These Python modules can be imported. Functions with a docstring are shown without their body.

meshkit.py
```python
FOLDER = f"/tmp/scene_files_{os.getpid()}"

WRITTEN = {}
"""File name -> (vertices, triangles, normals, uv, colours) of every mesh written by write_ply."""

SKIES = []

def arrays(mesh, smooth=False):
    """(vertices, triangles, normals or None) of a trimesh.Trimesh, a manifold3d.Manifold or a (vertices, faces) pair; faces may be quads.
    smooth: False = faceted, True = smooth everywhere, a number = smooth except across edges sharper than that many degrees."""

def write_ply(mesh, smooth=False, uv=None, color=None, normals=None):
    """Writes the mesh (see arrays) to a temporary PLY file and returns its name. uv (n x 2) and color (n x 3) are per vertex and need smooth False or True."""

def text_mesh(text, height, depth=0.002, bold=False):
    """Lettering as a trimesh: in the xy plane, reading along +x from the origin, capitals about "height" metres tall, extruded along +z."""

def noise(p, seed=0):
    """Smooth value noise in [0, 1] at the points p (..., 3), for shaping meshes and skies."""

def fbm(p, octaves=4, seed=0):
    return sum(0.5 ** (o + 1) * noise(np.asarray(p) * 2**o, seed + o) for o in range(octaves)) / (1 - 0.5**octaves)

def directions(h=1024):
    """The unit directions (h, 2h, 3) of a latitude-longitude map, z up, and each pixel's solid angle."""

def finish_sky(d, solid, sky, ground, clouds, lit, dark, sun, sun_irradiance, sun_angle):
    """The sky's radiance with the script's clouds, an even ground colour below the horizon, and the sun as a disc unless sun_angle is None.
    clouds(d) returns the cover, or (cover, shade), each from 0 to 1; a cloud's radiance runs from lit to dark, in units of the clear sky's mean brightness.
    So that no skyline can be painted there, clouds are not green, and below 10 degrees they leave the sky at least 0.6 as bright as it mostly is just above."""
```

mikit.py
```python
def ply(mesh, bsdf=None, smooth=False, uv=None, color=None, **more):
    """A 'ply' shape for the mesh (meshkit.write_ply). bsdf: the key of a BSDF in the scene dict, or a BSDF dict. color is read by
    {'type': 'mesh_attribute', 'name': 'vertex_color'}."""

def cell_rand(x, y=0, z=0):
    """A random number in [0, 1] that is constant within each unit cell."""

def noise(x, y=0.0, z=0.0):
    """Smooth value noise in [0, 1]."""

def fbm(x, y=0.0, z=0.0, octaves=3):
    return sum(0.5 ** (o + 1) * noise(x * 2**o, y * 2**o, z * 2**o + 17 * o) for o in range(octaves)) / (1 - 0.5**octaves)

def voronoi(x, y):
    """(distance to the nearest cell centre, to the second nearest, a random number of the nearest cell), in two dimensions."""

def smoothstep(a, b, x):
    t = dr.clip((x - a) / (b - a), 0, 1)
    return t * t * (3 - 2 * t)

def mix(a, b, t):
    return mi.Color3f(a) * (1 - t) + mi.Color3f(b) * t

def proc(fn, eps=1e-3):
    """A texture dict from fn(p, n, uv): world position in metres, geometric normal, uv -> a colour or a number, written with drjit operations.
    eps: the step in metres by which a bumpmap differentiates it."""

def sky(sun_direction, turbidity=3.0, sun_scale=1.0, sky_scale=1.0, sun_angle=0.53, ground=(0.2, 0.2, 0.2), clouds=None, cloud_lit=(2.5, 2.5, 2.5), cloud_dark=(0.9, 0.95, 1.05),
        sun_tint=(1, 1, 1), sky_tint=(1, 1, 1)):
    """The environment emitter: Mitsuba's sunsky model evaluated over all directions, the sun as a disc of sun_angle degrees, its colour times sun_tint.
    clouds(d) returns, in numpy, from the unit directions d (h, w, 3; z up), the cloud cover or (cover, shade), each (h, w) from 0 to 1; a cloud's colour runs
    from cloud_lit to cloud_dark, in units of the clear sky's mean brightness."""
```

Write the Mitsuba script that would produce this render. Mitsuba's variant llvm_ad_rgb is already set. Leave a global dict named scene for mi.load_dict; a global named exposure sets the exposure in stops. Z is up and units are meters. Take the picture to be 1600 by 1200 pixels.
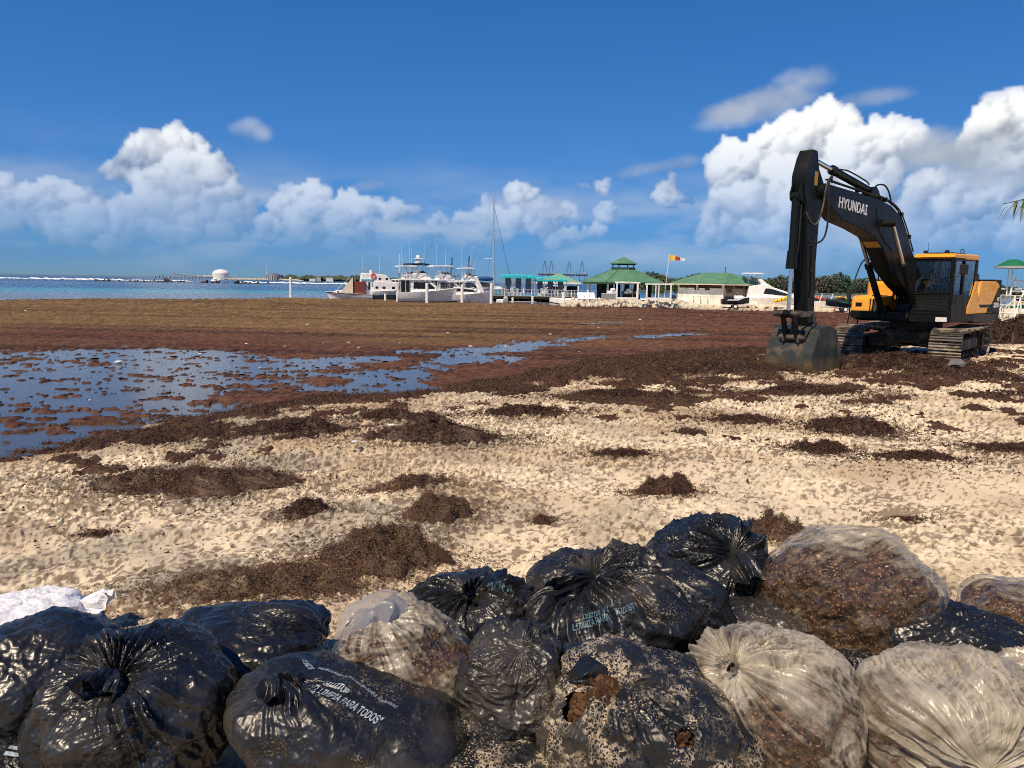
import math, random
import numpy as np
import trimesh, shapely
from shapely.geometry import Polygon
from scipy.spatial import cKDTree
from scipy.interpolate import LinearNDInterpolator
import drjit as dr
import mitsuba as mi
import mikit, meshkit
from mikit import noise as dn, fbm as dfbm, smoothstep as dss, mix as dmix

PI = math.pi
T = mi.ScalarTransform4f
scene, labels = {}, {}

# ---------------------------------------------------------------- camera, sky, exposure
F_PX, PITCH, ROLL = 1208.0, math.radians(7.42), math.radians(1.0)
EYE = np.array([0.0, 0.0, 2.15])
C_F = np.array([0, math.cos(PITCH), -math.sin(PITCH)])
_u0 = np.array([0, math.sin(PITCH), math.cos(PITCH)])
_x0 = np.array([1.0, 0, 0])
C_R = _x0 * math.cos(ROLL) + _u0 * math.sin(ROLL)
C_U = -_x0 * math.sin(ROLL) + _u0 * math.cos(ROLL)
scene['camera'] = {'type': 'perspective', 'fov': 2 * math.degrees(math.atan(800 / F_PX)), 'fov_axis': 'x', 'near_clip': 0.05, 'far_clip': 30000.0,
                   'to_world': T().look_at(origin=EYE.tolist(), target=(EYE + C_F).tolist(), up=C_U.tolist())}
exposure = 1.6
SUN_AZ, SUN_EL = math.radians(-146), math.radians(52)      # azimuth from +y towards +x
SUN = np.array([math.sin(SUN_AZ) * math.cos(SUN_EL), math.cos(SUN_AZ) * math.cos(SUN_EL), math.sin(SUN_EL)])

def ray(px, py):
    d = C_F + C_R * ((px - 800) / F_PX) - C_U * ((py - 600) / F_PX)
    return d
def at_y(px, py, y):
    d = ray(px, py); return EYE + d * ((y - EYE[1]) / d[1])
def at_z(px, py, z=0.0):
    d = ray(px, py); return EYE + d * ((z - EYE[2]) / d[2])

def sstep(a, b, x): t = np.clip((np.asarray(x, float) - a) / (b - a), 0, 1); return t * t * (3 - 2 * t)
# cumulus groups: (azimuth, elevation, radius) of the main lobes in degrees, azimuth from the bay's axis
CLOUDS = [[(-23.89, 8.50, 1.48), (-25.44, 7.89, 1.22), (-22.56, 7.71, 1.66), (-21.20, 6.99, 1.40), (-23.38, 6.64, 1.83), (-20.83, 5.97, 1.83), (-23.04, 5.22, 2.09), (-24.64, 4.10, 1.96), (-22.30, 3.80, 2.40), (-20.27, 4.31, 1.83)],
          [(-33.10, 4.95, 0.96), (-31.15, 4.24, 1.13), (-30.22, 3.60, 1.13), (-32.22, 3.10, 1.48), (-28.39, 3.50, 1.48), (-26.96, 2.76, 1.74), (-29.51, 2.44, 1.31)],
          [(-15.39, 6.04, 1.05), (-16.48, 5.04, 1.22), (-14.76, 4.68, 1.48), (-17.14, 4.01, 1.13), (-13.01, 4.61, 1.22), (-11.23, 4.80, 1.31), (-9.34, 4.95, 0.96), (-12.13, 3.75, 1.57), (-15.66, 3.33, 1.57)],
          [(-0.24, 6.52, 0.96), (-0.69, 5.35, 1.40), (0.97, 6.01, 0.96), (0.26, 4.28, 1.74), (2.12, 4.53, 1.31), (-1.96, 3.69, 1.40), (-5.31, 3.71, 1.05), (-6.69, 3.59, 0.70), (-3.45, 3.02, 0.96), (3.55, 3.05, 0.96)],
          [(17.51, 9.54, 1.74), (15.48, 8.17, 2.01), (19.35, 9.88, 2.01), (21.11, 10.52, 1.74), (16.86, 6.32, 2.53), (14.82, 4.38, 1.92), (19.76, 6.47, 2.88), (22.47, 7.96, 2.44), (17.86, 3.59, 2.27), (13.93, 2.92, 0.87), (24.40, 9.08, 1.83), (23.45, 5.14, 2.44), (21.60, 3.15, 2.44), (25.75, 5.09, 2.70), (27.69, 3.84, 2.18), (29.52, 3.33, 1.31), (24.00, 2.84, 2.01)],
          [(31.01, 10.15, 1.57), (32.51, 9.88, 1.74), (30.07, 9.34, 1.22), (32.33, 8.28, 1.92), (25.80, 9.39, 1.31), (32.11, 3.18, 0.96), (33.05, 3.66, 1.13), (34.11, 4.46, 1.74), (34.34, 8.86, 2.18)],
          [(28.23, 6.22, 1.48), (30.01, 5.95, 1.48), (31.36, 6.08, 1.57), (32.72, 5.65, 1.57)]]
def clouds(d0):
    el0 = np.degrees(np.arcsin(np.clip(d0[:, 0, 2], -1, 1))); top = int(np.argmax(el0 < 34))
    d = d0[top:]
    az = np.degrees(np.arctan2(d[..., 0], d[..., 1])); el = np.degrees(np.arcsin(np.clip(d[..., 2], -1, 1)))
    w = d * 26.0
    wx = (meshkit.fbm(w, 5, 11) - .5) * 2.2 + (meshkit.fbm(d * 110, 3, 14) - .5) * .55; wy = (meshkit.fbm(w, 5, 12) - .5) * 1.9 + (meshkit.fbm(d * 110, 3, 15) - .5) * .55
    A, E = az + wx, el + wy
    H = np.full(az.shape, -9.0); LIT = np.zeros(az.shape); BIG = np.zeros(az.shape)
    rng = np.random.default_rng(5)
    L = np.array([-.50, .74, .45]); L /= np.linalg.norm(L)
    groups = [list(g) for g in CLOUDS]
    for k in range(12):                                    # the rest of the sky carries the same sort of clouds
        a0 = rng.uniform(48, 312); n = rng.integers(5, 10); g = []
        s = rng.uniform(.8, 1.6)
        for i in range(n):
            g.append((a0 + rng.normal(0, 5 * s), rng.uniform(2.5, 5 + 5 * s), rng.uniform(1.3, 2.6) * s))
        groups.append(g)
    for k in range(26):                                    # small broken puffs low along the horizon
        a0, e0 = rng.uniform(-180, 180) if k > 14 else rng.uniform(-36, 36), rng.uniform(2.6, 6.8); s = rng.uniform(.45, 1.0)
        groups.append([(a0 + rng.normal(0, 1.6 * s), e0 + rng.normal(0, .3), s * rng.uniform(.6, 1.2)) for i in range(rng.integers(2, 5))])
    rows = el[:, 0]
    def stamp(a, e, z, r, par, mid):
        i0, i1 = np.searchsorted(-rows, -(e + r + 1.8)), np.searchsorted(-rows, -(e - r - 1.8))
        c = az.shape[1]; j0 = int(((90 - a - r - 2.2) % 360) / 360 * c)
        cols = (j0 + np.arange(int((2 * r + 4.4) / 360 * c) + 1)) % c
        if i1 <= i0: return
        ix = np.ix_(np.arange(i0, i1), cols)
        x = (A[ix] - a + 180) % 360 - 180; y = E[ix] - e
        q = r * r - x * x - y * y
        zz = np.sqrt(np.maximum(q, 0)); h = z + zz
        up = (q > 0) & (h > H[ix])
        n1 = (x * L[0] + y * L[1] + zz * L[2]) / r
        def toward(p):
            X, Y, Z = (A[ix] - p[0] + 180) % 360 - 180, E[ix] - p[1], h - p[2]
            return (X * L[0] + Y * L[1] + Z * L[2]) / (np.sqrt(X ** 2 + Y ** 2 + Z ** 2) + 1e-6)
        H[ix] = np.where(up, h, H[ix]); LIT[ix] = np.where(up, .45 * n1 + .55 * toward(mid), LIT[ix]); BIG[ix] = np.where(up, toward(par), BIG[ix])
    for g in groups:
        for (a, e, r) in g:
            par = (a, e - .35 * r, -.2 * r, r)
            for k in range(15):
                v = rng.normal(size=3); v[2] = abs(v[2]) * .8; v /= np.linalg.norm(v)
                if v[1] < -.55: v[1] *= .5
                rr = r * rng.uniform(.22, .5)
                c1 = np.array([a, e, 0]) + v * r * .78 * np.array([1.05, .9, 1])
                stamp(*c1, rr, par, (*c1, rr))
                for j in range(4):
                    v2 = rng.normal(size=3) + v * .9; v2 /= np.linalg.norm(v2)
                    stamp(*(c1 + v2 * rr * .85), rr * rng.uniform(.3, .55), par, (*c1, rr))
    from scipy.ndimage import gaussian_filter
    body = (H > -8).astype(float)
    thin = meshkit.fbm(d * 44, 5, 21) - .5
    mott = meshkit.fbm(d * 16, 3, 23) - .5
    cov = sstep(.30, .62, gaussian_filter(body, .8) + thin * .75)
    cov *= np.clip(.30 + 1.05 * gaussian_filter(body, 4.0) + .8 * thin, 0, 1)
    lit = .52 * gaussian_filter(BIG * body, 1.2) + .46 * gaussian_filter(LIT * body, .5) + .70 * thin + 1.0 * mott
    low = np.clip((el - 2.0) / 9.0, 0, 1)
    lit = lit * (.55 + .45 * low) - .16 * (1 - low)
    shade = np.clip(.66 - 1.45 * lit, 0, 1)
    cov *= .14 + .86 * np.clip((el - 2.4) / 8.0, 0, 1)
    def soft(a, e, ra, re, k, sh, seed, tilt=0.0):
        nonlocal cov, shade
        x = ((az - a + 180) % 360 - 180); y = el - e - tilt * x
        q = (x / ra) ** 2 + (y / re) ** 2
        f = np.clip(1.05 - q + 2.4 * (meshkit.fbm(d * 24, 5, seed) - .5), 0, 1.4) / 1.4; f = f * f * (3 - 2 * f) * k
        n = f * (1 - cov * .15)
        shade = np.where(n > 0, shade * (1 - n) + sh * n, shade); cov = np.maximum(cov, f)
    for s in SOFT: soft(*s)
    # thin broken haze clouds low over the horizon
    band = np.exp(-((el - 4.2) / 2.8) ** 2) * np.clip(meshkit.fbm(d * np.array([10, 10, 30.]), 5, 31) * 2.9 - 1.1, 0, 1)
    f = band * .55
    shade = np.where(f > cov, .45, shade); cov = np.maximum(cov, f)
    hz = .30 * np.exp(-np.maximum(el, 0) / 6.5)             # haze thickening towards the horizon
    n = hz * (1 - cov * .5); shade = np.where(cov + n > 0, (shade * cov + .93 * n) / np.maximum(cov + n, 1e-6), 0); cov = cov + hz * (1 - cov)
    both = np.zeros((2,) + d0.shape[:2]); both[0, top:], both[1, top:] = cov, shade
    return both[0], both[1]
SOFT = [(-18.34, 9.94, 1.61, 0.95, 0.62, 0.62, 41, 0.00), (16.94, 12.13, 4.50, 1.23, 0.72, 0.70, 42, 0.25), (19.53, 13.38, 2.37, 1.04, 0.60, 0.62, 46, 0.20), (24.09, 12.29, 2.84, 0.66, 0.55, 0.70, 43, 0.05), (10.23, 8.25, 3.32, 0.66, 0.50, 0.72, 44, 0.15), (29.14, 8.11, 5.21, 1.80, 0.95, 0.78, 45, 0.10), (26.94, 8.82, 2.37, 1.42, 0.90, 0.62, 47, 0.20), (31.61, 7.02, 3.32, 1.23, 0.90, 0.85, 48, 0.00), (-10.55, 6.68, 1.90, 0.43, 0.30, 0.80, 49, 0.10), (20.92, 7.48, 2.37, 1.42, 0.40, 0.50, 51, 0.00), (-23.38, 6.64, 2.37, 1.42, 0.55, 0.62, 52, 0.30), (-22.28, 4.43, 4.27, 1.61, 0.40, 0.62, 53, 0.00)]
scene['sky'] = mikit.sky(SUN.tolist(), turbidity=2.6, clouds=clouds, cloud_lit=(5.6, 5.65, 5.6), cloud_dark=(1.30, 1.55, 1.92), ground=(.16, .14, .12), sky_tint=(.195, .585, 1.01), sun_tint=(1.0, .97, .92))

# ---------------------------------------------------------------- helpers
def lin(r, g, b):
    f = lambda c: (c / 255 / 12.92) if c <= 10 else ((c / 255 + .055) / 1.055) ** 2.4
    return [f(r), f(g), f(b)]
def rgb(c): return {'type': 'rgb', 'value': [float(x) for x in c]}
def mat(name, col, rough=.5, spec=.5, metal=0.0, coat=0.0, two=True, bump=None, scale=1.0, rough_tex=None, **more):
    b = {'type': 'principled', 'base_color': col if isinstance(col, dict) else rgb(col), 'roughness': rough_tex or float(rough), 'specular': float(spec), **more}
    if metal: b['metallic'] = float(metal)
    if coat: b['clearcoat'] = float(coat); b['clearcoat_gloss'] = .92
    if bump: b = {'type': 'bumpmap', 'arbitrary': bump, 'scale': scale, 'bsdf': b}
    if two: b = {'type': 'twosided', 'bsdf': b}
    scene[name] = b
    return name
used = {}
def numbered(key):
    n = used.get(key, 0); used[key] = n + 1
    return key if n == 0 else f'{key}_{n:03d}'
def say(key, label=None, cat=None, group=None, kind=None):
    d = labels.setdefault(key, {})
    for k, v in (('label', label), ('category', cat), ('group', group), ('kind', kind)):
        if v: d[k] = v
def thing(name, label, cat, group=None):
    key = numbered(name); say(key, label, cat, group); return key
def as_mesh(m):
    if isinstance(m, (list,)) : m = cat(m)
    if isinstance(m, trimesh.Trimesh): return np.asarray(m.vertices, float), np.asarray(m.faces, int)
    v, f = np.asarray(m[0], float), np.asarray(m[1], int)
    if f.shape[1] == 4: f = np.vstack([f[:, [0, 1, 2]], f[:, [0, 2, 3]]])
    return v, f
def cat(ms):
    vs, fs, n = [], [], 0
    for m in ms:
        v, f = as_mesh(m); vs.append(v); fs.append(f + n); n += len(v)
    return np.vstack(vs), np.vstack(fs)
def xf(m, M):
    v, f = as_mesh(m); v = v @ M[:3, :3].T + M[:3, 3]
    if np.linalg.det(M[:3, :3]) < 0: f = f[:, ::-1]
    return v, f
def put(key, m, bsdf, smooth=False, M=None, color=None):
    m = as_mesh(m)
    if M is not None: m = xf(m, M)
    scene[key] = mikit.ply((m[0], m[1]), bsdf, smooth=smooth, color=color)
    return key
def part(parent, name, m, bsdf, smooth=False, M=None, label=None, color=None, kind=None):
    key = numbered(parent + '__' + name)
    put(key, m, bsdf, smooth, M, color)
    if label or kind: say(key, label, kind=kind)
    return key
def rotz(a): c, s = math.cos(a), math.sin(a); M = np.eye(4); M[:2, :2] = [[c, -s], [s, c]]; return M
def rot(axis, a): return trimesh.transformations.rotation_matrix(a, axis)
def tr(x, y=None, z=None):
    M = np.eye(4); M[:3, 3] = x if y is None else (x, y, z); return M
def sc(x, y, z): return np.diag([x, y, z, 1.0])
def frame(o, ex, ey, ez): M = np.eye(4); M[:3, 0], M[:3, 1], M[:3, 2], M[:3, 3] = ex, ey, ez, o; return M
def box(sx, sy, sz, c=(0, 0, 0), ch=0.0):
    h = np.array([sx, sy, sz]) / 2
    if ch <= 0:
        v = np.array([[x, y, z] for x in (-1, 1) for y in (-1, 1) for z in (-1, 1)]) * h + c
        f = [[0, 1, 3, 2], [4, 6, 7, 5], [0, 4, 5, 1], [2, 3, 7, 6], [0, 2, 6, 4], [1, 5, 7, 3]]
        return as_mesh((v, f))
    ch = min(ch, h.min() * .9); pts = []
    for s in np.ndindex(2, 2, 2):
        g = np.array(s) * 2 - 1
        for k in range(3):
            q = h - ch; q[k] = h[k]; pts.append(g * q + c)
    hull = trimesh.convex.convex_hull(np.array(pts)); return as_mesh(hull)
def bb(x0, x1, y0, y1, z0, z1, ch=0.0): return box(x1 - x0, y1 - y0, z1 - z0, ((x0 + x1) / 2, (y0 + y1) / 2, (z0 + z1) / 2), ch)
def tube(pts, r, n=8, cap=True):
    p = np.asarray(pts, float); r = np.broadcast_to(np.asarray(r, float), (len(p),))
    t = np.gradient(p, axis=0); t /= np.linalg.norm(t, axis=1, keepdims=True) + 1e-12
    a = np.zeros_like(p); ref = np.array([0, 0, 1.0]) if abs(t[0, 2]) < .9 else np.array([1.0, 0, 0])
    a[0] = np.cross(t[0], ref)
    for i in range(len(p)):
        if i: a[i] = a[i - 1]
        a[i] = a[i] - t[i] * (a[i] @ t[i]); a[i] /= np.linalg.norm(a[i]) + 1e-12
    b = np.cross(t, a); ang = np.arange(n) * 2 * PI / n
    v = (p[:, None] + r[:, None, None] * (np.cos(ang)[None, :, None] * a[:, None] + np.sin(ang)[None, :, None] * b[:, None])).reshape(-1, 3)
    i, j = np.meshgrid(np.arange(len(p) - 1), np.arange(n), indexing='ij')
    f = np.stack([i * n + j, i * n + (j + 1) % n, (i + 1) * n + (j + 1) % n, (i + 1) * n + j], -1).reshape(-1, 4)[:, ::-1]
    f = np.vstack([f[:, [0, 1, 2]], f[:, [0, 2, 3]]])
    if cap:
        v = np.vstack([v, p[:1], p[-1:]]); k = len(v); jj = np.arange(n)
        f = np.vstack([f, np.stack([jj, (jj + 1) % n, np.full(n, k - 2)], 1)[:, [0, 1, 2]], np.stack([(len(p) - 1) * n + (jj + 1) % n, (len(p) - 1) * n + jj, np.full(n, k - 1)], 1)])
    return v, f
def cyl(p0, p1, r, n=14, r1=None):
    p0, p1 = np.array(p0, float), np.array(p1, float)
    return tube([p0, p1], [r, r if r1 is None else r1], n)
def smoothpath(pts, n=8):
    p = np.asarray(pts, float); q = np.vstack([2 * p[0] - p[1], p, 2 * p[-1] - p[-2]]); out = []
    for i in range(1, len(q) - 2):
        for t in np.arange(n) / n:
            a, b, c, d = q[i - 1:i + 3]
            out.append(.5 * (2 * b + (c - a) * t + (2 * a - 5 * b + 4 * c - d) * t * t + (3 * b - a - 3 * c + d) * t ** 3))
    out.append(p[-1]); return np.array(out)
def prism(poly, y0, y1, ch=0.0):
    """An outline in the XZ plane, extruded from y0 to y1; ch bevels both rims."""
    P = poly if isinstance(poly, Polygon) else Polygon(poly)
    if ch > 0 and len(P.interiors) == 0:
        Q = P.buffer(-ch, join_style=2)
        if Q.geom_type == 'Polygon' and len(Q.exterior.coords) == len(P.exterior.coords):
            P = shapely.geometry.polygon.orient(P); Q = shapely.geometry.polygon.orient(Q)
            a, b = np.array(P.exterior.coords)[:-1], np.array(Q.exterior.coords)[:-1]
            k = np.argmin(np.linalg.norm(b - a[0], axis=1)); b = np.roll(b, -k, 0)
            n = len(a); rings = [(b, y0), (a, y0 + ch), (a, y1 - ch), (b, y1)]
            v = np.vstack([np.stack([q[:, 0], np.full(n, y), q[:, 1]], 1) for q, y in rings]); f = []
            for r in range(3):
                for j in range(n):
                    f += [[r * n + j, r * n + (j + 1) % n, (r + 1) * n + (j + 1) % n], [r * n + j, (r + 1) * n + (j + 1) % n, (r + 1) * n + j]]
            vv, ff = trimesh.creation.triangulate_polygon(Polygon(b), engine='earcut')
            key = cKDTree(b); idx = key.query(vv)[1]
            ff = idx[np.asarray(ff)]
            ar = [(b[t[1]] - b[t[0]])[0] * (b[t[2]] - b[t[0]])[1] - (b[t[1]] - b[t[0]])[1] * (b[t[2]] - b[t[0]])[0] for t in ff]
            ff = np.array([t if s > 0 else t[::-1] for t, s in zip(ff, ar)])
            f = np.vstack([np.array(f), ff, (ff + 3 * n)[:, ::-1]])
            return v, f
    m = trimesh.creation.extrude_polygon(P, y1 - y0, engine='earcut')
    v = np.asarray(m.vertices); v = np.stack([v[:, 0], y1 - v[:, 2], v[:, 1]], 1)
    return v, np.asarray(m.faces)
def prism_z(poly, z0, z1):
    m = trimesh.creation.extrude_polygon(poly if isinstance(poly, Polygon) else Polygon(poly), z1 - z0, engine='earcut')
    m.apply_translation([0, 0, z0]); return as_mesh(m)
def loft(rings, cap=True, closed=True):
    R = np.asarray(rings, float); k, n = R.shape[:2]; v = R.reshape(-1, 3); f = []
    m = n if closed else n - 1
    i, j = np.meshgrid(np.arange(k - 1), np.arange(m), indexing='ij')
    f = np.stack([i * n + j, i * n + (j + 1) % n, (i + 1) * n + (j + 1) % n, (i + 1) * n + j], -1).reshape(-1, 4)
    f = np.vstack([f[:, [0, 1, 2]], f[:, [0, 2, 3]]])
    if cap:
        v = np.vstack([v, R[0].mean(0), R[-1].mean(0)]); jj = np.arange(m)
        f = np.vstack([f, np.stack([(jj + 1) % n, jj, np.full(m, len(v) - 2)], 1), np.stack([(k - 1) * n + jj, (k - 1) * n + (jj + 1) % n, np.full(m, len(v) - 1)], 1)])
    return v, f
def lathe(prof, n=24):
    a = np.arange(n) * 2 * PI / n
    return loft([[(r * math.cos(t), r * math.sin(t), z) for t in a] for r, z in prof])
def ball(c, r, sub=2):
    m = trimesh.creation.icosphere(sub); m.apply_scale(r if np.ndim(r) else [r] * 3); m.apply_translation(c); return as_mesh(m)
def lettering(text, h, depth=.004, bold=True):
    m = meshkit.text_mesh(text, h, depth, bold); m.vertices[:, 0] -= (m.vertices[:, 0].min() + m.vertices[:, 0].max()) / 2
    return as_mesh(m)
N = meshkit.noise
FBM = meshkit.fbm
def sstep(a, b, x): t = np.clip((np.asarray(x, float) - a) / (b - a), 0, 1); return t * t * (3 - 2 * t)
def in_poly_sd(poly, x, y):
    """Signed distance to a closed polygon, positive inside (vectorised)."""
    P = np.asarray(poly, float); Q = np.roll(P, -1, 0); best = np.full(x.shape, 1e18); ins = np.zeros(x.shape, bool)
    for (ax, ay), (bx, by) in zip(P, Q):
        ex, ey = bx - ax, by - ay; wx, wy = x - ax, y - ay
        t = np.clip((wx * ex + wy * ey) / (ex * ex + ey * ey + 1e-12), 0, 1)
        best = np.minimum(best, (wx - t * ex) ** 2 + (wy - t * ey) ** 2)
        c = (ay > y) != (by > y)
        ins ^= c & (x < (bx - ax) * (y - ay) / (by - ay + 1e-12) + ax)
    return np.where(ins, 1, -1) * np.sqrt(best)

# ---------------------------------------------------------------- land, water and the mat of weed
SHORE = [(-60, -6), (-20, 2), (-8.4, 6.6), (-5.9, 8.73), (-5.4, 10), (-5.2, 11.6), (-4.2, 12.6), (-2.8, 14.1), (-1.3, 15.2), (-.3, 16), (1.0, 18.5), (3, 22), (6, 25), (9, 27.4), (12.2, 29.5),
         (20, 36), (30, 48), (36, 60), (33, 70), (28, 73.5), (20, 75), (13, 80), (6, 81), (4, 86), (8, 92), (14, 98), (25, 102), (45, 98), (70, 96), (140, 90), (140, -60), (-60, -60)]
def px_poly(*p): return [tuple(at_z(a, b)[:2]) for a, b in p]
MAT_EDGE = [(-120, 40)] + px_poly((-60, 470), (0, 468), (130, 466), (300, 467), (454, 465), (560, 467)) + [(0, 84), (6, 80), (13, 79), (20, 74), (28, 73), (33, 70), (38, 60), (40, 40), (20, 6), (0, -10), (-60, -20), (-120, 0)]
POOL = px_poly((455, 604), (560, 578), (640, 566), (690, 546), (790, 536), (850, 529), (905, 524), (918, 528), (860, 545), (775, 560), (720, 578), (690, 592), (762, 604), (700, 612), (600, 618), (500, 624))
POOL_LEFT = px_poly((-200, 548), (100, 544), (330, 541), (430, 556), (560, 552), (690, 542), (690, 560), (560, 590), (420, 650), (270, 665), (150, 700), (0, 735), (-200, 790))
CLEAR = px_poly((-300, 735), (-60, 700), (60, 672), (200, 652), (262, 655), (150, 694), (0, 728), (-150, 780))
SLITS = [px_poly((868, 531), (945, 524), (950, 528), (880, 537)), px_poly((975, 526), (1090, 519), (1090, 523), (985, 531)), px_poly((1095, 551), (1165, 553), (1160, 558), (1110, 557)), px_poly((788, 558), (818, 560), (806, 571), (790, 568)),
         px_poly((905, 505), (980, 503), (980, 505), (905, 507))]
def uni(p, o=4, seed=0): return np.clip((FBM(p, o, seed) - .5) * 2.3 + .5, 0, 1)
def xyz(x, y, s, z=0.0): return np.stack([x * s, y * s, np.full_like(x, z)], -1)
def shore_sd(x, y): return in_poly_sd(SHORE, x, y) + (FBM(xyz(x, y, .9), 3, 71) - .5) * .9
RUT = at_z(700, 765, .35)[:2] - at_z(0, 880, .35)[:2]; RUT /= np.linalg.norm(RUT)
LANES = [(at_z(a, b, .36)[:2], at_z(c, d, .36)[:2], w) for a, b, c, d, w in ((690, 905, 1005, 738, .36), (-60, 905, 740, 768, .42), (980, 745, 1640, 640, .40), (-40, 838, 560, 745, .34), (1260, 800, 1640, 745, .45))]
_cr = np.random.default_rng(7)
_n = 52000; _rr = 3.0 + 15 * _cr.random(_n) ** .8; _aa = np.radians(_cr.uniform(-40, 40, _n))
CLOD = np.stack([_rr * np.sin(_aa), _rr * np.cos(_aa)], 1)
_keep = _cr.random(_n) < .10 + .95 * sstep(.42, .60, FBM(np.stack([CLOD[:, 0] * .8, CLOD[:, 1] * .8, CLOD[:, 0] * 0], -1), 3, 9)); CLOD = CLOD[_keep]
CLOD_R = (.009 + .022 * _cr.random(len(CLOD)) ** 2.2) * (1 + .05 * np.hypot(*CLOD.T)); CLOD_T = cKDTree(CLOD)
def clods(x, y):
    out = np.zeros(x.shape); r = np.hypot(x, y); m = (r < 18.5) & (r > 2.6) & (y > 0)
    q = np.stack([x[m], y[m]], 1); d, i = CLOD_T.query(q, k=4, distance_upper_bound=.13); i = np.minimum(i, len(CLOD) - 1)
    R_ = CLOD_R[i]; h = np.sqrt(np.maximum(R_ ** 2 - np.minimum(d, 1.0) ** 2, 0)) * .85; out[m] = h.max(1); return out
def lanes(x, y):
    lane, tread = np.zeros(x.shape), np.zeros(x.shape)
    for A_, B_, w in LANES:
        a = B_ - A_; la = np.linalg.norm(a); a = a / la
        t = (x - A_[0]) * a[0] + (y - A_[1]) * a[1]; q = -(x - A_[0]) * a[1] + (y - A_[1]) * a[0] + .10 * np.sin(t * 1.1 + la)
        l = np.exp(-(q / w) ** 4) * sstep(-1.5, -.3, t) * (1 - sstep(la, la + 1.5, t)) * sstep(.30, .50, FBM(xyz(x, y, .8), 3, int(la * 10) % 50))
        lane = np.maximum(lane, l); tread = tread + l * (np.sin(t * 2 * PI / .17 + np.abs(q) * 9) * np.exp(-(np.abs(q) - w * .5) ** 2 / .015) + 1.2 * np.exp(-(np.abs(q) - w) ** 2 / .004))
    return lane, tread
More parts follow.
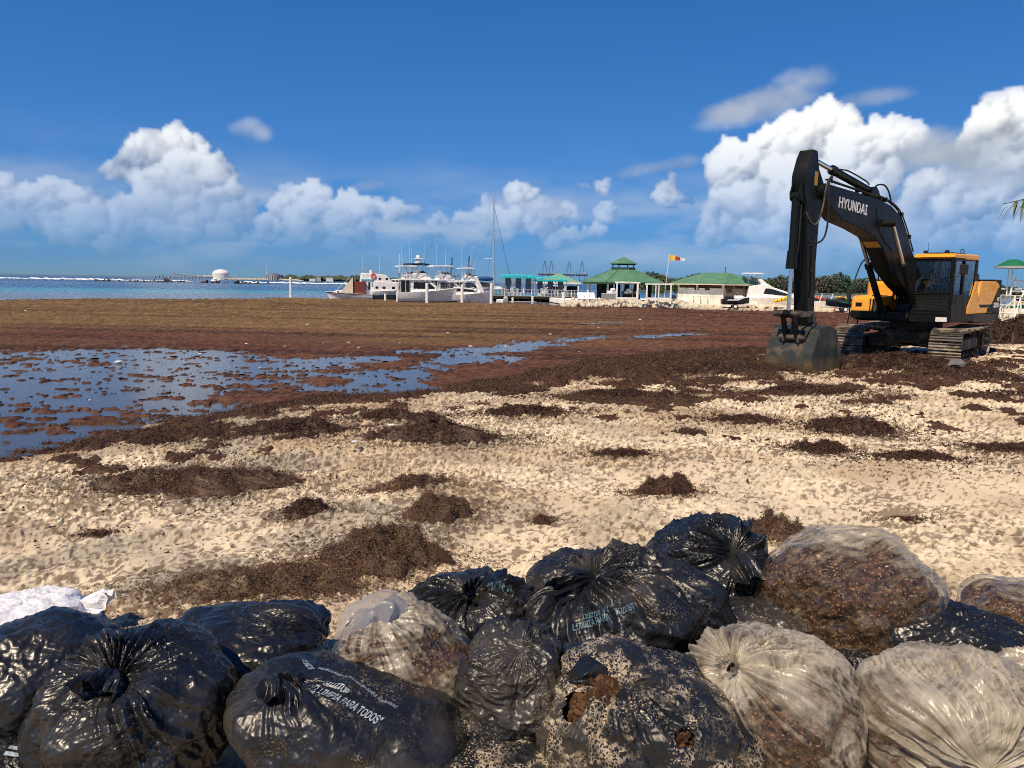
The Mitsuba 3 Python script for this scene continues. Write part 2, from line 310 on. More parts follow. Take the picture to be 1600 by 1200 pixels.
def sand_height(x, y, fine=True):
    s = shore_sd(x, y)
    z = np.where(s > 0, .37 * (1 - np.exp(-s / 3.6)), -.45 * (1 - np.exp(s / 5.0)))
    r = np.hypot(x, y); near = 1 - sstep(30, 60, r); dry = sstep(-.2, 1.6, s)
    z = z + near * dry * (FBM(xyz(x, y, .7), 3, 3) - .5) * .13
    if not fine: return z, s
    # churned lumps, ruts left by wheels, grain
    lump = FBM(xyz(x, y, 4.5), 4, 5); rid = 1 - np.abs(2 * FBM(xyz(x, y, 2.6), 3, 6) - 1)
    u, v = x * RUT[0] + y * RUT[1], -x * RUT[1] + y * RUT[0]
    rut = FBM(np.stack([u * .45, v * 9.0, v * 0], -1), 3, 8)
    lane, tread = lanes(x, y)
    rough = .34 + .66 * sstep(.38, .62, FBM(xyz(x, y, .55), 3, 9))
    rutm = sstep(.5, -1.6, x) * .8 + .15
    clod = np.maximum(0, FBM(xyz(x, y, 11.0), 2, 12) - .56) * .22
    g = (lump - .5) * .012 * rough + rid * .008 * rough + (rut - .5) * .070 * rutm + clod * .35 * rough + (FBM(np.stack([u * 9, v * 20, v * 0], -1), 3, 15) - .5) * .030 * rough + (FBM(xyz(x, y, 36), 2, 13) - .5) * .011 * rough
    g = g + clods(x, y) * rough * sstep(-.1, .4, s)
    g = g * (1 - .82 * lane) - lane * .035 + tread * .012
    return z + near * dry * g, s
def weed_density(x, y, s):
    r = np.hypot(x, y)
    wob = (FBM(xyz(x, y, .22), 4, 31) - .5) * 5.5
    D = 1.25 * sstep(-2.5, 2.5, in_poly_sd(MAT_EDGE, x, y) + wob * np.clip(r / 40, .1, 1.2))
    w2 = (FBM(xyz(x, y, .8), 4, 33) - .5)
    left = sstep(-1.0, 1.6, in_poly_sd(POOL_LEFT, x, y) + w2 * 4.0)
    D = D * (1 - left) + left * (.27 + .42 * (FBM(xyz(x, y, .35), 3, 35) - .5))
    pool = sstep(-.8, .8, in_poly_sd(POOL, x, y) + w2 * 2.4); D = D * (1 - pool) + pool * .13
    clear = sstep(-.5, .8, in_poly_sd(CLEAR, x, y) + w2 * 1.0); D = D * (1 - clear) + clear * .11
    for k, sl in enumerate(SLITS):
        f = sstep(-.5, .5, in_poly_sd(sl, x, y) + w2 * 1.6); D = D * (1 - f) + f * .1
    # thrown up on the beach
    thick = np.exp(-((x - 4.5) / 5.5) ** 2 - ((y - 21) / 5.5) ** 2) * .62 + np.exp(-((x - 11.5) / 3.2) ** 2 - ((y - 18.2) / 1.7) ** 2) * .24 + np.exp(-((x - 7) / 2) ** 2 - ((y - 13) / 1.6) ** 2) * .16
    big = FBM(xyz(x, y, .42), 3, 37)
    L = (.02 + .30 * sstep(-2, 4, x) + .75 * FBM(xyz(x, y, .3), 2, 39)) * np.exp(-np.maximum(s - .1, 0) / 1.15) + .17 * np.exp(-np.maximum(s, 0) / 4.5) + thick + .22 * (big - .52) + .06 * sstep(2, 6, x)
    L = L * (1 - .55 * sstep(10.5, 13.5, x) * sstep(19, 14, y)) - .16 * sstep(.8, 2.2, s) * sstep(13, 9, y)
    smear = FBM(np.stack([x * .38, y * .95, x * 0], -1), 4, 38); L = L + 1.15 * np.maximum(smear - .53, 0) * sstep(.5, 3.5, x) * sstep(7.5, 10, y) * sstep(34, 24, y)
    D = np.where(s > 0, L * sstep(0, .5, s) + D * (1 - sstep(0, .5, s)), D)
    D = np.where((y > 60) & (s > .5), 0.0, D)
    return D * (1 - sstep(60, 90, y) * sstep(.0, 1.0, s))
HEAPS = [(285, 738, 150), (478, 792, 38), (600, 872, 92), (420, 912, 125), (1043, 768, 42), (680, 676, 86), (1330, 668, 64), (1283, 703, 46), (1425, 720, 58), (850, 812, 17), (975, 712, 40), (1205, 842, 66), (640, 756, 52), (962, 612, 62), (1050, 614, 30), (1590, 532, 66), (1395, 574, 96), (1512, 586, 56), (470, 660, 80), (688, 806, 50), (1250, 612, 66), (1570, 700, 50), (1120, 575, 90), (620, 640, 70), (150, 812, 26), (1420, 812, 24), (1160, 655, 50), (820, 640, 60)]
def heap_halo(x, y):
    """How thickly scraps are strewn round the heaps of weed, dragged out along the shore."""
    out = np.zeros(x.shape)
    for px, py, hw in HEAPS:
        o = at_z(px, py, .33); a = hw * ((o - EYE) @ C_F) / F_PX; u, v = (x - o[0]), (y - o[1])
        out = np.maximum(out, np.exp(-(u / (1.7 * a + .15)) ** 2 - (v / (1.25 * a + .2)) ** 2))
    return out * (.55 + .9 * (FBM(xyz(x, y, 1.6), 3, 83) - .3))
def polar(r, a):
    R_, A_ = np.meshgrid(r, a, indexing='ij'); return R_ * np.sin(A_), R_ * np.cos(A_)
def grid_faces(k, n):
    i, j = np.meshgrid(np.arange(k - 1), np.arange(n - 1), indexing='ij')
    q = np.stack([i * n + j, i * n + j + 1, (i + 1) * n + j + 1, (i + 1) * n + j], -1).reshape(-1, 4)
    return np.vstack([q[:, [0, 2, 1]], q[:, [0, 3, 2]]])
# rows that stay about even in width however far they lie
def rows(r0, r1, n):
    t0, t1 = math.atan2(2.0, r0), math.atan2(2.0, r1); return 2.0 / np.tan(np.linspace(t0, t1, n))
fine_a = np.radians(np.linspace(-39, 39, 760))
rr = np.concatenate([[.4, 1.0, 1.6], rows(2.1, 70, 500), [76, 84, 94, 106, 120, 150]])
aa = np.concatenate([np.radians(np.linspace(-180, -41, 48)), fine_a, np.radians(np.linspace(41, 180, 48))])
x, y = polar(rr, aa)
z, s = sand_height(x, y)
z = z + (N(xyz(x, y, 46), 8) - .5) * .0042 * np.clip(np.hypot(x, y), 2, 12) * sstep(.0, .6, s) * (1 - .7 * lanes(x, y)[0])
V = np.stack([x, y, z], -1).reshape(-1, 3)
grain = FBM(xyz(x, y, 30), 2, 41); patch = FBM(xyz(x, y, .8), 4, 42); crumb = uni(xyz(x, y, 30), 2, 43); crumb2 = uni(xyz(x, y, 12), 3, 44)
dry, damp, grey = np.array([.68, .58, .41]), np.array([.42, .33, .215]), np.array([.36, .32, .245])
w_d = np.clip(sstep(.50, .66, patch) * .75 + sstep(1.6, .1, s), 0, 1)[..., None]
w_g = (sstep(.44, .60, FBM(xyz(x, y, 1.5), 4, 45)) * (.35 + .55 * sstep(3.0, -2.0, x)) )[..., None]
C = dry * (1 - w_d) + damp * w_d; C = C * (1 - w_g) + grey * w_g
C = C * (.70 + .60 * grain[..., None]) * (.82 + .36 * N(xyz(x, y, 60), 9))[..., None]
near = np.exp(-np.maximum(s, 0) / 9.0)
stain = (sstep(.50, .66, FBM(np.stack([x * .55 + y * .1, y * 1.1, x * 0], -1), 4, 46)) * (.35 + .35 * np.exp(-np.maximum(s, 0) / 8)) * sstep(45, 30, np.hypot(x, y)))[..., None]; C = C * (1 - stain) + np.array([.37, .27, .18]) * stain
lane_ = lanes(x, y)[0][..., None]; C = C * (1 - .55 * lane_) + np.array([.67, .555, .395]) * .55 * lane_
halo = heap_halo(x, y)
bits = sstep(.0, .05, .13 + .40 * halo + .22 * near + .55 * (FBM(xyz(x, y, .9), 3, 47) - .5) - np.minimum(crumb, .3 + crumb2))[..., None] * .72
bits = np.clip(bits * (np.hypot(x, y) < 45)[..., None], 0, 1)
C = C * (1 - bits) + np.array([.085, .052, .033]) * bits
wet = sstep(.5, -.3, s)[..., None]; C = C * (1 - wet) + np.array([.30, .24, .16]) * wet
mat('sand', {'type': 'mesh_attribute', 'name': 'vertex_color'}, .95, .15,
    bump=mikit.proc(lambda p, n, uv: .010 * dfbm(p.x * 38, p.y * 38, p.z * 38, 3) + .006 * dn(p.x * 120, p.y * 120, p.z * 120), eps=.002), scale=1.0)
put('beach', (V, grid_faces(len(rr), len(aa))), 'sand', smooth=True, color=np.clip(C, .01, 1).reshape(-1, 3))
say('beach', 'pale churned sand with wheel ruts and scraps of dried weed', kind='structure')

def water_bump(p, n, uv):
    d = dr.sqrt(p.x * p.x + p.y * p.y)
    far = dss(70.0, 170.0, d)
    a = dfbm(p.x * .55, p.y * .75, 0.0, 3) * (.006 + .22 * far)
    return a + dn(p.x * 3.0, p.y * 5.0, 3.0) * .0005
def water_col(p, n, uv):
    d = dr.sqrt(p.x * p.x + p.y * p.y)
    w = d * (1 + .10 * (dfbm(p.x * .012, p.y * .03, 1.0, 3) - .5))
    c = dmix([.062, .062, .060], [.085, .105, .115], dss(60.0, 85.0, w))
    weedy = dss(.48, .60, dfbm(p.x * .022, p.y * .13, 5.0, 4)) * dss(60.0, 75.0, d) * (1 - dss(112.0, 126.0, w))
    c = dmix(c, [.105, .078, .052], weedy * .85)
    c = dmix(c, [.022, .165, .185], dss(112.0, 124.0, w))
    c = dmix(c, [.006, .045, .090], dss(140.0, 165.0, w))
    c = dmix(c, [.060, .062, .064], dss(235.0, 262.0, w) * (1 - dss(300.0, 330.0, w)))
    return dmix(c, [.003, .018, .050], dss(300.0, 360.0, w))
mat('water', mikit.proc(water_col), .16, .20, bump=mikit.proc(water_bump, eps=.02))
wr = np.concatenate([[1.0], np.geomspace(4, 9000, 60)]); wa = np.radians(np.linspace(-180, 180, 97))
x, y = polar(wr, wa)
put('sea', (np.stack([x, y, np.zeros_like(x)], -1).reshape(-1, 3), grid_faces(len(wr), len(wa))), 'water', smooth=True)
say('sea', 'calm bay water turning teal and then deep blue towards the horizon', kind='structure')

mr = rows(4.2, 118, 520); ma = np.radians(np.linspace(-39, 39, 700))
x, y = polar(mr, ma)
base, s = sand_height(x, y)
D = weed_density(x, y, s)
rfar = np.hypot(x, y)
frag = uni(np.stack([x * 4.0, y * 4.2, x * 0], -1), 5, 51) * .42 + uni(np.stack([x * 1.1, y * 2.2, x * 0], -1), 4, 52) * .26 + uni(np.stack([x * 11, y * 9, x * 0], -1), 2, 50) * .32
frag_l = uni(np.stack([x * 2.2, y * 2.6, x * 0], -1), 5, 49) * .7 + uni(np.stack([x * .8, y * .9, x * 0], -1), 3, 48) * .3
frag = np.clip((np.where(s > 0, frag_l * sstep(0, .8, s) + frag * (1 - sstep(0, .8, s)), frag) - .5) * 1.5 + .5, 0, 1)
TH = D - frag
land = sstep(0, .6, s)
lumps = FBM(xyz(x, y, 5.5), 4, 53); tang = FBM(xyz(x, y, 20), 2, 54)
hgt = np.where(TH > 0, (.016 + .10 * land * np.clip(TH, 0, .8)) * (.35 + 1.3 * lumps) + np.minimum(TH, .3) * .05 + (tang - .5) * (.014 + .03 * land) + land * np.clip(TH, 0, .6) * (lumps - .45) * .28, TH * .25)
z = np.maximum(base, 0) + hgt
V = np.stack([x, y, z], -1).reshape(-1, 3); f = grid_faces(len(mr), len(ma))
keep = (TH > -.03).reshape(-1); f = f[keep[f].any(1)]
idx = np.unique(f); remap = np.zeros(len(V), int); remap[idx] = np.arange(len(idx))
gold, red, dark = np.array([.150, .094, .038]), np.array([.086, .035, .020]), np.array([.058, .030, .019])
wg = sstep(24, 50, y - .55 * x + 34 * (FBM(np.stack([x * .05, y * .22, x * 0], -1), 4, 55) - .5)) * sstep(16, -6, x)
wd = sstep(1.5, -1.0, -s) * .85
C = gold * wg[..., None] + red * (1 - wg[..., None]); C = C * (1 - wd[..., None]) + dark * wd[..., None]
strk = FBM(np.stack([x * .07, y * .75, x * 0], -1), 4, 59); C = C * (1 - .45 * sstep(.52, .68, strk))[..., None]
C = C * (.40 + 1.2 * FBM(xyz(x, y, 9), 3, 56))[..., None] * (.75 + .5 * np.random.default_rng(3).random(x.shape))[..., None] * (.72 + .56 * FBM(np.stack([x * .25, y * .8, x * 0], -1), 4, 57))[..., None]
pale = (sstep(.70, .78, uni(xyz(x, y, 6), 3, 58)) * .35)[..., None]; C = C * (1 - pale) + np.array([.17, .105, .06]) * pale
mat('weed', {'type': 'mesh_attribute', 'name': 'vertex_color'}, .75, .3, bump=mikit.proc(lambda p, n, uv: .012 * dn(p.x * 45, p.y * 45, p.z * 45) + .012 * dn(p.x * 90, p.y * 90, p.z * 90), eps=.003))
put('seaweed_mat', (V[idx], remap[f]), 'weed', smooth=True, color=np.clip(C, .004, 1).reshape(-1, 3)[idx])
say('seaweed_mat', 'brown and rust red seaweed floating over the bay and washed up along the waterline', 'seaweed', kind='stuff')

# loose fronds that stand up from the weed on the beach
def fronds(px, py, pz, rng, size, col, up=.5):
    """Small curved blades at the given points: two triangles each, bent at the waist."""
    n = len(px); o = np.stack([px, py, pz], -1)
    d = rng.normal(size=(n, 3)); d[:, 2] = np.abs(d[:, 2]) * up * 2; d /= np.linalg.norm(d, axis=1, keepdims=True)
    e = np.cross(d, rng.normal(size=(n, 3))); e /= np.linalg.norm(e, axis=1, keepdims=True) + 1e-9
    l = size * rng.uniform(.9, 2.6, (n, 1)); w = l * rng.uniform(.05, .14, (n, 1))
    g = np.cross(d, e) * rng.normal(0, .35, (n, 1)) * l
    v = np.stack([o - e * w, o + e * w, o + d * l * .6 + e * w * .8 + g, o + d * l - g * .4], 1).reshape(-1, 3)
    k = np.arange(n)[:, None] * 4; f = np.concatenate([k + [0, 1, 2], k + [0, 2, 3]], 0)
    c = np.repeat(col * (.55 + 1.25 * rng.random((n, 1)) ** 2), 4, 0)
    return v, f, c
scene['frond'] = {'type': 'twosided', 'bsdf': {'type': 'principled', 'base_color': {'type': 'mesh_attribute', 'name': 'vertex_color'}, 'roughness': .6, 'specular': .35}}
rng = np.random.default_rng(61)
sel = np.nonzero((TH > .02) & (s > -.6) & (rfar < 26) & (rfar > 4.4))
w = (TH[sel] + .1) * np.clip(rfar[sel] / 9, .4, 1.6); pick = rng.choice(len(sel[0]), 200000, p=w / w.sum())
ii = (sel[0][pick], sel[1][pick]); cell = rfar[ii] * .0025
fx = x[ii] + rng.normal(0, 1, len(pick)) * cell * 2; fy = y[ii] + rng.normal(0, 1, len(pick)) * cell * 3
v, f, c = fronds(fx, fy, z[ii] + rng.uniform(-.01, .012, len(pick)), rng, .0035 + .0008 * rfar[ii][:, None], np.array([.085, .048, .027]), .16)
put('seaweed_fronds', (v, f), 'frond', color=c)
say('seaweed_fronds', 'loose dark brown fronds bristling from the washed up seaweed', 'seaweed', kind='stuff')

# ---------------------------------------------------------------- materials of machines and boats
def dusty(base, dust, lo, hi, amt, fq=3.0, low=None):
    """Paint with a film of sand that gathers in blotches; low = height below which it thickens."""
    def fn(p, n, uv):
        w = dss(lo, hi, dfbm(p.x * fq, p.y * fq, p.z * fq, 4)) * amt
        if low: w = dr.clip(w + dss(low[1], low[0], p.z + .4 * dfbm(p.x * 5, p.y * 5, p.z * 5, 3)) * .75, 0, 1)
        return dmix(base, dust, w)
    return mikit.proc(fn)
SANDY = [.30, .235, .155]
mat('yellow_paint', dusty([.86, .37, .022], [.55, .32, .12], .5, .8, .3), .32, .5, coat=.6)
mat('dark_paint', dusty([.0070, .0095, .0088], SANDY, .52, .84, .07, 2.0), .42, .18)
mat('black_paint', dusty([.0065, .0070, .0075], SANDY, .55, .9, .04, 3.0), .50, .2)
mat('black_rubber', [.014, .014, .015], .6, .4)
mat('chrome', [.72, .72, .70], .18, .5, metal=1.0)
mat('worn_steel', dusty([.20, .18, .155], [.10, .07, .045], .4, .65, .9, 9.0), .45, .5, metal=.7)
mat('bucket_paint', dusty([.022, .030, .029], [.120, .088, .052], .45, .70, .70, 4.5, low=(.42, .95)), .5, .45)
mat('track_steel', dusty([.060, .052, .044], [.36, .29, .20], .40, .62, .95, 4.0), .55, .5)
mat('track_dark', dusty([.022, .018, .015], [.14, .10, .065], .42, .7, .8, 4.0), .7, .4)
mat('white_letters', [.78, .78, .76], .4)
mat('grey_letters', [.42, .42, .41], .4)
scene['cab_glass'] = {'type': 'thindielectric', 'int_ior': 1.5, 'specular_transmittance': rgb([.20, .26, .28])}
mat('interior', [.014, .015, .018], .7)
mat('seat_cloth', [.05, .052, .06], .85)
mat('dark_yellow_mark', [.55, .28, .03], .5)

# ---------------------------------------------------------------- the excavator
EX_POS, EX_PSI, EX_TRK, EX_G = (11.60, 22.33), math.radians(-138.2), math.radians(-129.5), .20
EU = tr(*EX_POS, EX_G) @ rotz(EX_PSI)          # upper works: x forward, y to the driver's left
EL = tr(*EX_POS, EX_G) @ rotz(EX_TRK)          # tracks
ex = thing('excavator', 'yellow and dark grey crawler excavator with its bucket lowered onto the beach', 'excavator')
def ep(name, m, b, smooth=30, parent=ex, label=None): return part(parent, name, m, b, smooth, EU, label)
def pin(x, z, y0, y1, r, n=16): return cyl((x, y0, z), (x, y1, z), r, n)
# tracks ---------------------------------------------------
def track(side):
    t = numbered(ex + '__track'); yc = side * 1.195; w, R_, half = .76, .43, 1.80
    P_ = lambda name, m, b, sm=30: part(t, name, m, b, sm, EL @ tr(0, yc, 0))
    # path of the chain: a stadium, its upper run sagging a little
    per = 4 * half + 2 * PI * R_; n = 46; cz = R_ + .06
    def path(s):
        s %= per
        if s < 2 * half: return np.array([half - s, cz + R_ + .0 - .035 * math.sin(PI * s / (2 * half))]), PI
        s -= 2 * half
        if s < PI * R_: a = PI / 2 + s / R_; return np.array([-half + R_ * math.cos(a), cz + R_ * math.sin(a)]), a + PI / 2
        s -= PI * R_
        if s < 2 * half: return np.array([-half + s, cz - R_]), 2 * PI
        s -= 2 * half; a = -PI / 2 + s / R_
        return np.array([half + R_ * math.cos(a), cz + R_ * math.sin(a)]), a + PI / 2
    pitch = per / n
    base = cat([box(pitch * .90, w, .022, (0, 0, -.012), .006)] + [box(.022, w, .038, (q, 0, -.038), .006) for q in (-pitch * .36, 0, pitch * .36)])
    link = cat([box(pitch * .98, .05, .09, (0, q, .05), .01) for q in (-.09, .09)])
    for k in range(n):
        c, a = path(k * pitch)
        M = tr(c[0], 0, c[1]) @ rot([0, 1, 0], -a)
        P_('shoe', cat([xf(base, M), xf(link, M)]), 'track_steel', False)
    P_('track_frame', cat([prism([(-1.45, cz - .16), (1.35, cz - .16), (1.45, cz - .02), (1.3, cz + .16), (-1.3, cz + .16), (-1.5, cz + .05)], -.16, .16, .03)]), 'track_dark')
    P_('idler', cat([pin(half, cz, -.10, .10, R_ - .09, 24), pin(half, cz, -.16, .16, .12)]), 'track_dark')
    teeth = [xf(box(.09, .07, .07, (R_ - .08, 0, 0)), tr(-half, 0, cz) @ rot([0, 1, 0], k * 2 * PI / 19)) for k in range(19)]
    P_('sprocket', cat([pin(-half, cz, -.05, .05, R_ - .10, 24), pin(-half, cz, -.2, .26, .22, 20)] + teeth), 'track_dark')
    for k in range(7): P_('roller', pin(-1.3 + k * .43, cz - .27, -.17, .17, .085, 12), 'track_dark')
    for k in (-.6, .6): P_('carrier_roller', pin(k, cz + .30, -.1, .1, .06, 12), 'track_dark')
    for k in range(7): P_('bolt', pin(-1.3 + k * .43, cz - .27, -.21, .21, .035, 8), 'worn_steel')
track(1); track(-1)
part(ex, 'undercarriage', cat([box(1.5, 1.5, .36, (0, 0, .66), .06), xf(box(3.0, .34, .30, (0, 0, .52), .05), rotz(.75)), xf(box(3.0, .34, .30, (0, 0, .52), .05), rotz(-.75)), cyl((0, 0, .8), (0, 0, 1.08), .68, 28)]), 'track_dark', 30, EL)
# revolving frame -----------------------------------------
ep('revolving_frame', cat([prism([(-2.2, 1.07), (1.0, 1.07), (1.38, 1.16), (1.38, 1.34), (-2.2, 1.36)], -1.30, .36, .02), bb(-2.3, -.3, .36, 1.32, 1.08, 1.34, .03)]), 'black_paint')
ep('boom_bracket', cat([prism([(-.45, 1.3), (.65, 1.3), (.50, 1.75), (.32, 2.05), (.05, 2.05), (-.30, 1.7)], y, y + .06, .01) for y in (-.37, .30)] + [prism([(.8, 1.2), (1.5, 1.2), (1.40, 1.52), (1.22, 1.55)], y, y + .07, .01) for y in (-.55, -.36, .27, .36)]), 'dark_paint')
ep('hydraulic_block', cat([bb(.55, .95, -.22, .22, 1.34, 1.62, .04), bb(-.3, .5, -.28, .28, 1.34, 1.55, .03)] + [tube(smoothpath([(.9, y, 1.55), (1.15, y * 1.2, 1.75), (1.0, y, 2.0), (.6, y * .8, 2.1)], 5), .022, 6) for y in (-.2, -.12, -.04, .05, .14, .22)]), 'black_rubber')
# cab -----------------------------------------------------
cab = numbered(ex + '__cab')
def cp(name, m, b, smooth=30, label=None): return part(cab, name, m, b, smooth, EU, label)
x0c, x1c, y0c, y1c, z0c, z1c = -.36, 1.50, .38, 1.37, 1.12, 2.92
cp('cab_floor', bb(x0c, x1c - .05, y0c, y1c, z0c, z0c + .10, .02), 'black_paint')
cp('cab_roof', cat([prism([(x0c, z1c - .13), (x1c - .02, z1c - .13), (x1c + .03, z1c - .09), (x1c - .06, z1c), (x0c + .08, z1c + .02), (x0c, z1c - .03)], y0c - .01, y1c + .01, .03)]), 'yellow_paint')
cp('roof_hatch', bb(.1, 1.1, y0c + .16, y1c - .16, z1c + .005, z1c + .045, .02), 'black_paint')
pil = lambda pts, r: tube(pts, r, 8)
for y in (y0c + .03, y1c - .03):
    cp('front_post', cat([xf(box(.075, .075, 1.70, (0, 0, 0), .02), tr(x1c - .05, y, (z0c + z1c) / 2 - .02) @ rot([0, 1, 0], .028))]), 'black_paint')
cp('door_post', bb(.60, .68, y1c - .06, y1c + .004, z0c + .08, z1c - .12, .015), 'black_paint')
cp('rear_post', prism([(x0c, z0c + .1), (-.06, z0c + .1), (-.12, 1.9), (-.22, z1c - .12), (x0c, z1c - .12)], y1c - .06, y1c, .01), 'black_paint')
cp('rear_post', prism([(x0c, z0c + .1), (-.16, z0c + .1), (-.22, z1c - .12), (x0c, z1c - .12)], y0c, y0c + .05, .01), 'black_paint')
cp('front_apron', cat([bb(x1c - .06, x1c + .005, y0c, y1c, z0c - .02, z0c + .30, .02), bb(x1c - .02, x1c + .025, y0c + .05, y1c - .05, z0c + .20, z0c + .24, .008)]), 'black_paint')
cp('lower_front_panel', cat([bb(x1c - .045, x1c - .02, y0c + .06, y1c - .06, z0c + .28, 1.88, .004)]), 'interior')
cp('crossbar', bb(x1c - .05, x1c + .01, y0c + .05, y1c - .05, 1.86, 1.91, .012), 'black_paint')
cp('crossbar', bb(x1c - .09, x1c - .03, y0c + .05, y1c - .05, 2.72, 2.80, .012), 'black_paint')
gx = lambda z: x1c + .045 - (z - z0c) * .028
for k in range(13):
    z = z0c + .34 + k * .033 * 1.2
    cp('guard_bar', cyl((gx(z) + .01, y0c + .06, z), (gx(z) + .01, y1c - .06, z), .009, 6), 'dark_paint')
for k in range(15):
    z = 1.95 + k * .052
    cp('guard_bar', cyl((gx(z), y0c + .08, z), (gx(z), y1c - .08, z), .0045, 5), 'black_paint')
for k in range(14):
    y = y0c + .10 + k * .061
    cp('guard_bar', cyl((gx(1.93), y, 1.93), (gx(2.72), y, 2.72), .004, 5), 'black_paint')
def pane(pts):
    p = np.array(pts, float); return p, np.array([[0, 1, 2], [0, 2, 3]])
cp('windscreen', pane([(x1c - .055, y0c + .07, 1.9), (x1c - .055, y1c - .07, 1.9), (x1c - .085, y1c - .07, 2.74), (x1c - .085, y0c + .07, 2.74)]), 'cab_glass', False)
cp('door_glass', pane([(.68, y1c - .02, 1.85), (1.42, y1c - .02, 1.85), (1.40, y1c - .02, 2.76), (.68, y1c - .02, 2.76)]), 'cab_glass', False)
cp('side_glass', pane([(-.12, y1c - .02, 1.78), (.60, y1c - .02, 1.85), (.60, y1c - .02, 2.76), (-.2, y1c - .02, 2.76)]), 'cab_glass', False)
cp('right_glass', pane([(-.2, y0c + .02, 1.6), (1.42, y0c + .02, 1.6), (1.40, y0c + .02, 2.76), (-.2, y0c + .02, 2.76)]), 'cab_glass', False)
cp('rear_glass', pane([(x0c + .02, y0c + .06, 2.1), (x0c + .02, y1c - .06, 2.1), (x0c + .02, y1c - .06, 2.74), (x0c + .02, y0c + .06, 2.74)]), 'cab_glass', False)
dr_ = cp('door', cat([prism(Polygon([(.66, z0c + .06), (1.40, z0c + .06), (1.44, 1.5), (1.43, 2.80), (.66, 2.80)], [[(.74, 1.86), (1.36, 1.86), (1.36, 2.74), (.74, 2.74)]]), y1c - .015, y1c + .02)]), 'black_paint', 30)
part(dr_, 'handle', tube(smoothpath([(1.30, y1c + .02, 1.62), (1.30, y1c + .07, 1.66), (1.30, y1c + .07, 1.84), (1.30, y1c + .02, 1.88)], 4), .014, 6), 'black_rubber', 30, EU)
cp('side_panel', prism([(x0c + .04, z0c + .06), (.60, z0c + .06), (.60, 1.86), (-.10, 1.80), (-.14, 1.6)], y1c - .03, y1c + .008, .008), 'black_paint')
cp('seat', cat([bb(.15, .65, .65, 1.12, 1.55, 1.70, .05), xf(box(.14, .48, .70, (0, 0, 0), .05), tr(.14, .88, 2.0) @ rot([0, 1, 0], -.15)), bb(.06, .16, .76, 1.0, 2.36, 2.56, .04), bb(.2, .55, .75, 1.02, 1.2, 1.55)]), 'seat_cloth')
cp('console', cat([bb(.3, .8, .44, .60, 1.3, 1.85, .04), bb(.3, .8, 1.16, 1.30, 1.3, 1.78, .04), bb(1.0, 1.2, .44, .56, 1.2, 2.15, .03), cyl((.8, .52, 1.85), (.86, .52, 2.05), .02, 8), cyl((.8, 1.23, 1.78), (.86, 1.23, 2.0), .02, 8), cyl((1.15, .8, 1.2), (1.05, .8, 1.65), .015, 8), cyl((1.15, .95, 1.2), (1.05, .95, 1.65), .015, 8)]), 'interior')
cp('rear_wall', bb(x0c, x0c + .04, y0c + .03, y1c - .03, z0c + .1, 2.32), 'interior')
cp('headliner', bb(x0c + .05, x1c - .1, y0c + .04, y1c - .04, z1c - .17, z1c - .135), 'interior')
cp('mirror', cat([bb(1.30, 1.36, y1c + .10, y1c + .30, 2.38, 2.64, .02), tube([(1.40, y1c, 2.30), (1.36, y1c + .18, 2.36), (1.33, y1c + .2, 2.42)], .012, 6)]), 'black_rubber')
for (a, b_) in ((1.38, .62), (1.38, 1.15)): cp('work_light', cat([bb(a - .05, a + .05, b_ - .05, b_ + .05, z1c + .01, z1c + .09, .02)]), 'black_rubber')
cp('roof_loop', tube(smoothpath([(.55, y1c - .1, z1c), (.55, y1c - .1, z1c + .12), (.75, y1c - .1, z1c + .12), (.75, y1c - .1, z1c)], 4), .012, 6), 'black_rubber')
cp('antenna', cyl((.9, .5, z1c), (.9, .5, z1c + .32), .006, 5), 'black_rubber')
cp('licence_plate', bb(x1c + .006, x1c + .016, y1c - .32, y1c - .04, z0c + .02, z0c + .14), 'white_letters', label='small white plate low on the corner of the cab')
cp('wiper', tube([(x1c + .02, .95, 1.95), (x1c + .01, .80, 2.25), (x1c, .72, 2.6)], .008, 5), 'black_rubber')
# engine house, counterweight, tanks -----------------------
hd = ep('engine_hood', cat([prism([(-2.45, 1.36), (-.38, 1.36), (-.38, 2.10), (-.55, 2.22), (-2.45, 2.22)], -.40, 1.30, .05)]), 'yellow_paint')
sp = ep('side_cover', cat([prism([(-.42, 1.34), (-.42, 1.62), (-.62, 1.80), (-.78, 2.18), (-.95, 2.24), (-2.10, 2.24), (-2.34, 2.16), (-2.44, 1.95), (-1.98, 1.62), (-1.92, 1.34)], 1.26, 1.345, .015)]), 'yellow_paint')
ep('front_side_cover', prism([(-.41, 1.34), (.30, 1.34), (.28, 1.52), (.12, 1.70), (-.02, 1.84), (-.14, 2.08), (-.22, 2.22), (-.41, 2.22)], 1.36, 1.395, .008), 'yellow_paint')
for k in range(9): part(sp, 'louvre', prism([(-1.52 - k * .085, 2.00), (-1.47 - k * .085, 2.00), (-1.47 - k * .085, 2.19), (-1.52 - k * .085, 2.19)], 1.33, 1.352, .003), 'dark_yellow_mark', 30, EU)
for q in (-1.30,): part(sp, 'seam', bb(q, q + .018, 1.32, 1.349, 1.66, 2.22), 'dark_yellow_mark', False, EU)
for q in (-1.12, -1.48): part(sp, 'latch', bb(q - .03, q + .03, 1.33, 1.356, 1.70, 1.79, .006), 'dark_yellow_mark', 30, EU)
part(sp, 'step_edge', tube(smoothpath([(-.44, 1.34, 1.62), (-.62, 1.345, 1.79), (-.76, 1.345, 2.0), (-.80, 1.34, 2.18)], 5), .018, 6), 'yellow_paint', 30, EU)
part(sp, 'dark_stripe', prism([(-.86, 1.50), (-.78, 1.58), (-2.02, 1.585), (-1.95, 1.50)], 1.335, 1.352, .003), 'black_paint', 30, EU)
ep('lower_side_skirt', bb(-2.4, -.40, 1.20, 1.34, 1.06, 1.345, .03), 'dark_paint')
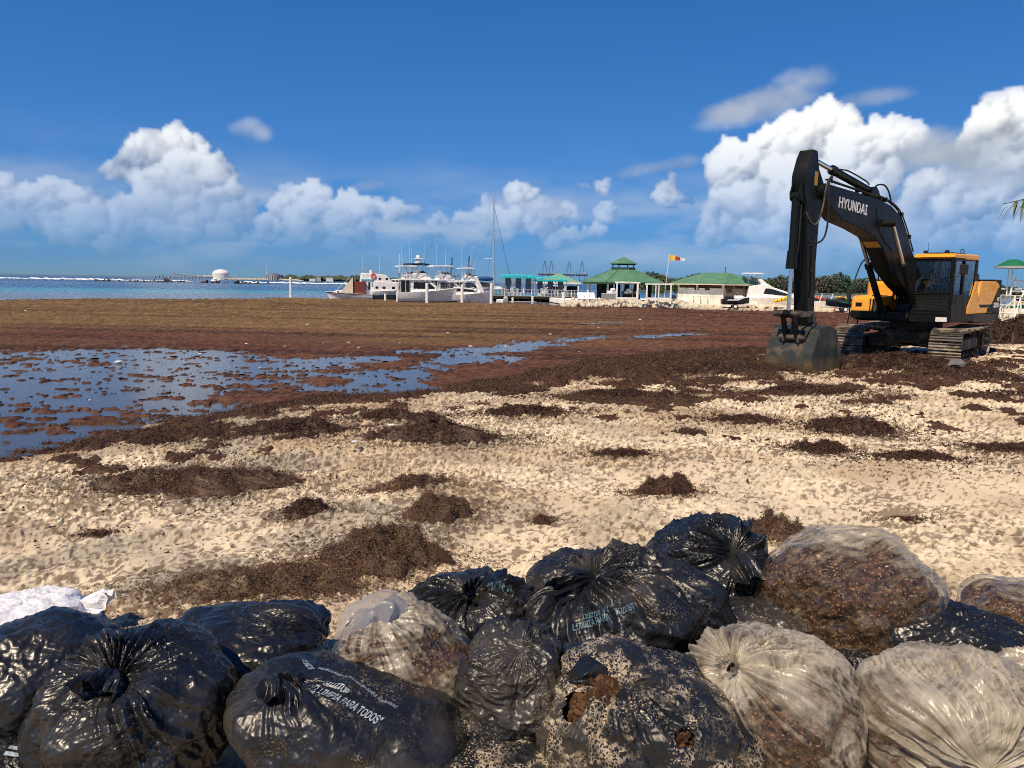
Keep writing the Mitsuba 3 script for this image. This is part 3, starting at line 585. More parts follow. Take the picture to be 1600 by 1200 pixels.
cw = ep('counterweight', loft([[(-2.30 - .50 * b * (1 - .55 * abs(t) ** 2.2), t * (1.33 + .02 * b), z) for t in np.linspace(-1, 1, 17)] + [(-2.02, 1.30, z), (-2.02, -1.30, z)] for z, b in ((1.10, .80), (1.16, 1.0), (1.9, 1.0), (2.2, .98), (2.30, .86))]), 'black_paint', 35)
txt = frame((-2.17, 1.361, 1.50), (-1, 0, 0), (0, 0, 1), (0, 1, 0))
part(cw, 'lettering', xf(lettering('220S', .13), txt), 'white_letters', False, EU)
part(cw, 'lettering', xf(lettering('HX', .11), frame((-2.30, 1.361, 1.68), (-1, 0, 0), (0, 0, 1), (0, 1, 0))), 'white_letters', False, EU)
ep('counterweight_side', prism([(-1.45, 1.346), (-2.50, 1.346), (-2.50, 2.10), (-2.30, 2.06), (-1.72, 1.50), (-1.48, 1.48)], 1.25, 1.360, .006), 'black_paint')
ep('fuel_tank', cat([bb(-.62, .38, -1.33, -.48, 1.34, 2.20, .09)]), 'yellow_paint', 35)
tb = ep('tool_box', prism([(.36, 1.30), (1.26, 1.30), (1.30, 1.36), (1.27, 1.66), (1.17, 1.77), (.36, 1.79)], -1.33, -.50, .03), 'yellow_paint')
part(tb, 'emblem', bb(1.285, 1.300, -1.20, -1.02, 1.46, 1.58, .01), 'black_paint', 30, EU @ tr(.0, 0, 0))
part(tb, 'vent_slot', bb(1.27, 1.302, -1.25, -.66, 1.345, 1.375), 'dark_yellow_mark', False, EU)
part(tb, 'strap', cat([bb(1.17, 1.305, -.80, -.77, 1.31, 1.70, .004), bb(.4, 1.2, -.80, -.77, 1.775, 1.80, .004)]), 'black_rubber', 30, EU)
part(tb, 'strap', cat([bb(1.17, 1.305, -.72, -.69, 1.31, 1.70, .004), bb(.4, 1.2, -.72, -.69, 1.775, 1.80, .004)]), 'black_rubber', 30, EU)
ep('fuel_cap', cyl((-.1, -.9, 2.19), (-.1, -.9, 2.26), .06, 12), 'black_rubber')
ep('handrail', tube(smoothpath([(1.28, -1.36, 1.20), (1.30, -1.37, 1.75), (1.06, -1.36, 2.30), (.78, -1.34, 2.72), (.55, -1.30, 2.82), (.30, -1.28, 2.80), (.22, -1.27, 2.55), (.20, -1.27, 2.18)], 7), .021, 8), 'black_paint')
ep('handrail', tube(smoothpath([(-.3, -1.28, 2.2), (-.3, -1.30, 2.55), (-.9, -1.30, 2.60), (-1.9, -1.30, 2.6), (-2.0, -1.28, 2.2)], 6), .018, 8), 'black_paint')
ep('air_intake', bb(-1.30, -.62, .55, 1.15, 2.20, 2.50, .09), 'black_rubber')
ep('exhaust', cyl((-1.6, -.2, 2.2), (-1.6, -.2, 2.62), .06, 12), 'black_rubber')
ep('step', cat([tube(smoothpath([(1.36, -1.33, 1.22), (1.40, -1.34, .95), (1.1, -1.34, .90), (.8, -1.34, .95), (.78, -1.33, 1.2)], 4), .02, 6)]), 'black_paint')
# boom ----------------------------------------------------
bm = ep('boom', prism(Polygon([(-.02, 1.72), (.02, 1.95), (1.20, 2.95), (1.80, 3.56), (2.25, 3.90), (2.75, 4.08), (3.4, 4.18), (4.7, 4.25), (6.20, 4.31), (6.42, 4.30), (6.54, 4.15), (6.48, 4.00), (6.22, 3.90), (5.4, 3.56), (4.5, 3.44), (3.65, 3.28), (3.1, 3.0), (2.5, 2.45), (1.6, 2.02), (.40, 1.58), (.14, 1.55)]), -.225, .225, .012), 'dark_paint', 25)
part(bm, 'boom_side_plate', prism([(2.35, 3.66), (2.85, 3.94), (3.7, 3.98), (3.5, 3.50), (3.15, 3.22), (2.6, 2.95)], .222, .240, .006), 'dark_paint', 30, EU)
part(bm, 'lettering', xf(lettering('HYUNDAI', .235), frame((4.92, .2262, 3.80), (-math.cos(.055), 0, -math.sin(.055)), (math.sin(-.055), 0, math.cos(.055)), (0, 1, 0))), 'white_letters', False, EU)
part(bm, 'painted_reflection', prism([(3.14, 3.035), (3.42, 3.178), (3.43, 3.158), (3.18, 3.02)], -.17, .20), 'dark_yellow_mark', False, EU)  # thin sheet painted as yellow reflected onto the boom's underside
part(bm, 'foot_pin', pin(.15, 1.76, -.36, .36, .10), 'dark_paint', 30, EU)
part(bm, 'tip_pin', cat([pin(6.40, 4.13, -.27, .27, .17, 20), pin(6.40, 4.13, -.30, .30, .07)]), 'dark_paint', 30, EU)
for y in (-.13, .10): part(bm, 'cylinder_bracket', prism([(3.1, 4.1), (3.9, 4.18), (3.68, 4.46), (3.54, 4.52), (3.38, 4.42)], y, y + .035, .006), 'dark_paint', 30, EU)
part(bm, 'cylinder_pin', pin(3.20, 3.62, -.55, .55, .085), 'dark_paint', 30, EU)
def ram(name, a, b_, y, r, rr, frac, parent=ex, light=True):
    a, b_ = np.array([a[0], y, a[1]]), np.array([b_[0], y, b_[1]]); m = a + (b_ - a) * frac; u = (b_ - a) / np.linalg.norm(b_ - a)
    key = ep(name, cat([cyl(a, m, r, 16), cyl(m - u * .10, m + u * .02, r * 1.22, 16), pin(a[0], a[2], y - r * 1.2, y + r * 1.2, r * 1.15)]), 'dark_paint', 30, parent)
    part(key, 'rod', cyl(m, b_, rr, 14), 'chrome' if light else 'dark_paint', 30, EU)
    part(key, 'rod_eye', pin(b_[0], b_[2], y - r * 1.1, y + r * 1.1, r * 1.05), 'dark_paint', 30, EU)
    return key
for y in (-.45, .45): ram('boom_cylinder', (1.30, 1.36), (3.20, 3.62), y, .085, .052, .55)
ac = ram('arm_cylinder', (3.58, 4.40), (6.80, 4.87), 0, .095, .055, .64)
part(ac, 'pipe', tube(smoothpath([(3.8, .06, 4.54), (4.1, .10, 4.60), (5.0, .10, 4.73), (5.4, .04, 4.74)], 5), .018, 6), 'black_rubber', 30, EU)
# arm -----------------------------------------------------
ar = ep('arm', prism(Polygon([(6.70, 4.99), (6.90, 5.0), (7.02, 4.82), (7.17, 4.44), (7.17, 4.22), (7.04, 3.80), (6.84, 2.40), (6.68, 1.25), (6.58, 1.02), (6.46, .98), (6.37, 1.10), (6.38, 1.40), (6.45, 2.60), (6.42, 3.72), (6.28, 4.0), (6.32, 4.32), (6.58, 4.62)]), -.165, .165, .012), 'dark_paint', 25)
part(ar, 'warning_sticker', bb(6.62, 6.76, .164, .1675, 4.24, 4.54), 'dark_yellow_mark', False, EU, 'small yellow warning sticker near the top of the arm')
part(ar, 'boss', pin(6.40, 4.13, -.24, .24, .18, 20), 'dark_paint', 30, EU)
part(ar, 'bucket_pin', cat([pin(6.46, 1.09, -.34, .34, .075), pin(6.46, 1.09, -.37, .37, .04)]), 'worn_steel', 30, EU)
for y in (-.12, .085): part(ar, 'cylinder_bracket', prism([(6.95, 4.50), (7.22, 4.26), (7.32, 4.02), (7.24, 3.88), (6.98, 3.75)], y, y + .035, .006), 'dark_paint', 30, EU)
bc = ram('bucket_cylinder', (7.22, 3.96), (7.25, 1.38), 0, .088, .045, .60)
part(bc, 'rod_guard', cat([cyl((7.235, 0, 2.78), (7.238, 0, 2.38), .108, 14, .128)]), 'dark_paint', 30, EU)
part(bc, 'pipe', tube(smoothpath([(7.20, .13, 3.78), (7.23, .14, 3.5), (7.24, .14, 2.9), (7.22, .11, 2.7)], 5), .017, 6), 'black_rubber', 30, EU)
ln = ep('guide_link', cat([prism([(6.58, 1.40), (6.60, 1.32), (7.20, 1.30), (7.28, 1.38), (7.20, 1.46)], y, y + .05, .008) for y in (-.26, .21)] + [pin(7.25, 1.38, -.33, .33, .075), pin(6.62, 1.38, -.29, .29, .06)]), 'worn_steel')
ep('bucket_link', cat([prism([(7.17, 1.38), (7.33, 1.38), (7.12, .84), (6.96, .84)], y, y + .06, .008) for y in (-.16, .10)]), 'dark_paint')
ep('arm_hose', tube(smoothpath([(6.10, .24, 4.36), (6.34, .33, 4.44), (6.48, .36, 4.20), (6.40, .36, 3.6), (6.42, .32, 3.15), (6.60, .26, 2.98), (6.86, .18, 3.0)], 8), .022, 7), 'black_rubber')
ep('arm_hose', tube(smoothpath([(6.0, .18, 4.38), (6.24, .30, 4.48), (6.46, .30, 4.26), (6.54, .28, 3.75), (6.68, .24, 3.40), (6.86, .18, 3.44), (7.02, .15, 3.62)], 8), .020, 7), 'worn_steel')
for y in (.14, .19): ep('boom_pipe', tube(smoothpath([(1.1, y, 3.0), (1.68, y, 3.62), (2.15, y, 4.0), (2.7, y, 4.18), (3.4, y + .02, 4.27), (4.1, y + .04, 4.28), (4.7, y, 4.33), (5.6, y, 4.38), (6.2, y, 4.42)], 6), .020, 6), 'black_rubber')
for q, z in ((1.45, 3.38), (2.05, 3.93), (3.1, 4.23), (4.6, 4.33)): ep('pipe_clamp', bb(q - .04, q + .04, .10, .23, z - .06, z + .05, .01), 'black_paint')
ep('boom_hose', tube(smoothpath([(2.5, .10, 4.14), (2.8, .14, 4.42), (3.1, .14, 4.58), (3.45, .12, 4.56), (3.6, .1, 4.46)], 6), .022, 6), 'black_rubber')
ep('boom_hose', tube(smoothpath([(.6, -.28, 1.9), (1.2, -.34, 2.5), (1.3, -.33, 2.9), (1.0, -.3, 2.9)], 6), .025, 6), 'black_rubber')
ep('arm_pipe', cat([cyl((6.70, .185, 2.9), (6.60, .185, 1.8), .018, 6), bb(6.60, 6.69, .16, .21, 2.3, 2.4, .01), bb(6.55, 6.64, .16, .21, 1.75, 1.85, .01)]), 'black_rubber')
# bucket --------------------------------------------------
outer = smoothpath([(6.16, 1.06), (6.40, 1.10), (6.72, 1.08), (6.86, 1.02), (6.93, .86), (7.02, .66), (7.12, .44), (7.12, .18), (6.98, .01), (6.60, -.05), (6.10, -.05), (5.72, -.03)], 5)
q = Polygon(np.vstack([outer, [(5.72, .0), (5.95, .5)]]))
shell_in = np.array(outer) + 0; nrm = np.gradient(outer, axis=0); nrm = np.stack([nrm[:, 1], -nrm[:, 0]], 1) / np.linalg.norm(nrm, axis=1, keepdims=True)
inner = outer + nrm * .03
bk = ep('bucket', prism(Polygon(np.vstack([outer, inner[::-1]])), -.55, .55), 'bucket_paint', 40)
for y in (-.57, .535): part(bk, 'side_plate', prism(Polygon(np.vstack([outer, [(5.66, -.03), (5.62, .10), (5.74, .34), (5.90, .72), (6.02, .98)]])), y, y + .035, .008), 'bucket_paint', 30, EU)
for y in (-.595, .57): part(bk, 'side_cutter', prism([(5.62, -.02), (5.60, .12), (5.74, .40), (5.90, .74), (6.02, .72), (5.88, .30), (5.78, -.02)], y, y + .03, .006), 'worn_steel', 30, EU)
for z0, z1, nn in ((.16, .30, 'wear_strip'), (-.03, .04, 'wear_strip')):
    idx = [i for i in range(len(outer)) if z0 - .12 <= outer[i][1] <= z1 + .10 and outer[i][0] > 6.5]
    a = outer[idx]; b_ = a - nrm[idx] * .016
    part(bk, nn, prism(Polygon(np.vstack([a, b_[::-1]])).buffer(0), -.53, .53), 'bucket_paint', 40, EU)
for y in (-.21, .15): part(bk, 'ear', prism([(6.18, 1.0), (6.16, 1.16), (6.30, 1.20), (6.62, 1.13), (6.90, 1.02), (7.08, .86), (7.10, .74), (6.98, .70), (6.86, .98)], y, y + .05, .008), 'bucket_paint', 30, EU)
part(bk, 'link_pin', cat([pin(7.02, .84, -.28, .28, .068), pin(7.02, .84, -.31, .31, .04)]), 'worn_steel', 30, EU)
for k in range(5):
    y = -.50 + k * .25
    part(bk, 'tooth', loft([[(5.84, y - .055, -.055), (5.84, y + .055, -.055), (5.84, y + .055, .05), (5.84, y - .055, .05)], [(5.48, y - .045, -.045), (5.48, y + .045, -.045), (5.48, y + .045, -.02), (5.48, y - .045, -.02)]]), 'worn_steel', 30, EU)
part(bk, 'cutting_edge', bb(5.66, 5.80, -.56, .56, -.05, .0, .01), 'worn_steel', 30, EU)
ep('bucket_hose', tube(smoothpath([(6.55, .30, 1.32), (6.75, .36, 1.15), (6.95, .33, .95), (7.0, .30, .78)], 6), .02, 6), 'black_rubber')

# ---------------------------------------------------------------- the heap of filled bags in front
GROUND = .36
def film_dust(base, dust, speck, worm, blotch):
    """Black film with sand stuck to it: grains, smears and a pale bloom."""
    def fn(p, n, uv):
        m = dfbm(p.x * 4.2 + 3.0, p.y * 4.2, p.z * 4.2, 3)
        g = dss(.64, .72, dn(p.x * 210, p.y * 210, p.z * 150)) * dss(.52, .70, dfbm(p.x * 9, p.y * 9, p.z * 9 + 4.0, 3)) * speck
        r = 1 - dr.abs(2 * dfbm(p.x * 110, p.y * 80, p.z * 80, 2) - 1)
        w = dss(.72, .92, r) * dss(.42, .62, dfbm(p.x * 17, p.y * 17, p.z * 17 + 2.0, 3)) * dss(.34, .50, m) * worm
        b = dss(.46, .72, m) * blotch * (.5 + .5 * dn(p.x * 60, p.y * 60, p.z * 60))
        return dmix(base, dust, dr.clip(dr.maximum(dr.maximum(g, w), b), 0, 1))
    return mikit.proc(fn)
FB = lambda a: mikit.proc(lambda p, n, uv: a * (1 - dr.abs(2 * dfbm(p.x * 26, p.y * 26, p.z * 26, 2) - 1)) + a * .4 * dn(p.x * 85, p.y * 85, p.z * 85), eps=.0015)
DUST = [.46, .38, .27]
fb1, fb2 = FB(.0042), FB(.006)
mat('black_film', film_dust([.0085, .0100, .0128], DUST, .10, .0, .045), .33, .6, bump=fb1)
mat('black_film_sandy', film_dust([.0095, .0108, .0135], DUST, .34, .06, .12), .37, .55, bump=fb1)
mat('black_film_caked', film_dust([.0120, .0135, .0160], DUST, .9, .85, .14), .40, .45, bump=fb2)
def film_white(p, n, uv):
    """uv.x: dust and folds that whiten the film there; uv.y: the angle round the knot, along which the fine folds run."""
    st = dfbm(uv.y * 26.0, p.x * 2.0, p.z * 2.0, 3); t = dfbm(p.x * 24, p.y * 24, p.z * 24, 3)
    return dr.clip(uv.x + .60 * (st - .5) + .65 * (t - .5) + .25 * (dn(p.x * 130, p.y * 130, p.z * 130) - .5), 0.02, .97)
def weed_fill(p, n, uv):
    t = dfbm(p.x * 55, p.y * 55, p.z * 55, 4)
    b = dmix([.020, .010, .006], [.112, .055, .025], dss(.32, .70, t))
    return dmix(b, [.30, .19, .10], dss(.70, .80, dn(p.x * 140, p.y * 140, p.z * 100)))
scene['clear_film'] = {'type': 'blendbsdf', 'weight': mikit.proc(film_white), 'a': {'type': 'thindielectric', 'int_ior': 1.5}, 'b': {'type': 'twosided', 'bsdf': {'type': 'principled', 'base_color': rgb([.40, .36, .285]), 'roughness': .32, 'specular': .5, 'clearcoat': .2}}}
mat('weed_fill', mikit.proc(weed_fill), .8, .3)
mat('white_film', [.74, .76, .80], .24, .5, coat=.5, bump=fb1)
scene['loose_film'] = {'type': 'bumpmap', 'arbitrary': fb1, 'scale': 1.0, 'bsdf': {'type': 'principledthin', 'base_color': rgb([.86, .86, .88]), 'roughness': .20, 'spec_trans': .72, 'diff_trans': .9, 'eta': 1.4}}
mat('filling', dusty([.045, .020, .009], [.12, .062, .026], .45, .6, .9, 40.0), .8, .3)
mat('print_white', [.36, .44, .50], .45, .4)
mat('print_blue', [.10, .19, .25], .4, .4)

def ridge(n, k=1.0): return (1 - np.abs(2 * n - 1)) ** k
BAG = {}
def bag(label, px, kind, knot, film, group=None, creases=1.0, crumple=1.0, ratio=1.0, tilt=0.0, lift=None, tail=None, seed=0, K=5.0, nt=150, npf=210, pull=None, square=2.3, hole=None, streak=None, yaw=0.0, flat=.55, reach=.8):
    cx, cy, hw, hh = px; dist = 3.0
    for _ in range(6):
        a = .97 * hw / F_PX * dist; v = .94 * hh / F_PX * dist
        c = v / math.hypot(math.cos(.5), math.sin(.5) * ratio * a / max(v, .05)) if lift is None else v / math.hypot(math.cos(.5), math.sin(.5))
        b = ratio * a
        zc = GROUND + (c * .80 if lift is None else lift)
        o = at_z(cx, cy + 7, zc); dist = (o - EYE) @ C_F
    rng = np.random.default_rng(seed + 900)
    g = o - EYE; h = np.array([g[0], g[1], 0]) / np.hypot(g[0], g[1]); right = np.array([h[1], -h[0], 0]); up = np.array([0, 0, 1.0])
    cz, sz = math.cos(yaw), math.sin(yaw); right, h = right * cz + h * sz, h * cz - right * sz
    ct, st = math.cos(tilt), math.sin(tilt)
    ex_, ez_ = right * ct + up * st, up * ct - right * st; ey_ = -h            # right, towards the viewer, up
    k = np.array(knot, float); k /= np.linalg.norm(k)
    kl = np.array([k[0], k[2], k[1]])                                          # in the bag's own axes (x right, y near, z up)
    t1 = np.array([.1, -.75, -.65]); t1 = t1 - kl * (t1 @ kl); t1 /= np.linalg.norm(t1); t2 = np.cross(kl, t1)     # the seam lies underneath
    th = np.concatenate([np.linspace(.07, .8, int(nt * .42), endpoint=False), np.linspace(.8, PI - .03, nt - int(nt * .42))])
    ph = np.arange(npf) * 2 * PI / npf
    TH_, PH = np.meshgrid(th, ph, indexing='ij')
    # creases wander a little as they run out from the knot
    wob = (N(np.stack([np.cos(PH) * 2, np.sin(PH) * 2, TH_ * 2.5 + seed], -1), seed) - .5) * (.14 if film == 'clear_film' else .30) * np.clip(TH_, 0, 1.2)
    P2 = PH + wob
    D = np.cos(TH_)[..., None] * kl + np.sin(TH_)[..., None] * (np.cos(PH)[..., None] * t1 + np.sin(PH)[..., None] * t2)
    R = (np.abs(D[..., 0] / a) ** square + np.abs(D[..., 1] / b) ** square + np.abs(D[..., 2] / c) ** square) ** (-1 / square)
    big = (FBM(D * 1.6 + seed * 3.1, 3, seed) - .5) * .34 + (FBM(D * 3.6 + seed, 2, seed + 5) - .5) * .12
    R = R * (1 + big)
    size = (a * b * c) ** (1 / 3)
    env = np.exp(-TH_ / reach)
    ring = lambda f, s, tt=.7: N(np.stack([np.cos(P2) * f, np.sin(P2) * f, TH_ * tt + s], -1), seed + int(s * 7))
    r1 = ridge(ring(K, 1.3), 1.5); r2 = ridge(ring(K * 2.1, 5.2, 1.1), 1.6); r3 = ridge(ring(K * 4.0, 9.1, 1.8), 1.4)
    near0 = np.clip(np.sin(np.minimum(TH_, PI / 2)) * 1.7, .10, 1)
    amp = .30 + 1.35 * sstep(.25, .75, N(np.stack([np.cos(P2) * 1.1 + 5, np.sin(P2) * 1.1, TH_ * .6 + seed], -1), seed + 9))
    disp = creases * amp * size * near0 * ((r1 - .5) * .15 * env + (r2 ** 1.5 - .38) * .13 * np.exp(-TH_ / (reach * 1.1)) + (r3 ** 1.3 - .4) * .062 * np.exp(-TH_ / (reach * 1.5)))
    X = D * R[..., None]
    Q = X / size
    rot_r = trimesh.transformations.random_rotation_matrix(rng.uniform(size=3))[:3, :3]
    if streak is None: S1 = rot_r
    else:
        e0 = np.array([streak[0], streak[2], streak[1]], float); e0 /= np.linalg.norm(e0); e1 = np.cross(e0, [.3, .5, .8]); e1 /= np.linalg.norm(e1); S1 = np.stack([e0, e1, np.cross(e0, e1)])
    q1 = Q @ S1.T + (FBM(Q * 1.5, 2, seed + 3)[..., None] - .5) * (.35 if film == 'clear_film' else .6)
    msk = sstep(.40, .62, FBM(Q * 1.3 + 7, 2, seed + 8))
    st1 = ridge(N(q1 * np.array([1.4, 8.0, 8.0]), seed + 21), 1.8); st2 = ridge(N(q1 * np.array([3.0, 17.0, 17.0]), seed + 22), 1.6)
    disp += crumple * size * (msk * ((st1 ** 1.6 - .35) * .060 + (st2 ** 1.5 - .35) * .028))
    pts_ = rng.normal(size=(46, 3)); pts_ *= (1.0 / np.linalg.norm(pts_, axis=1, keepdims=True)) * rng.uniform(.9, 1.1, (46, 1))
    qq = D + (FBM(D * 4, 2, seed + 61)[..., None] - .5) * .22
    dk = cKDTree(pts_).query(qq.reshape(-1, 3), k=2)[0]; gap = (dk[:, 1] - dk[:, 0]).reshape(R.shape)
    on = sstep(.40, .60, FBM(D * 2.2 + 3, 2, seed + 62))
    disp += crumple * size * (.040 * np.exp(-gap / .035) * on + .03 * np.minimum(gap, .25))
    pts_ = rng.normal(size=(420, 3)); pts_ /= np.linalg.norm(pts_, axis=1, keepdims=True)
    dk = cKDTree(pts_).query((D + (FBM(D * 9, 2, seed + 64)[..., None] - .5) * .12).reshape(-1, 3), k=2)[0]; gap = (dk[:, 1] - dk[:, 0]).reshape(R.shape)
    disp += (.35 + .65 * crumple) * size * sstep(.42, .58, FBM(D * 2.6 + 8, 2, seed + 66)) * (.019 * np.exp(-gap / .012) + .05 * np.minimum(gap, .09))
    c1 = ridge(FBM(Q * 2.8, 2, seed + 31), 2.0); c2 = ridge(FBM(Q * 6.5, 2, seed + 32), 1.8); c3 = ridge(FBM(Q * 14, 2, seed + 33), 1.5)
    disp += crumple * size * ((c1 - .6) * .018 + (c2 - .6) * .013 * (1.2 - .6 * msk) + (c3 - .6) * .0035)
    nrm = X / np.array([a * a, b * b, c * c]); nrm /= np.linalg.norm(nrm, axis=-1, keepdims=True)
    X = X + nrm * disp[..., None]
    # the film is drawn in around the knot
    dimple = size * .16 * np.exp(-(TH_ / .42) ** 2) * creases
    X = X - kl * dimple[..., None]
    if pull is not None:                                                       # a corner of film dragged out of the round
        pd = np.array([pull[0], pull[2], pull[1]], float); L_ = np.linalg.norm(pd); pd /= L_
        X = X + pd * (L_ * size * np.clip((D @ pd - .55) / .45, 0, 1) ** 1.6)[..., None]
    rings = [X[i] for i in range(len(th))]
    ntail = 0
    if tail:
        base = X[0]; c0 = base.mean(0); bend = np.array([tail[1][0], tail[1][2], tail[1][1]], float); n_ = 26; ntail = n_; out = []
        for j in range(n_, 0, -1):
            s_ = j / n_; ctr = c0 + kl * tail[0] * s_ * (1 - .35 * s_) + bend * s_ ** 1.5
            dirn = kl * tail[0] * (1 - .7 * s_) + bend * 1.5 * s_ ** .5; dirn /= np.linalg.norm(dirn)
            u1 = np.cross(dirn, t2); u1 /= np.linalg.norm(u1); u2 = np.cross(dirn, u1)
            u1, u2 = -u1 * np.sign(u1 @ t1) * -1, u2 * np.sign(u2 @ t2)
            rad = .030 + (tail[2] - .030) * sstep(.0, 1.0, s_) ** .8
            ruf = 1 + s_ ** .7 * (.95 * (ridge(N(np.stack([np.cos(ph) * 2.6 + 9, np.sin(ph) * 2.6, 0 * ph + s_ * 1.1], -1), seed + 41), 1.0) - .55) + .5 * (ridge(N(np.stack([np.cos(ph) * 6, np.sin(ph) * 6, 0 * ph + s_ * 2.4], -1), seed + 42)) - .5)) + .25 * (1 - s_) * (ridge(N(np.stack([np.cos(ph) * 8, np.sin(ph) * 8, 0 * ph + 3], -1), seed + 43)) - .5)
            sq = 1 - .45 * s_ * tail[3]
            out.append(ctr + rad * ruf[:, None] * (np.cos(ph)[:, None] * u1 + sq * np.sin(ph)[:, None] * u2) + dirn * (.05 * s_ * (N(np.stack([np.cos(ph) * 3, np.sin(ph) * 3, ph * 0 + seed], -1), seed + 44) - .5))[:, None])
        rings = out + rings
    G = np.array(rings); k_, n_ = G.shape[:2]
    W = o + G[..., :1] * ex_ + G[..., 1:2] * ey_ + G[..., 2:] * ez_
    # resting on the sand: the underside spreads and flattens
    zz = W[..., 2]; fl = GROUND + .0; low = zz < fl + .12
    W[..., 2] = np.where(low, fl + .12 * np.exp(np.minimum((zz - fl - .12), 0) / .12) - .02, zz) if lift is None else zz
    v = W.reshape(-1, 3)
    i, j = np.meshgrid(np.arange(k_ - 1), np.arange(n_), indexing='ij')
    f = np.stack([i * n_ + j, (i + 1) * n_ + j, (i + 1) * n_ + (j + 1) % n_, i * n_ + (j + 1) % n_], -1).reshape(-1, 4)
    f = np.vstack([f[:, [0, 1, 2]], f[:, [0, 2, 3]]])
    v = np.vstack([v, W[-1].mean(0)]); f = np.vstack([f, np.stack([(k_ - 1) * n_ + np.arange(n_), np.full(n_, len(v) - 1), (k_ - 1) * n_ + (np.arange(n_) + 1) % n_], 1)])
    if not tail:
        v = np.vstack([v, W[0].mean(0)]); f = np.vstack([f, np.stack([(np.arange(n_) + 1) % n_, np.full(n_, len(v) - 1), np.arange(n_)], 1)])
    tm = trimesh.Trimesh(v, f, process=False)
    if tm.volume < 0 and not tail: f = f[:, ::-1]
    vn = np.zeros_like(v); fn_ = np.cross(v[f[:, 1]] - v[f[:, 0]], v[f[:, 2]] - v[f[:, 0]])
    if ((fn_ * (v[f].mean(1) - o)).sum(1)).mean() < 0: f = f[:, ::-1]
    key = thing(kind, label, 'bag', group); full = f
    if hole:
        for (hx, hy, hr, seed_h) in hole:
            c_h = hit((v, f), hx, hy); d_ = v - c_h
            dd = np.linalg.norm(d_, axis=1) + (N(d_ * 22, seed_h) - .5) * hr * 1.2
            f = f[~(dd[f] < hr).all(1)]
    col = None
    if film == 'clear_film':
        hgt = np.concatenate([np.zeros(ntail * npf), ((r1 + r2) * .5 * env + .5 * st2 * msk + .45 * c2).reshape(-1)])
        n0 = len(v) - len(hgt); hgt = np.concatenate([hgt, np.zeros(n0)])
        ty = FBM((v - o) * 5.0, 3, seed + 52)
        lng = np.concatenate([np.zeros(ntail * npf), (sstep(.50, .80, ridge(ring(K * 3.2, 3.3, .8), 1.0)) * (.35 + .65 * msk) + sstep(.55, .9, st2) * msk).reshape(-1), np.zeros(n0)])
        knotp = np.concatenate([np.ones(ntail * npf), np.exp(-(TH_ / .55) ** 2).reshape(-1), np.zeros(n0)])
        top_ = np.clip((v[:, 2] - o[2]) / c, 0, 1)
        w = np.clip(pale_of[0] + .85 * (ty - .46) * pale_of[1] * 2 + .45 * (hgt - .55) + .35 * lng * pale_of[1] + .6 * knotp * pale_of[2] + .20 * top_, 0, 1)
        pv = np.concatenate([np.tile(ph, ntail), P2.reshape(-1), np.zeros(n0)]); col = np.stack([w, pv], 1)
    if film == 'clear_film':
        scene[key + '__film'] = mikit.ply((v, f), film, smooth=True, uv=col); BAG[key] = ((v, f), o, size)
        Xi = D * (R * (.955 - .05 * np.exp(-(TH_ / .5) ** 2)) + size * (.05 * (FBM(Q * 5, 3, seed + 71) - .6) + .045 * (FBM(Q * 16, 2, seed + 72) - .6)))[..., None] - kl * (dimple * 1.15)[..., None]
        Xi = Xi[::1, ::2]; Wi = o + Xi[..., :1] * ex_ + Xi[..., 1:2] * ey_ + Xi[..., 2:] * ez_; zz = Wi[..., 2] - .012
        Wi[..., 2] = np.where(zz < fl + .12, fl + .12 * np.exp(np.minimum((zz - fl - .12), 0) / .12) - .005, zz) if lift is None else zz
        k2, n2 = Wi.shape[:2]; i, j = np.meshgrid(np.arange(k2 - 1), np.arange(n2), indexing='ij')
        fi = np.stack([i * n2 + j, (i + 1) * n2 + j, (i + 1) * n2 + (j + 1) % n2, i * n2 + (j + 1) % n2], -1).reshape(-1, 4)
        part(key, 'seaweed_filling', (Wi.reshape(-1, 3), fi), 'weed_fill', True)
        return key
    put(key, (v, f), film, smooth=True)
    BAG[key] = ((v, full), o, size)
    return key
pale_of = [.2, .8, 1.0]
def hit(m, px, py):
    tm = trimesh.Trimesh(m[0], m[1], process=False); d = ray(px, py)[None]; d = d / np.linalg.norm(d)
    loc, idx, tri = tm.ray.intersects_location(EYE[None], d, multiple_hits=True)
    if len(loc) == 0: return None
    return loc[np.argmin(np.linalg.norm(loc - EYE, axis=1))]
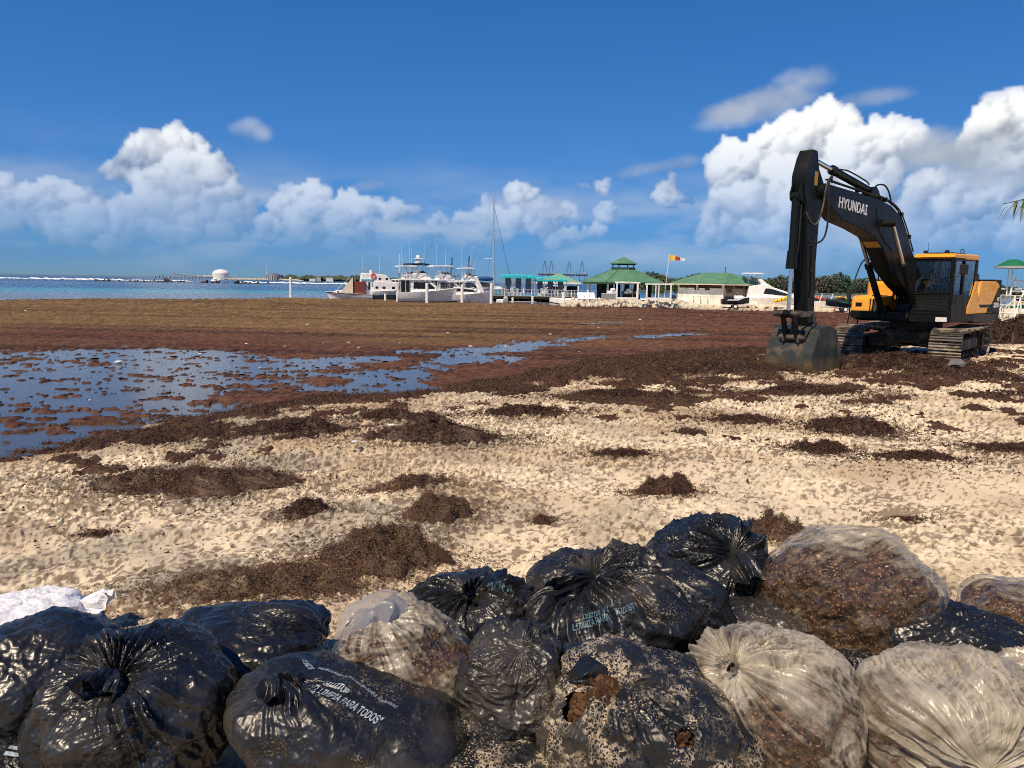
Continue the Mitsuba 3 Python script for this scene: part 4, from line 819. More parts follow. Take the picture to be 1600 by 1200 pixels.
def printed(key, name, text, p0, p1, h, bsdf, bold=True, lift=.004, shear=0.0):
    """Lettering laid onto a bag's surface, its baseline running from p0 to p1 in the photograph."""
    m, o, size = BAG[key]; a, b_ = hit(m, *p0), hit(m, *p1)
    if a is None or b_ is None: print('print missed', text); return
    v, f = np.asarray(m[0]), np.asarray(m[1])
    mid = (a + b_) / 2; ex_ = (b_ - a); L = np.linalg.norm(ex_); ex_ /= L
    vn = np.zeros_like(v); fn_ = np.cross(v[f[:, 1]] - v[f[:, 0]], v[f[:, 2]] - v[f[:, 0]])
    for q in range(3): np.add.at(vn, f[:, q], fn_)
    near_ = np.linalg.norm(v - mid, axis=1) < L * .6
    n = vn[near_].sum(0); n = n - ex_ * (n @ ex_); n /= np.linalg.norm(n); ey_ = np.cross(n, ex_)
    t = trimesh.Trimesh(*lettering(text, h, .0008, bold), process=True)
    t.vertices[:, 0] *= L / np.ptp(t.vertices[:, 0])
    tv, tf = trimesh.remesh.subdivide_to_size(t.vertices, t.faces, .022, 12)
    tv[:, 0] += shear * tv[:, 1]
    w = v - mid; ok = (vn @ n > 0) & (np.linalg.norm(w, axis=1) < L * .9 + .1)
    itp = LinearNDInterpolator(np.stack([w[ok] @ ex_, w[ok] @ ey_], 1), w[ok] @ n)
    z = itp(tv[:, 0], tv[:, 1]); z = np.where(np.isnan(z), np.nanmedian(z), z)
    P = mid + tv[:, :1] * ex_ + tv[:, 1:2] * ey_ + (z + lift + tv[:, 2])[:, None] * n
    part(key, name, (P, tf), bsdf, False)
def sheet(rails, n=30, seed=0, amp=.012, fq=9.0):
    """Loose film: a surface through the given polylines, crumpled."""
    rs = [smoothpath(r, 8) for r in rails]; m = min(len(r) for r in rs); rs = np.array([r[np.linspace(0, len(r) - 1, 40).astype(int)] for r in rs])
    t = np.linspace(0, len(rs) - 1, n); cols = np.array([[np.interp(t, np.arange(len(rs)), rs[:, j, k]) for k in range(3)] for j in range(40)])
    G = cols.transpose(2, 0, 1)
    G = G + ((ridge(FBM(G * fq, 2, seed), 1.5) - .6) * amp * 2)[..., None] * np.array([.3, -.6, .7]) + (FBM(np.stack([G[..., 0] * fq * .6, G[..., 1] * fq * .6, G[..., 2] * fq * .6 + 5], -1), 2, seed + 3)[..., None] - .5) * amp * 2 * np.array([.5, .5, .5])
    k, q = G.shape[:2]; return G.reshape(-1, 3), grid_faces(k, q)

GB, GC = 'black bags of seaweed piled in front', 'clear bags of seaweed piled in front'
bag('smooth slack black bag at the left edge, behind the torn open one', (72, 1072, 132, 122), 'rubbish_bag', (-.4, -.6, -.7), 'black_film', GB, creases=.5, crumple=.40, ratio=.9, seed=1, tilt=.1)
bagC = bag('smooth plump black bag with a bluish sheen, left of the clear bag', (385, 1008, 142, 76), 'rubbish_bag', (.96, .12, .24), 'black_film', GB, creases=1.0, crumple=.22, ratio=.85, seed=2, K=5, reach=.6, square=2.5)
bagB = bag('black bag with a torn open neck drooping over its left side', (212, 1102, 152, 128), 'rubbish_bag', (-.27, .83, .47), 'black_film', GB, creases=1.4, crumple=.6, ratio=.95, seed=3, K=4.0, tail=(.04, (-.06, -.05, .07), .075, .3), nt=190, npf=250)
bagD = bag('black bag printed with a clean beach slogan in pale letters', (545, 1132, 190, 106), 'rubbish_bag', (-.78, .60, .12), 'black_film_sandy', GB, creases=.75, crumple=.20, ratio=.72, seed=4, tilt=-.26, K=4.0, tail=(.05, (-.02, -.10, .07), .085, .5), streak=(1, -.3, .2), nt=190, npf=250, reach=.5)
pale_of[:] = [-.20, .7, .3]
bagE = bag('clear bag of brown seaweed with a frosted empty top of slack film', (636, 1046, 128, 108), 'clear_bag', (-.80, .55, .10), 'clear_film', GC, creases=.8, crumple=.5, ratio=.8, seed=5, tilt=-.55, K=4.0, streak=(.6, .5, .3))
bagF = bag('black bag gathered into a star of creases around its knot', (735, 962, 101, 82), 'rubbish_bag', (.02, .86, .50), 'black_film', GB, creases=1.5, crumple=.45, ratio=1.0, seed=6, K=4.5, tail=(.05, (.02, .02, .02), .05, .2), nt=170, npf=240, reach=1.0)
bagH2 = bag('black bag wedged behind the large round one, only its top showing', (915, 905, 88, 52), 'rubbish_bag', (.3, .8, -.4), 'black_film_sandy', GB, creases=.6, crumple=1.1, ratio=.9, seed=7, nt=90, npf=130)
bagG = bag('dull wrinkled black bag standing upright left of the torn sandy bag', (803, 1088, 84, 118), 'rubbish_bag', (.1, .9, .3), 'black_film_sandy', GB, creases=.7, crumple=1.0, ratio=.95, seed=8, K=3.5, square=2.8, streak=(1, -.2, .1))
bagH = bag('large round black bag with its knot on the left and faint print', (988, 962, 148, 110), 'rubbish_bag', (-.68, .70, .20), 'black_film_sandy', GB, creases=1.5, crumple=.40, ratio=.95, seed=9, K=4.2, tail=(.05, (-.14, -.07, .07), .085, .6), nt=200, npf=260, reach=1.05)
bagI = bag('topmost black bag of the heap with a twisted neck hanging down its right side', (1103, 886, 100, 88), 'rubbish_bag', (.50, .62, .60), 'black_film', GB, creases=1.3, crumple=.7, ratio=1.0, seed=10, K=4.2, tail=(.05, (.07, -.13, .12), .085, .7), nt=180, npf=240)
bagJ = bag('flattened black bag in the gap below the topmost one', (1185, 980, 88, 52), 'rubbish_bag', (-.2, .4, .9), 'black_film_sandy', GB, creases=.6, crumple=1.2, ratio=.9, seed=11, nt=90, npf=130)
pale_of[:] = [-.10, .55, .3]
bagK = bag('biggest clear bag, packed with rust brown seaweed, at the back right of the heap', (1326, 926, 140, 114), 'clear_bag', (.80, .35, -.45), 'clear_film', GC, creases=.5, crumple=.40, ratio=.9, seed=12, K=5, streak=(1, -.25, 0), tilt=.08, square=2.1, nt=170, npf=230)
pale_of[:] = [-.12, .5, .3]
bagO = bag('brown clear bag of seaweed cut off by the right edge of the picture', (1598, 955, 92, 62), 'clear_bag', (.9, .2, -.3), 'clear_film', GC, creases=.4, crumple=.45, ratio=.9, seed=13, nt=90, npf=140)
bagN = bag('black bag with fine slanting creases behind the two palest bags', (1508, 1014, 132, 74), 'rubbish_bag', (-.8, -.2, .4), 'black_film', GB, creases=.9, crumple=.8, ratio=.9, seed=14, K=5, streak=(1, .45, .1))
pale_of[:] = [.08, .75, .9]
bagL = bag('dusty clear bag with a cream knot at its left end', (1205, 1090, 143, 116), 'clear_bag', (-.63, .60, .50), 'clear_film', GC, creases=1.15, crumple=.35, ratio=.9, seed=15, K=5, tail=(.03, (-.02, .01, .03), .034, .3), nt=200, npf=260, reach=1.1, tilt=-.12)
bagT = bag('black bag deep in the gap between the three big clear bags', (1335, 1058, 62, 46), 'rubbish_bag', (0, .6, .6), 'black_film_sandy', GB, creases=.6, crumple=1.0, seed=16, nt=70, npf=100)
pale_of[:] = [.24, .6, .8]
bagM = bag('palest clear bag, its knot low on the right with fine creases fanning from it', (1480, 1122, 142, 116), 'clear_bag', (.50, -.08, .86), 'clear_film', GC, creases=1.1, crumple=.22, ratio=.95, seed=17, K=6.5, tail=(.03, (.09, .0, .04), .045, .4), nt=200, npf=280, reach=1.25)
bagP = bag('torn black bag caked in sand with brown seaweed showing through two holes', (1006, 1130, 172, 118), 'rubbish_bag', (-.50, .66, .45), 'black_film_caked', GB, creases=.7, crumple=.75, ratio=.85, seed=18, K=3.5, tilt=-.22, nt=190, npf=250, hole=[(897, 1096, .047, 3), (1068, 1156, .032, 4)], square=2.5)
bagQ = bag('white film bag lying on the sand at the far left', (38, 956, 98, 40), 'white_bag', (1, .1, .2), 'white_film', None, creases=1.1, crumple=.8, ratio=.8, seed=19, K=5, tail=(.10, (.03, -.02, .02), .07, .4), nt=110, npf=160, streak=(1, 0, 0))
bagR = bag('sand covered bag at the lower left in front of the torn neck', (190, 1204, 120, 60), 'rubbish_bag', (0, -.5, -.8), 'black_film_caked', GB, creases=.4, crumple=.8, ratio=.8, seed=20, nt=110, npf=170)
bagV = bag('black bag with a bold white mark in the bottom left corner', (8, 1206, 72, 56), 'rubbish_bag', (-.3, -.4, -.8), 'black_film', GB, creases=.4, crumple=.8, ratio=.9, seed=21, nt=90, npf=130)
bagS = bag('sandy black bag in the middle of the bottom edge', (790, 1212, 122, 58), 'rubbish_bag', (0, -.4, -.9), 'black_film_caked', GB, creases=.4, crumple=.7, ratio=.8, seed=22, nt=110, npf=170)
pale_of[:] = [.3, .5, .5]
bagW = bag('slack whitish clear bag behind the palest one at the right edge', (1618, 1092, 92, 78), 'clear_bag', (.2, .9, -.2), 'clear_film', GC, creases=.8, crumple=1.0, ratio=.8, seed=23, nt=90, npf=140, streak=(1, -.6, 0))
bagU = bag('dark bag peeping out behind the biggest clear bag', (1462, 948, 34, 26), 'rubbish_bag', (0, .6, -.4), 'black_film_sandy', GB, creases=.5, crumple=.8, seed=24, nt=60, npf=90)

# seaweed seen through the holes of the torn bag
(vP, fP), oP, sP = BAG[bagP]
for hx, hy, hr in ((897, 1096, .070), (1068, 1156, .05)):
    c_ = hit((vP, fP), hx, hy); inward = (oP - c_) / np.linalg.norm(oP - c_)
    m = trimesh.creation.icosphere(5); m.apply_scale(hr * 1.6); vv = m.vertices + c_ + inward * hr * 1.95; d_ = vv - c_
    vv = vv + m.vertices / (hr * 1.5) * ((FBM(d_ * 60, 3, 9)[:, None] - .5) * .04)
    part(bagP, 'seaweed_filling', (vv, m.faces), 'filling', False)
# flaps and loose film
P3 = lambda px, py, key, off: (lambda h: h + off * (EYE - h) / np.linalg.norm(EYE - h))(hit(BAG[key][0], px, py))
part(bagP, 'torn_flap', sheet([[P3(868, 1062, bagP, .01), P3(892, 1046, bagP, .05), P3(912, 1018, bagP, .10)], [P3(890, 1066, bagP, .02), P3(915, 1054, bagP, .07), P3(928, 1030, bagP, .09)], [P3(925, 1072, bagP, .005), P3(945, 1060, bagP, .015), P3(950, 1045, bagP, .03)]], seed=5, amp=.008), 'black_film', True)
hE = lambda px, py, off: (at_z(px, py, GROUND + off))
top = BAG[bagE][1]
e_ = lambda px, py, d: EYE + ray(px, py) * d
dE = (top - EYE) @ C_F
part(bagE, 'slack_film', sheet([[e_(524, 1000, dE - .02), e_(534, 962, dE), e_(548, 944, dE + .05), e_(560, 938, dE + .12)], [e_(560, 990, dE - .14), e_(575, 955, dE - .10), e_(585, 932, dE - .02), e_(592, 926, dE + .08)], [e_(600, 990, dE - .16), e_(608, 955, dE - .12), e_(612, 934, dE - .03), e_(615, 927, dE + .08)], [e_(650, 985, dE - .12), e_(640, 958, dE - .08), e_(636, 942, dE), e_(630, 934, dE + .1)]], seed=6, amp=.035, fq=12), 'loose_film', True)
dW = (BAG[bagW][1] - EYE) @ C_F
part(bagW, 'slack_film', sheet([[e_(1500, 1024, dW - .02), e_(1560, 1026, dW), e_(1620, 1050, dW + .02)], [e_(1530, 1040, dW - .08), e_(1575, 1052, dW - .12), e_(1625, 1085, dW - .12)], [e_(1560, 1062, dW - .14), e_(1590, 1085, dW - .20), e_(1630, 1120, dW - .18)]], seed=7, amp=.02, fq=8), 'loose_film', True)
# print
printed(bagD, 'slogan', 'PLAYA LIMPIA PARA TODOS”', (463, 1068), (590, 1135), .030, 'print_white', shear=.25)
printed(bagD, 'slogan', 'TOR DE INFRAESTRUCTURAS EN ZONAS TURÍSTICAS', (494, 1046), (617, 1108), .014, 'print_white', False, shear=.25)
printed(bagD, 'slogan', 'CEIZTUR', (508, 1070), (540, 1085), .020, 'print_white', shear=.25)
printed(bagD, 'slogan', 'COMITÉ', (471, 1032), (483, 1048), .018, 'print_white', False)
printed(bagH, 'slogan', 'CEIZTUR', (912, 968), (940, 960), .020, 'print_blue')
printed(bagH, 'slogan', 'LIMPIA PARA', (896, 986), (955, 968), .028, 'print_blue')
printed(bagH, 'slogan', 'TODOS”', (962, 962), (992, 952), .028, 'print_blue')
printed(bagH, 'slogan', 'ZONAS TUR', (945, 958), (972, 936), .015, 'print_blue', False)
printed(bagF, 'slogan', 'TODOS”', (760, 916), (800, 926), .030, 'print_blue')
printed(bagV, 'bold_mark', '=', (1, 1186), (24, 1190), .09, 'print_white')

# ---------------------------------------------------------------- harbour, buildings and far shores
mat('boat_white', dusty([.88, .88, .86], [.50, .47, .40], .55, .85, .35, 1.4), .30, .5, coat=.5)
mat('white_paint', dusty([.86, .85, .81], [.50, .46, .38], .5, .8, .4, 1.2), .55, .4)
mat('cream_paint', [.66, .60, .44], .5)
mat('dark_window', [.012, .016, .020], .12, .6)
mat('hull_dark', [.015, .020, .030], .4)
mat('navy_canvas', [.010, .014, .030], .8)
mat('blue_canvas', [.020, .075, .26], .7)
mat('turquoise_canvas', [.010, .46, .52], .7)
mat('red_brown', [.16, .035, .028], .6)
mat('orange_ring', [.75, .12, .02], .45)
mat('light_blue', [.20, .46, .62], .5)
mat('steel_rail', [.45, .45, .44], .35, .5, metal=.6)
mat('dock_wood', dusty([.15, .125, .10], [.26, .23, .19], .4, .7, .9, 2.0), .8, .3)
mat('dock_dark', [.030, .026, .022], .9, .2)
def roof_green(p, n, uv):
    rows = dr.abs(dr.sin(p.z * 42.0)); t = dfbm(p.x * 1.3, p.y * 1.3, p.z * 4.0, 4)
    return dmix([.070, .185, .105], [.12, .265, .165], dr.clip(t * 1.5 - .25, 0, 1)) * (.80 + .20 * dss(.0, .5, rows))
mat('roof_green', mikit.proc(roof_green), .75, .3)
mat('roof_pale_green', [.20, .34, .22], .75, .3)
mat('dark_green', [.02, .06, .035], .7)
mat('brown_grille', [.085, .030, .020], .7)
mat('tan_wall', [.30, .255, .19], .8, .3)
mat('white_wall', dusty([.88, .85, .77], [.55, .50, .40], .5, .8, .5, .9), .8, .3)
mat('grey_cloth', [.22, .23, .25], .85)
mat('dark_cloth', [.035, .035, .038], .9)
mat('rock_white', dusty([.66, .60, .47], [.30, .25, .18], .50, .75, .7, 3.0), .9, .2)
mat('yellow_plastic', [.85, .52, .02], .4)
mat('orange_plastic', [.75, .16, .03], .45)
mat('red_plastic', [.50, .03, .03], .45)
mat('green_plastic', [.015, .16, .07], .5)
mat('grey_concrete', [.40, .41, .42], .8, .2)
mat('tank_white', [.78, .78, .75], .6)
mat('haze_tinted_steel', [.055, .075, .105], .7, .2)  # bluish haze of distance put into the steel colour
mat('flag_yellow', [.75, .50, .06], .8); mat('flag_red', [.42, .05, .05], .8); mat('flag_white', [.8, .8, .8], .8)

def site(px, py, z=0.0, yaw=0.0):
    """A frame standing at a point: x to the right as seen from the beach, y away, z up; and metres per pixel there."""
    o = at_z(px, py, z); h = np.array([o[0], o[1], 0]) / np.hypot(o[0], o[1]); r = np.array([h[1], -h[0], 0])
    return frame(o, r, h, (0, 0, 1)) @ rotz(yaw), ((o - EYE) @ C_F) / F_PX
def far_site(px, y, yaw=0.0):
    o = at_y(px, 440, y); o[2] = 0; h = np.array([o[0], o[1], 0]) / np.hypot(o[0], o[1]); r = np.array([h[1], -h[0], 0])
    return frame(o, r, h, (0, 0, 1)) @ rotz(yaw), ((o - EYE) @ C_F) / F_PX
def hull(L, B, H, sheer=.35, rake=.10, nst=14, bot=-.25, bow=2.2):
    """Bow towards +x, waterline at z = 0, deck level with a rising sheer."""
    rings = []
    for t in np.linspace(0, 1, nst):
        w = B / 2 * (1 - max(0, (t - .40) / .60) ** bow) * (.90 + .10 * min(1, t / .3)); w = max(w, .02)
        dz = H + sheer * t ** 2; xk = -L / 2 + L * t * (1 - rake); xd = -L / 2 + L * t
        fl = .80 - .42 * t ** 2
        rings.append([(xd, -w, dz), (xd * .4 + xk * .6, -w * (fl + .1), dz * .40), (xk, -w * fl * .8, bot * .4), (xk, 0, bot), (xk, w * fl * .8, bot * .4), (xd * .4 + xk * .6, w * (fl + .1), dz * .40), (xd, w, dz), (xd, 0, dz + .03)])
    return loft(rings)
def stripe(L, B, H, sheer, z0, z1, off=.012, rake=.10, bow=2.2):
    m = []
    for sgn in (-1, 1):
        a, b_ = [], []
        for t in np.linspace(0, 1, 14):
            w = max(B / 2 * (1 - max(0, (t - .40) / .60) ** bow) * (.90 + .10 * min(1, t / .3)), .02); dz = H + sheer * t ** 2
            xd = -L / 2 + L * t; a.append((xd, sgn * (w + off), dz * z0)); b_.append((xd, sgn * (w + off), dz * z1))
        m.append(loft([a, b_], cap=False, closed=False))
    return cat(m)
def rail(pts, h, r, n_posts, drop=.0):
    p = smoothpath(pts, 6); t = np.linspace(0, len(p) - 1, n_posts).astype(int)
    return cat([tube(p + [0, 0, h], r, 5), tube(p + [0, 0, h * .5], r * .8, 5)] + [cyl(p[i] + [0, 0, -drop], p[i] + [0, 0, h], r, 5) for i in t])
def whip(key, M, x, y, z0, z1, lean=0.0, r=.02):
    part(key, 'antenna', tube([(x, y, z0), (x + lean, y, z1)], [r, r * .4], 5), 'boat_white', False, M)

# 1 open boat with a slanted cream cover, far left of the harbour
M, s = site(546, 467.5); M = M @ rotz(PI - .12)
k = thing('open_boat', 'low white motor boat with a slanted cream panel, leftmost of the boats', 'boat')
part(k, 'hull', hull(5.4, 1.9, .62, .25), 'boat_white', 35, M)
part(k, 'rubbing_strake', stripe(5.4, 1.9, .62, .25, .86, .97), 'hull_dark', True, M)
part(k, 'cabin', loft([[(.2, -.7, .6), (.2, .7, .6), (.2, .6, 1.1), (.2, -.6, 1.1)], [(1.5, -.55, .66), (1.5, .55, .66), (1.45, .45, .98), (1.45, -.45, .98)], [(2.0, -.3, .7), (2.0, .3, .7), (1.9, .2, .82), (1.9, -.2, .82)]]), 'boat_white', 35, M)
for q in (.45, .82, 1.2): part(k, 'window', bb(q - .10, q + .10, .53, .68, .78, .92, .02), 'dark_window', 30, M @ tr(0, -.02, 0))
part(k, 'cream_panel', prism([(.95, .75), (-.40, 2.45), (-.52, 2.45), (-.52, .75)], -.72, .72, .02), 'cream_paint', 30, M)
part(k, 'dark_back', bb(-.62, -.515, -.76, .76, .6, 2.47, .02), 'hull_dark', 30, M)
part(k, 'red_side', bb(-1.9, -.66, -.72, .72, .6, 2.05, .03), 'red_brown', 30, M)
part(k, 'hand_rail', tube([(1.5, .3, .95), (.6, .74, 1.75), (-.2, .74, 2.5)], .025, 5), 'boat_white', 30, M)

# 2 white cabin boat with the orange ring
M, s = site(606, 468); M = M @ rotz(.10)
k = thing('cabin_boat', 'white two storey cabin boat with an orange life ring on its upper side', 'boat')
part(k, 'hull', hull(6.6, 2.4, .95, .35), 'boat_white', 35, M)
part(k, 'dark_bottom', stripe(6.6, 2.4, .95, .35, .02, .52), 'hull_dark', True, M)
part(k, 'lower_cabin', prism([(-3.1, .9), (-3.1, 2.15), (1.0, 2.05), (1.9, 1.55), (2.6, 1.05), (2.7, .95)], -1.0, 1.0, .05), 'boat_white', 30, M)
part(k, 'upper_cabin', prism([(-3.2, 2.05), (-3.05, 3.05), (-1.2, 2.95), (-.3, 2.85), (.5, 2.05)], -.95, .95, .05), 'boat_white', 30, M)
part(k, 'blue_awning', bb(-3.15, -1.75, -1.08, -.93, 2.15, 2.36, .03), 'light_blue', 30, M)
for q in (-1.35, -.55, .55): part(k, 'window', bb(q - .18, q + .18, -1.03, -.98, 1.25, 1.52, .02), 'dark_window', 30, M)
for q in (-1.0, -.2): part(k, 'window', bb(q - .14, q + .14, -.98, -.93, 2.28, 2.52, .02), 'dark_window', 30, M)
part(k, 'doorway', bb(-2.35, -2.10, -1.03, -.98, 1.15, 2.0, .02), 'dark_window', 30, M)
part(k, 'doorway', bb(-1.95, -1.80, -1.03, -.98, 1.45, 2.0, .02), 'light_blue', 30, M)
part(k, 'red_corner', bb(-3.3, -2.75, -.98, .3, 1.0, 1.95, .03), 'red_brown', 30, M)
part(k, 'wheel_arch', prism([(1.1, 1.0), (1.15, 1.55), (1.7, 1.5), (2.15, 1.05)], -1.04, -.99, .01), 'dark_window', 30, M)
part(k, 'life_ring', xf(as_mesh(trimesh.creation.torus(.24, .075, 20, 10)), tr(-1.75, -1.02, 2.72) @ rot([1, 0, 0], PI / 2)), 'orange_ring', 30, M, 'orange life ring')
part(k, 'roof_rail', rail([(-3.0, -.85, 3.05), (-1.9, -.85, 2.98), (-.5, -.85, 2.86)], .28, .018, 5), 'steel_rail', 30, M)
part(k, 'canopy_frame', tube([(-2.9, 0, 3.0), (-2.8, 0, 4.0), (-.2, 0, 3.9), (.1, 0, 3.6)], .02, 5), 'steel_rail', 30, M)
for q, h in ((-2.95, 5.2), (-.95, 5.1)): whip(k, M, q, 0, 3.0, h, .05)
part(k, 'search_light', bb(-2.1, -1.85, -.2, .2, 3.0, 3.4, .05), 'boat_white', 30, M)

# dark blue capped mooring pole between the boats
M, s = site(624, 466)
k = thing('mooring_pole', 'tall thin pole with a white top half standing between two white boats', 'pole')
part(k, 'lower_pole', cyl((0, 0, -.4), (0, 0, 3.2), .07, 8), 'hull_dark', 30, M)
part(k, 'upper_pole', cyl((0, 0, 3.2), (0, 0, 5.6), .045, 8), 'white_paint', 30, M)

def flybridge(name, label, px, py, yaw, L, B, dark_bimini, mast=True):
    M, s = site(px, py); M = M @ rotz(yaw)
    k = thing(name, label, 'boat', None)
    P_ = lambda n, m, b, sm=30: part(k, n, m, b, sm, M)
    P_('hull', hull(L, B, 1.05, .55), 'boat_white', 35)
    P_('boot_stripe', stripe(L, B, 1.05, .55, .03, .12), 'hull_dark', True)
    P_('saloon', cat([prism([(-L * .30, 1.0), (-L * .28, 2.3), (L * .02, 2.3), (L * .16, 1.55), (L * .20, 1.25)], -B * .36, B * .36, .05)]), 'boat_white')
    P_('saloon_window', prism([(-L * .25, 1.42), (-L * .24, 2.1), (L * .00, 2.1), (L * .10, 1.55), (L * .10, 1.42)], -B * .37, B * .37, .01), 'dark_window')
    P_('cockpit_shade', bb(-L * .47, -L * .28, -B * .36, B * .36, .95, 2.25, .05), 'dark_window')
    P_('upper_deck', prism([(-L * .47, 2.28), (-L * .47, 2.42), (L * .06, 2.42), (L * .10, 2.30)], -B * .42, B * .42, .03), 'boat_white')
    for q in (-.45, -.37, -.30): P_('deck_post', cat([cyl((L * q, sg * B * .38, .95), (L * q, sg * B * .38, 2.3), .03, 6) for sg in (-1, 1)]), 'boat_white')
    P_('bridge_cowl', prism([(-L * .26, 2.40), (-L * .26, 3.0), (-L * .06, 3.05), (L * .06, 2.42)], -B * .34, B * .34, .05), 'boat_white')
    P_('bridge_screen', prism([(-L * .14, 3.0), (-L * .13, 3.28), (-L * .09, 3.28), (-L * .02, 2.98)], -B * .33, B * .33, .02), 'dark_window')
    top = 3.95
    P_('bimini', prism([(-L * .40, top - .06), (-L * .38, top + .05), (-L * .08, top + .12), (L * .02, top + .02), (L * .01, top - .07)], -B * .40, B * .40, .03), 'navy_canvas' if dark_bimini else 'boat_white')
    for sg in (-1, 1): P_('bimini_frame', cat([tube([(-L * .38, sg * B * .38, 2.4), (-L * .36, sg * B * .38, top)], .03, 5), tube([(-L * .24, sg * B * .38, 2.4), (-L * .12, sg * B * .38, top)], .035, 5), tube([(-L * .03, sg * B * .36, 2.7), (-L * .0, sg * B * .36, top)], .025, 5)]), 'steel_rail')
    P_('bridge_rail', rail([(-L * .46, -B * .40, 2.4), (-L * .30, -B * .40, 2.4), (-L * .26, -B * .38, 2.4)], .55, .02, 4), 'steel_rail')
    P_('bow_rail', rail([(L * .12, -B * .40, 1.25), (L * .34, -B * .26, 1.4), (L * .48, 0, 1.58)], .5, .02, 6), 'steel_rail')
    P_('helm_seat', cat([bb(-L * .22, -L * .18, -.5, -.1, 3.0, 3.5, .05), bb(-L * .22, -L * .18, .1, .5, 3.0, 3.5, .05)]), 'boat_white')
    if mast:
        P_('radar_mast', cat([prism([(-L * .22, top + .05), (-L * .17, top + .55), (-L * .13, top + .55), (-L * .14, top + .08)], -.25, .25, .02), bb(-L * .22, -L * .08, -.35, .35, top + .50, top + .60, .03), ball((-L * .16, 0, top + .78), (.22, .22, .16), 2)]), 'boat_white')
    P_('outrigger', tube([(-L * .18, -B * .36, 2.5), (-L * .02, -B * .7, 5.2), (L * .05, -B * .8, 6.6)], [.03, .02, .01], 5), 'steel_rail', 30)
    whip(k, M, -L * .30, -B * .3, 2.4, 6.6, -.1); whip(k, M, -L * .05, B * .3, 2.4, 6.2, .05)
    return k, M
flybridge('flybridge_yacht', 'white flybridge yacht with a dark sunshade and a radar mast on top', 668, 472.5, .12, 6.4, 2.6, True)
flybridge('flybridge_yacht', 'white flybridge yacht with a white hard top, just right of the dark shaded one', 703, 470, .35, 6.2, 2.6, False, False)
flybridge('flybridge_yacht', 'white flybridge yacht half hidden behind the dark shaded one, nearest the thin pole', 648, 468, .25, 5.6, 2.4, False, False)
flybridge('flybridge_yacht', 'white flybridge yacht lying behind the small cruiser, left of the mast', 738, 467.5, .2, 5.0, 2.2, False, False)
M, s = site(733, 473); M = M @ rotz(.15)
k = thing('small_cruiser', 'small white cruiser with a raked arch, moored left of the tall mast', 'boat')
part(k, 'hull', hull(5.2, 2.0, .85, .45), 'boat_white', 35, M)
part(k, 'cabin', prism([(-1.9, .8), (-1.7, 1.7), (.2, 1.55), (1.2, 1.05), (1.5, .95)], -.72, .72, .05), 'boat_white', 30, M)
part(k, 'cabin_window', prism([(-1.5, 1.18), (-1.4, 1.52), (.2, 1.42), (.7, 1.16)], -.74, .74, .01), 'dark_window', 30, M)
part(k, 'hard_top', bb(-2.3, -.4, -.8, .8, 2.15, 2.25, .03), 'boat_white', 30, M)
for q in (-2.2, -.5): part(k, 'top_post', cat([cyl((q, sg * .75, 1.4), (q, sg * .75, 2.2), .03, 6) for sg in (-1, 1)]), 'steel_rail', 30, M)
part(k, 'raked_arch', prism([(1.1, 1.1), (.55, 2.75), (.72, 2.85), (1.55, 1.1)], -.8, .8, .03), 'boat_white', 30, M)
part(k, 'bow_rail', rail([(.4, -.85, 1.0), (1.7, -.5, 1.15), (2.5, 0, 1.28)], .45, .02, 5), 'steel_rail', 30, M)
part(k, 'outboard', bb(-2.9, -2.6, -.25, .25, .2, 1.2, .06), 'hull_dark', 30, M)

# sailing yacht
M, s = site(768, 462); M = M @ rotz(.15)
k = thing('sailing_yacht', 'sailing yacht with one tall grey mast, a furled blue sail and a black canopy', 'boat')
part(k, 'hull', hull(8.5, 2.6, 1.1, .3), 'boat_white', 35, M)
part(k, 'coach_roof', prism([(-2.8, 1.0), (-2.6, 1.7), (1.2, 1.6), (2.2, 1.1)], -.8, .8, .05), 'boat_white', 30, M)
part(k, 'mast', tube([(.35, 0, 1.0), (.12, 0, 17.6)], [.15, .11], 8), 'grey_concrete', 30, M)
part(k, 'boom', cyl((.3, 0, 2.5), (-3.2, 0, 2.6), .07, 8), 'grey_concrete', 30, M)
part(k, 'furled_sail', loft([[(x, r * math.cos(a), 2.85 + r * 1.2 * math.sin(a)) for a in np.arange(10) * PI / 5] for x, r in ((.2, .18), (-.6, .30), (-1.6, .33), (-2.6, .24), (-3.1, .10))]), 'blue_canvas', 35, M)
part(k, 'canopy', prism([(-3.8, 1.25), (-3.5, 2.0), (-2.2, 2.35), (-.6, 2.1), (.4, 1.5)], -1.0, 1.0, .06), 'navy_canvas', 30, M)
part(k, 'spreader', cat([cyl((.25, -.75, 6.2), (.25, .75, 6.2), .025, 5), cyl((.2, -.6, 10.8), (.2, .6, 10.8), .025, 5)]), 'grey_concrete', 30, M)
part(k, 'spreader_lamp', bb(-1.3, .1, -.05, .05, 6.15, 6.25, .02), 'boat_white', 30, M)
for a, b_, r in (((.13, 0, 15.2), (2.9, 0, 4.2), .028), ((2.9, 0, 4.2), (3.6, 0, 1.6), .045), ((.15, 0, 12.5), (-3.9, 0, 1.5), .012), ((.2, 0, 11), (-.9, 1.1, 1.1), .010), ((.2, 0, 11), (.5, -1.2, 1.1), .010)):
    part(k, 'stay', cyl(a, b_, r, 5), 'hull_dark', False, M)

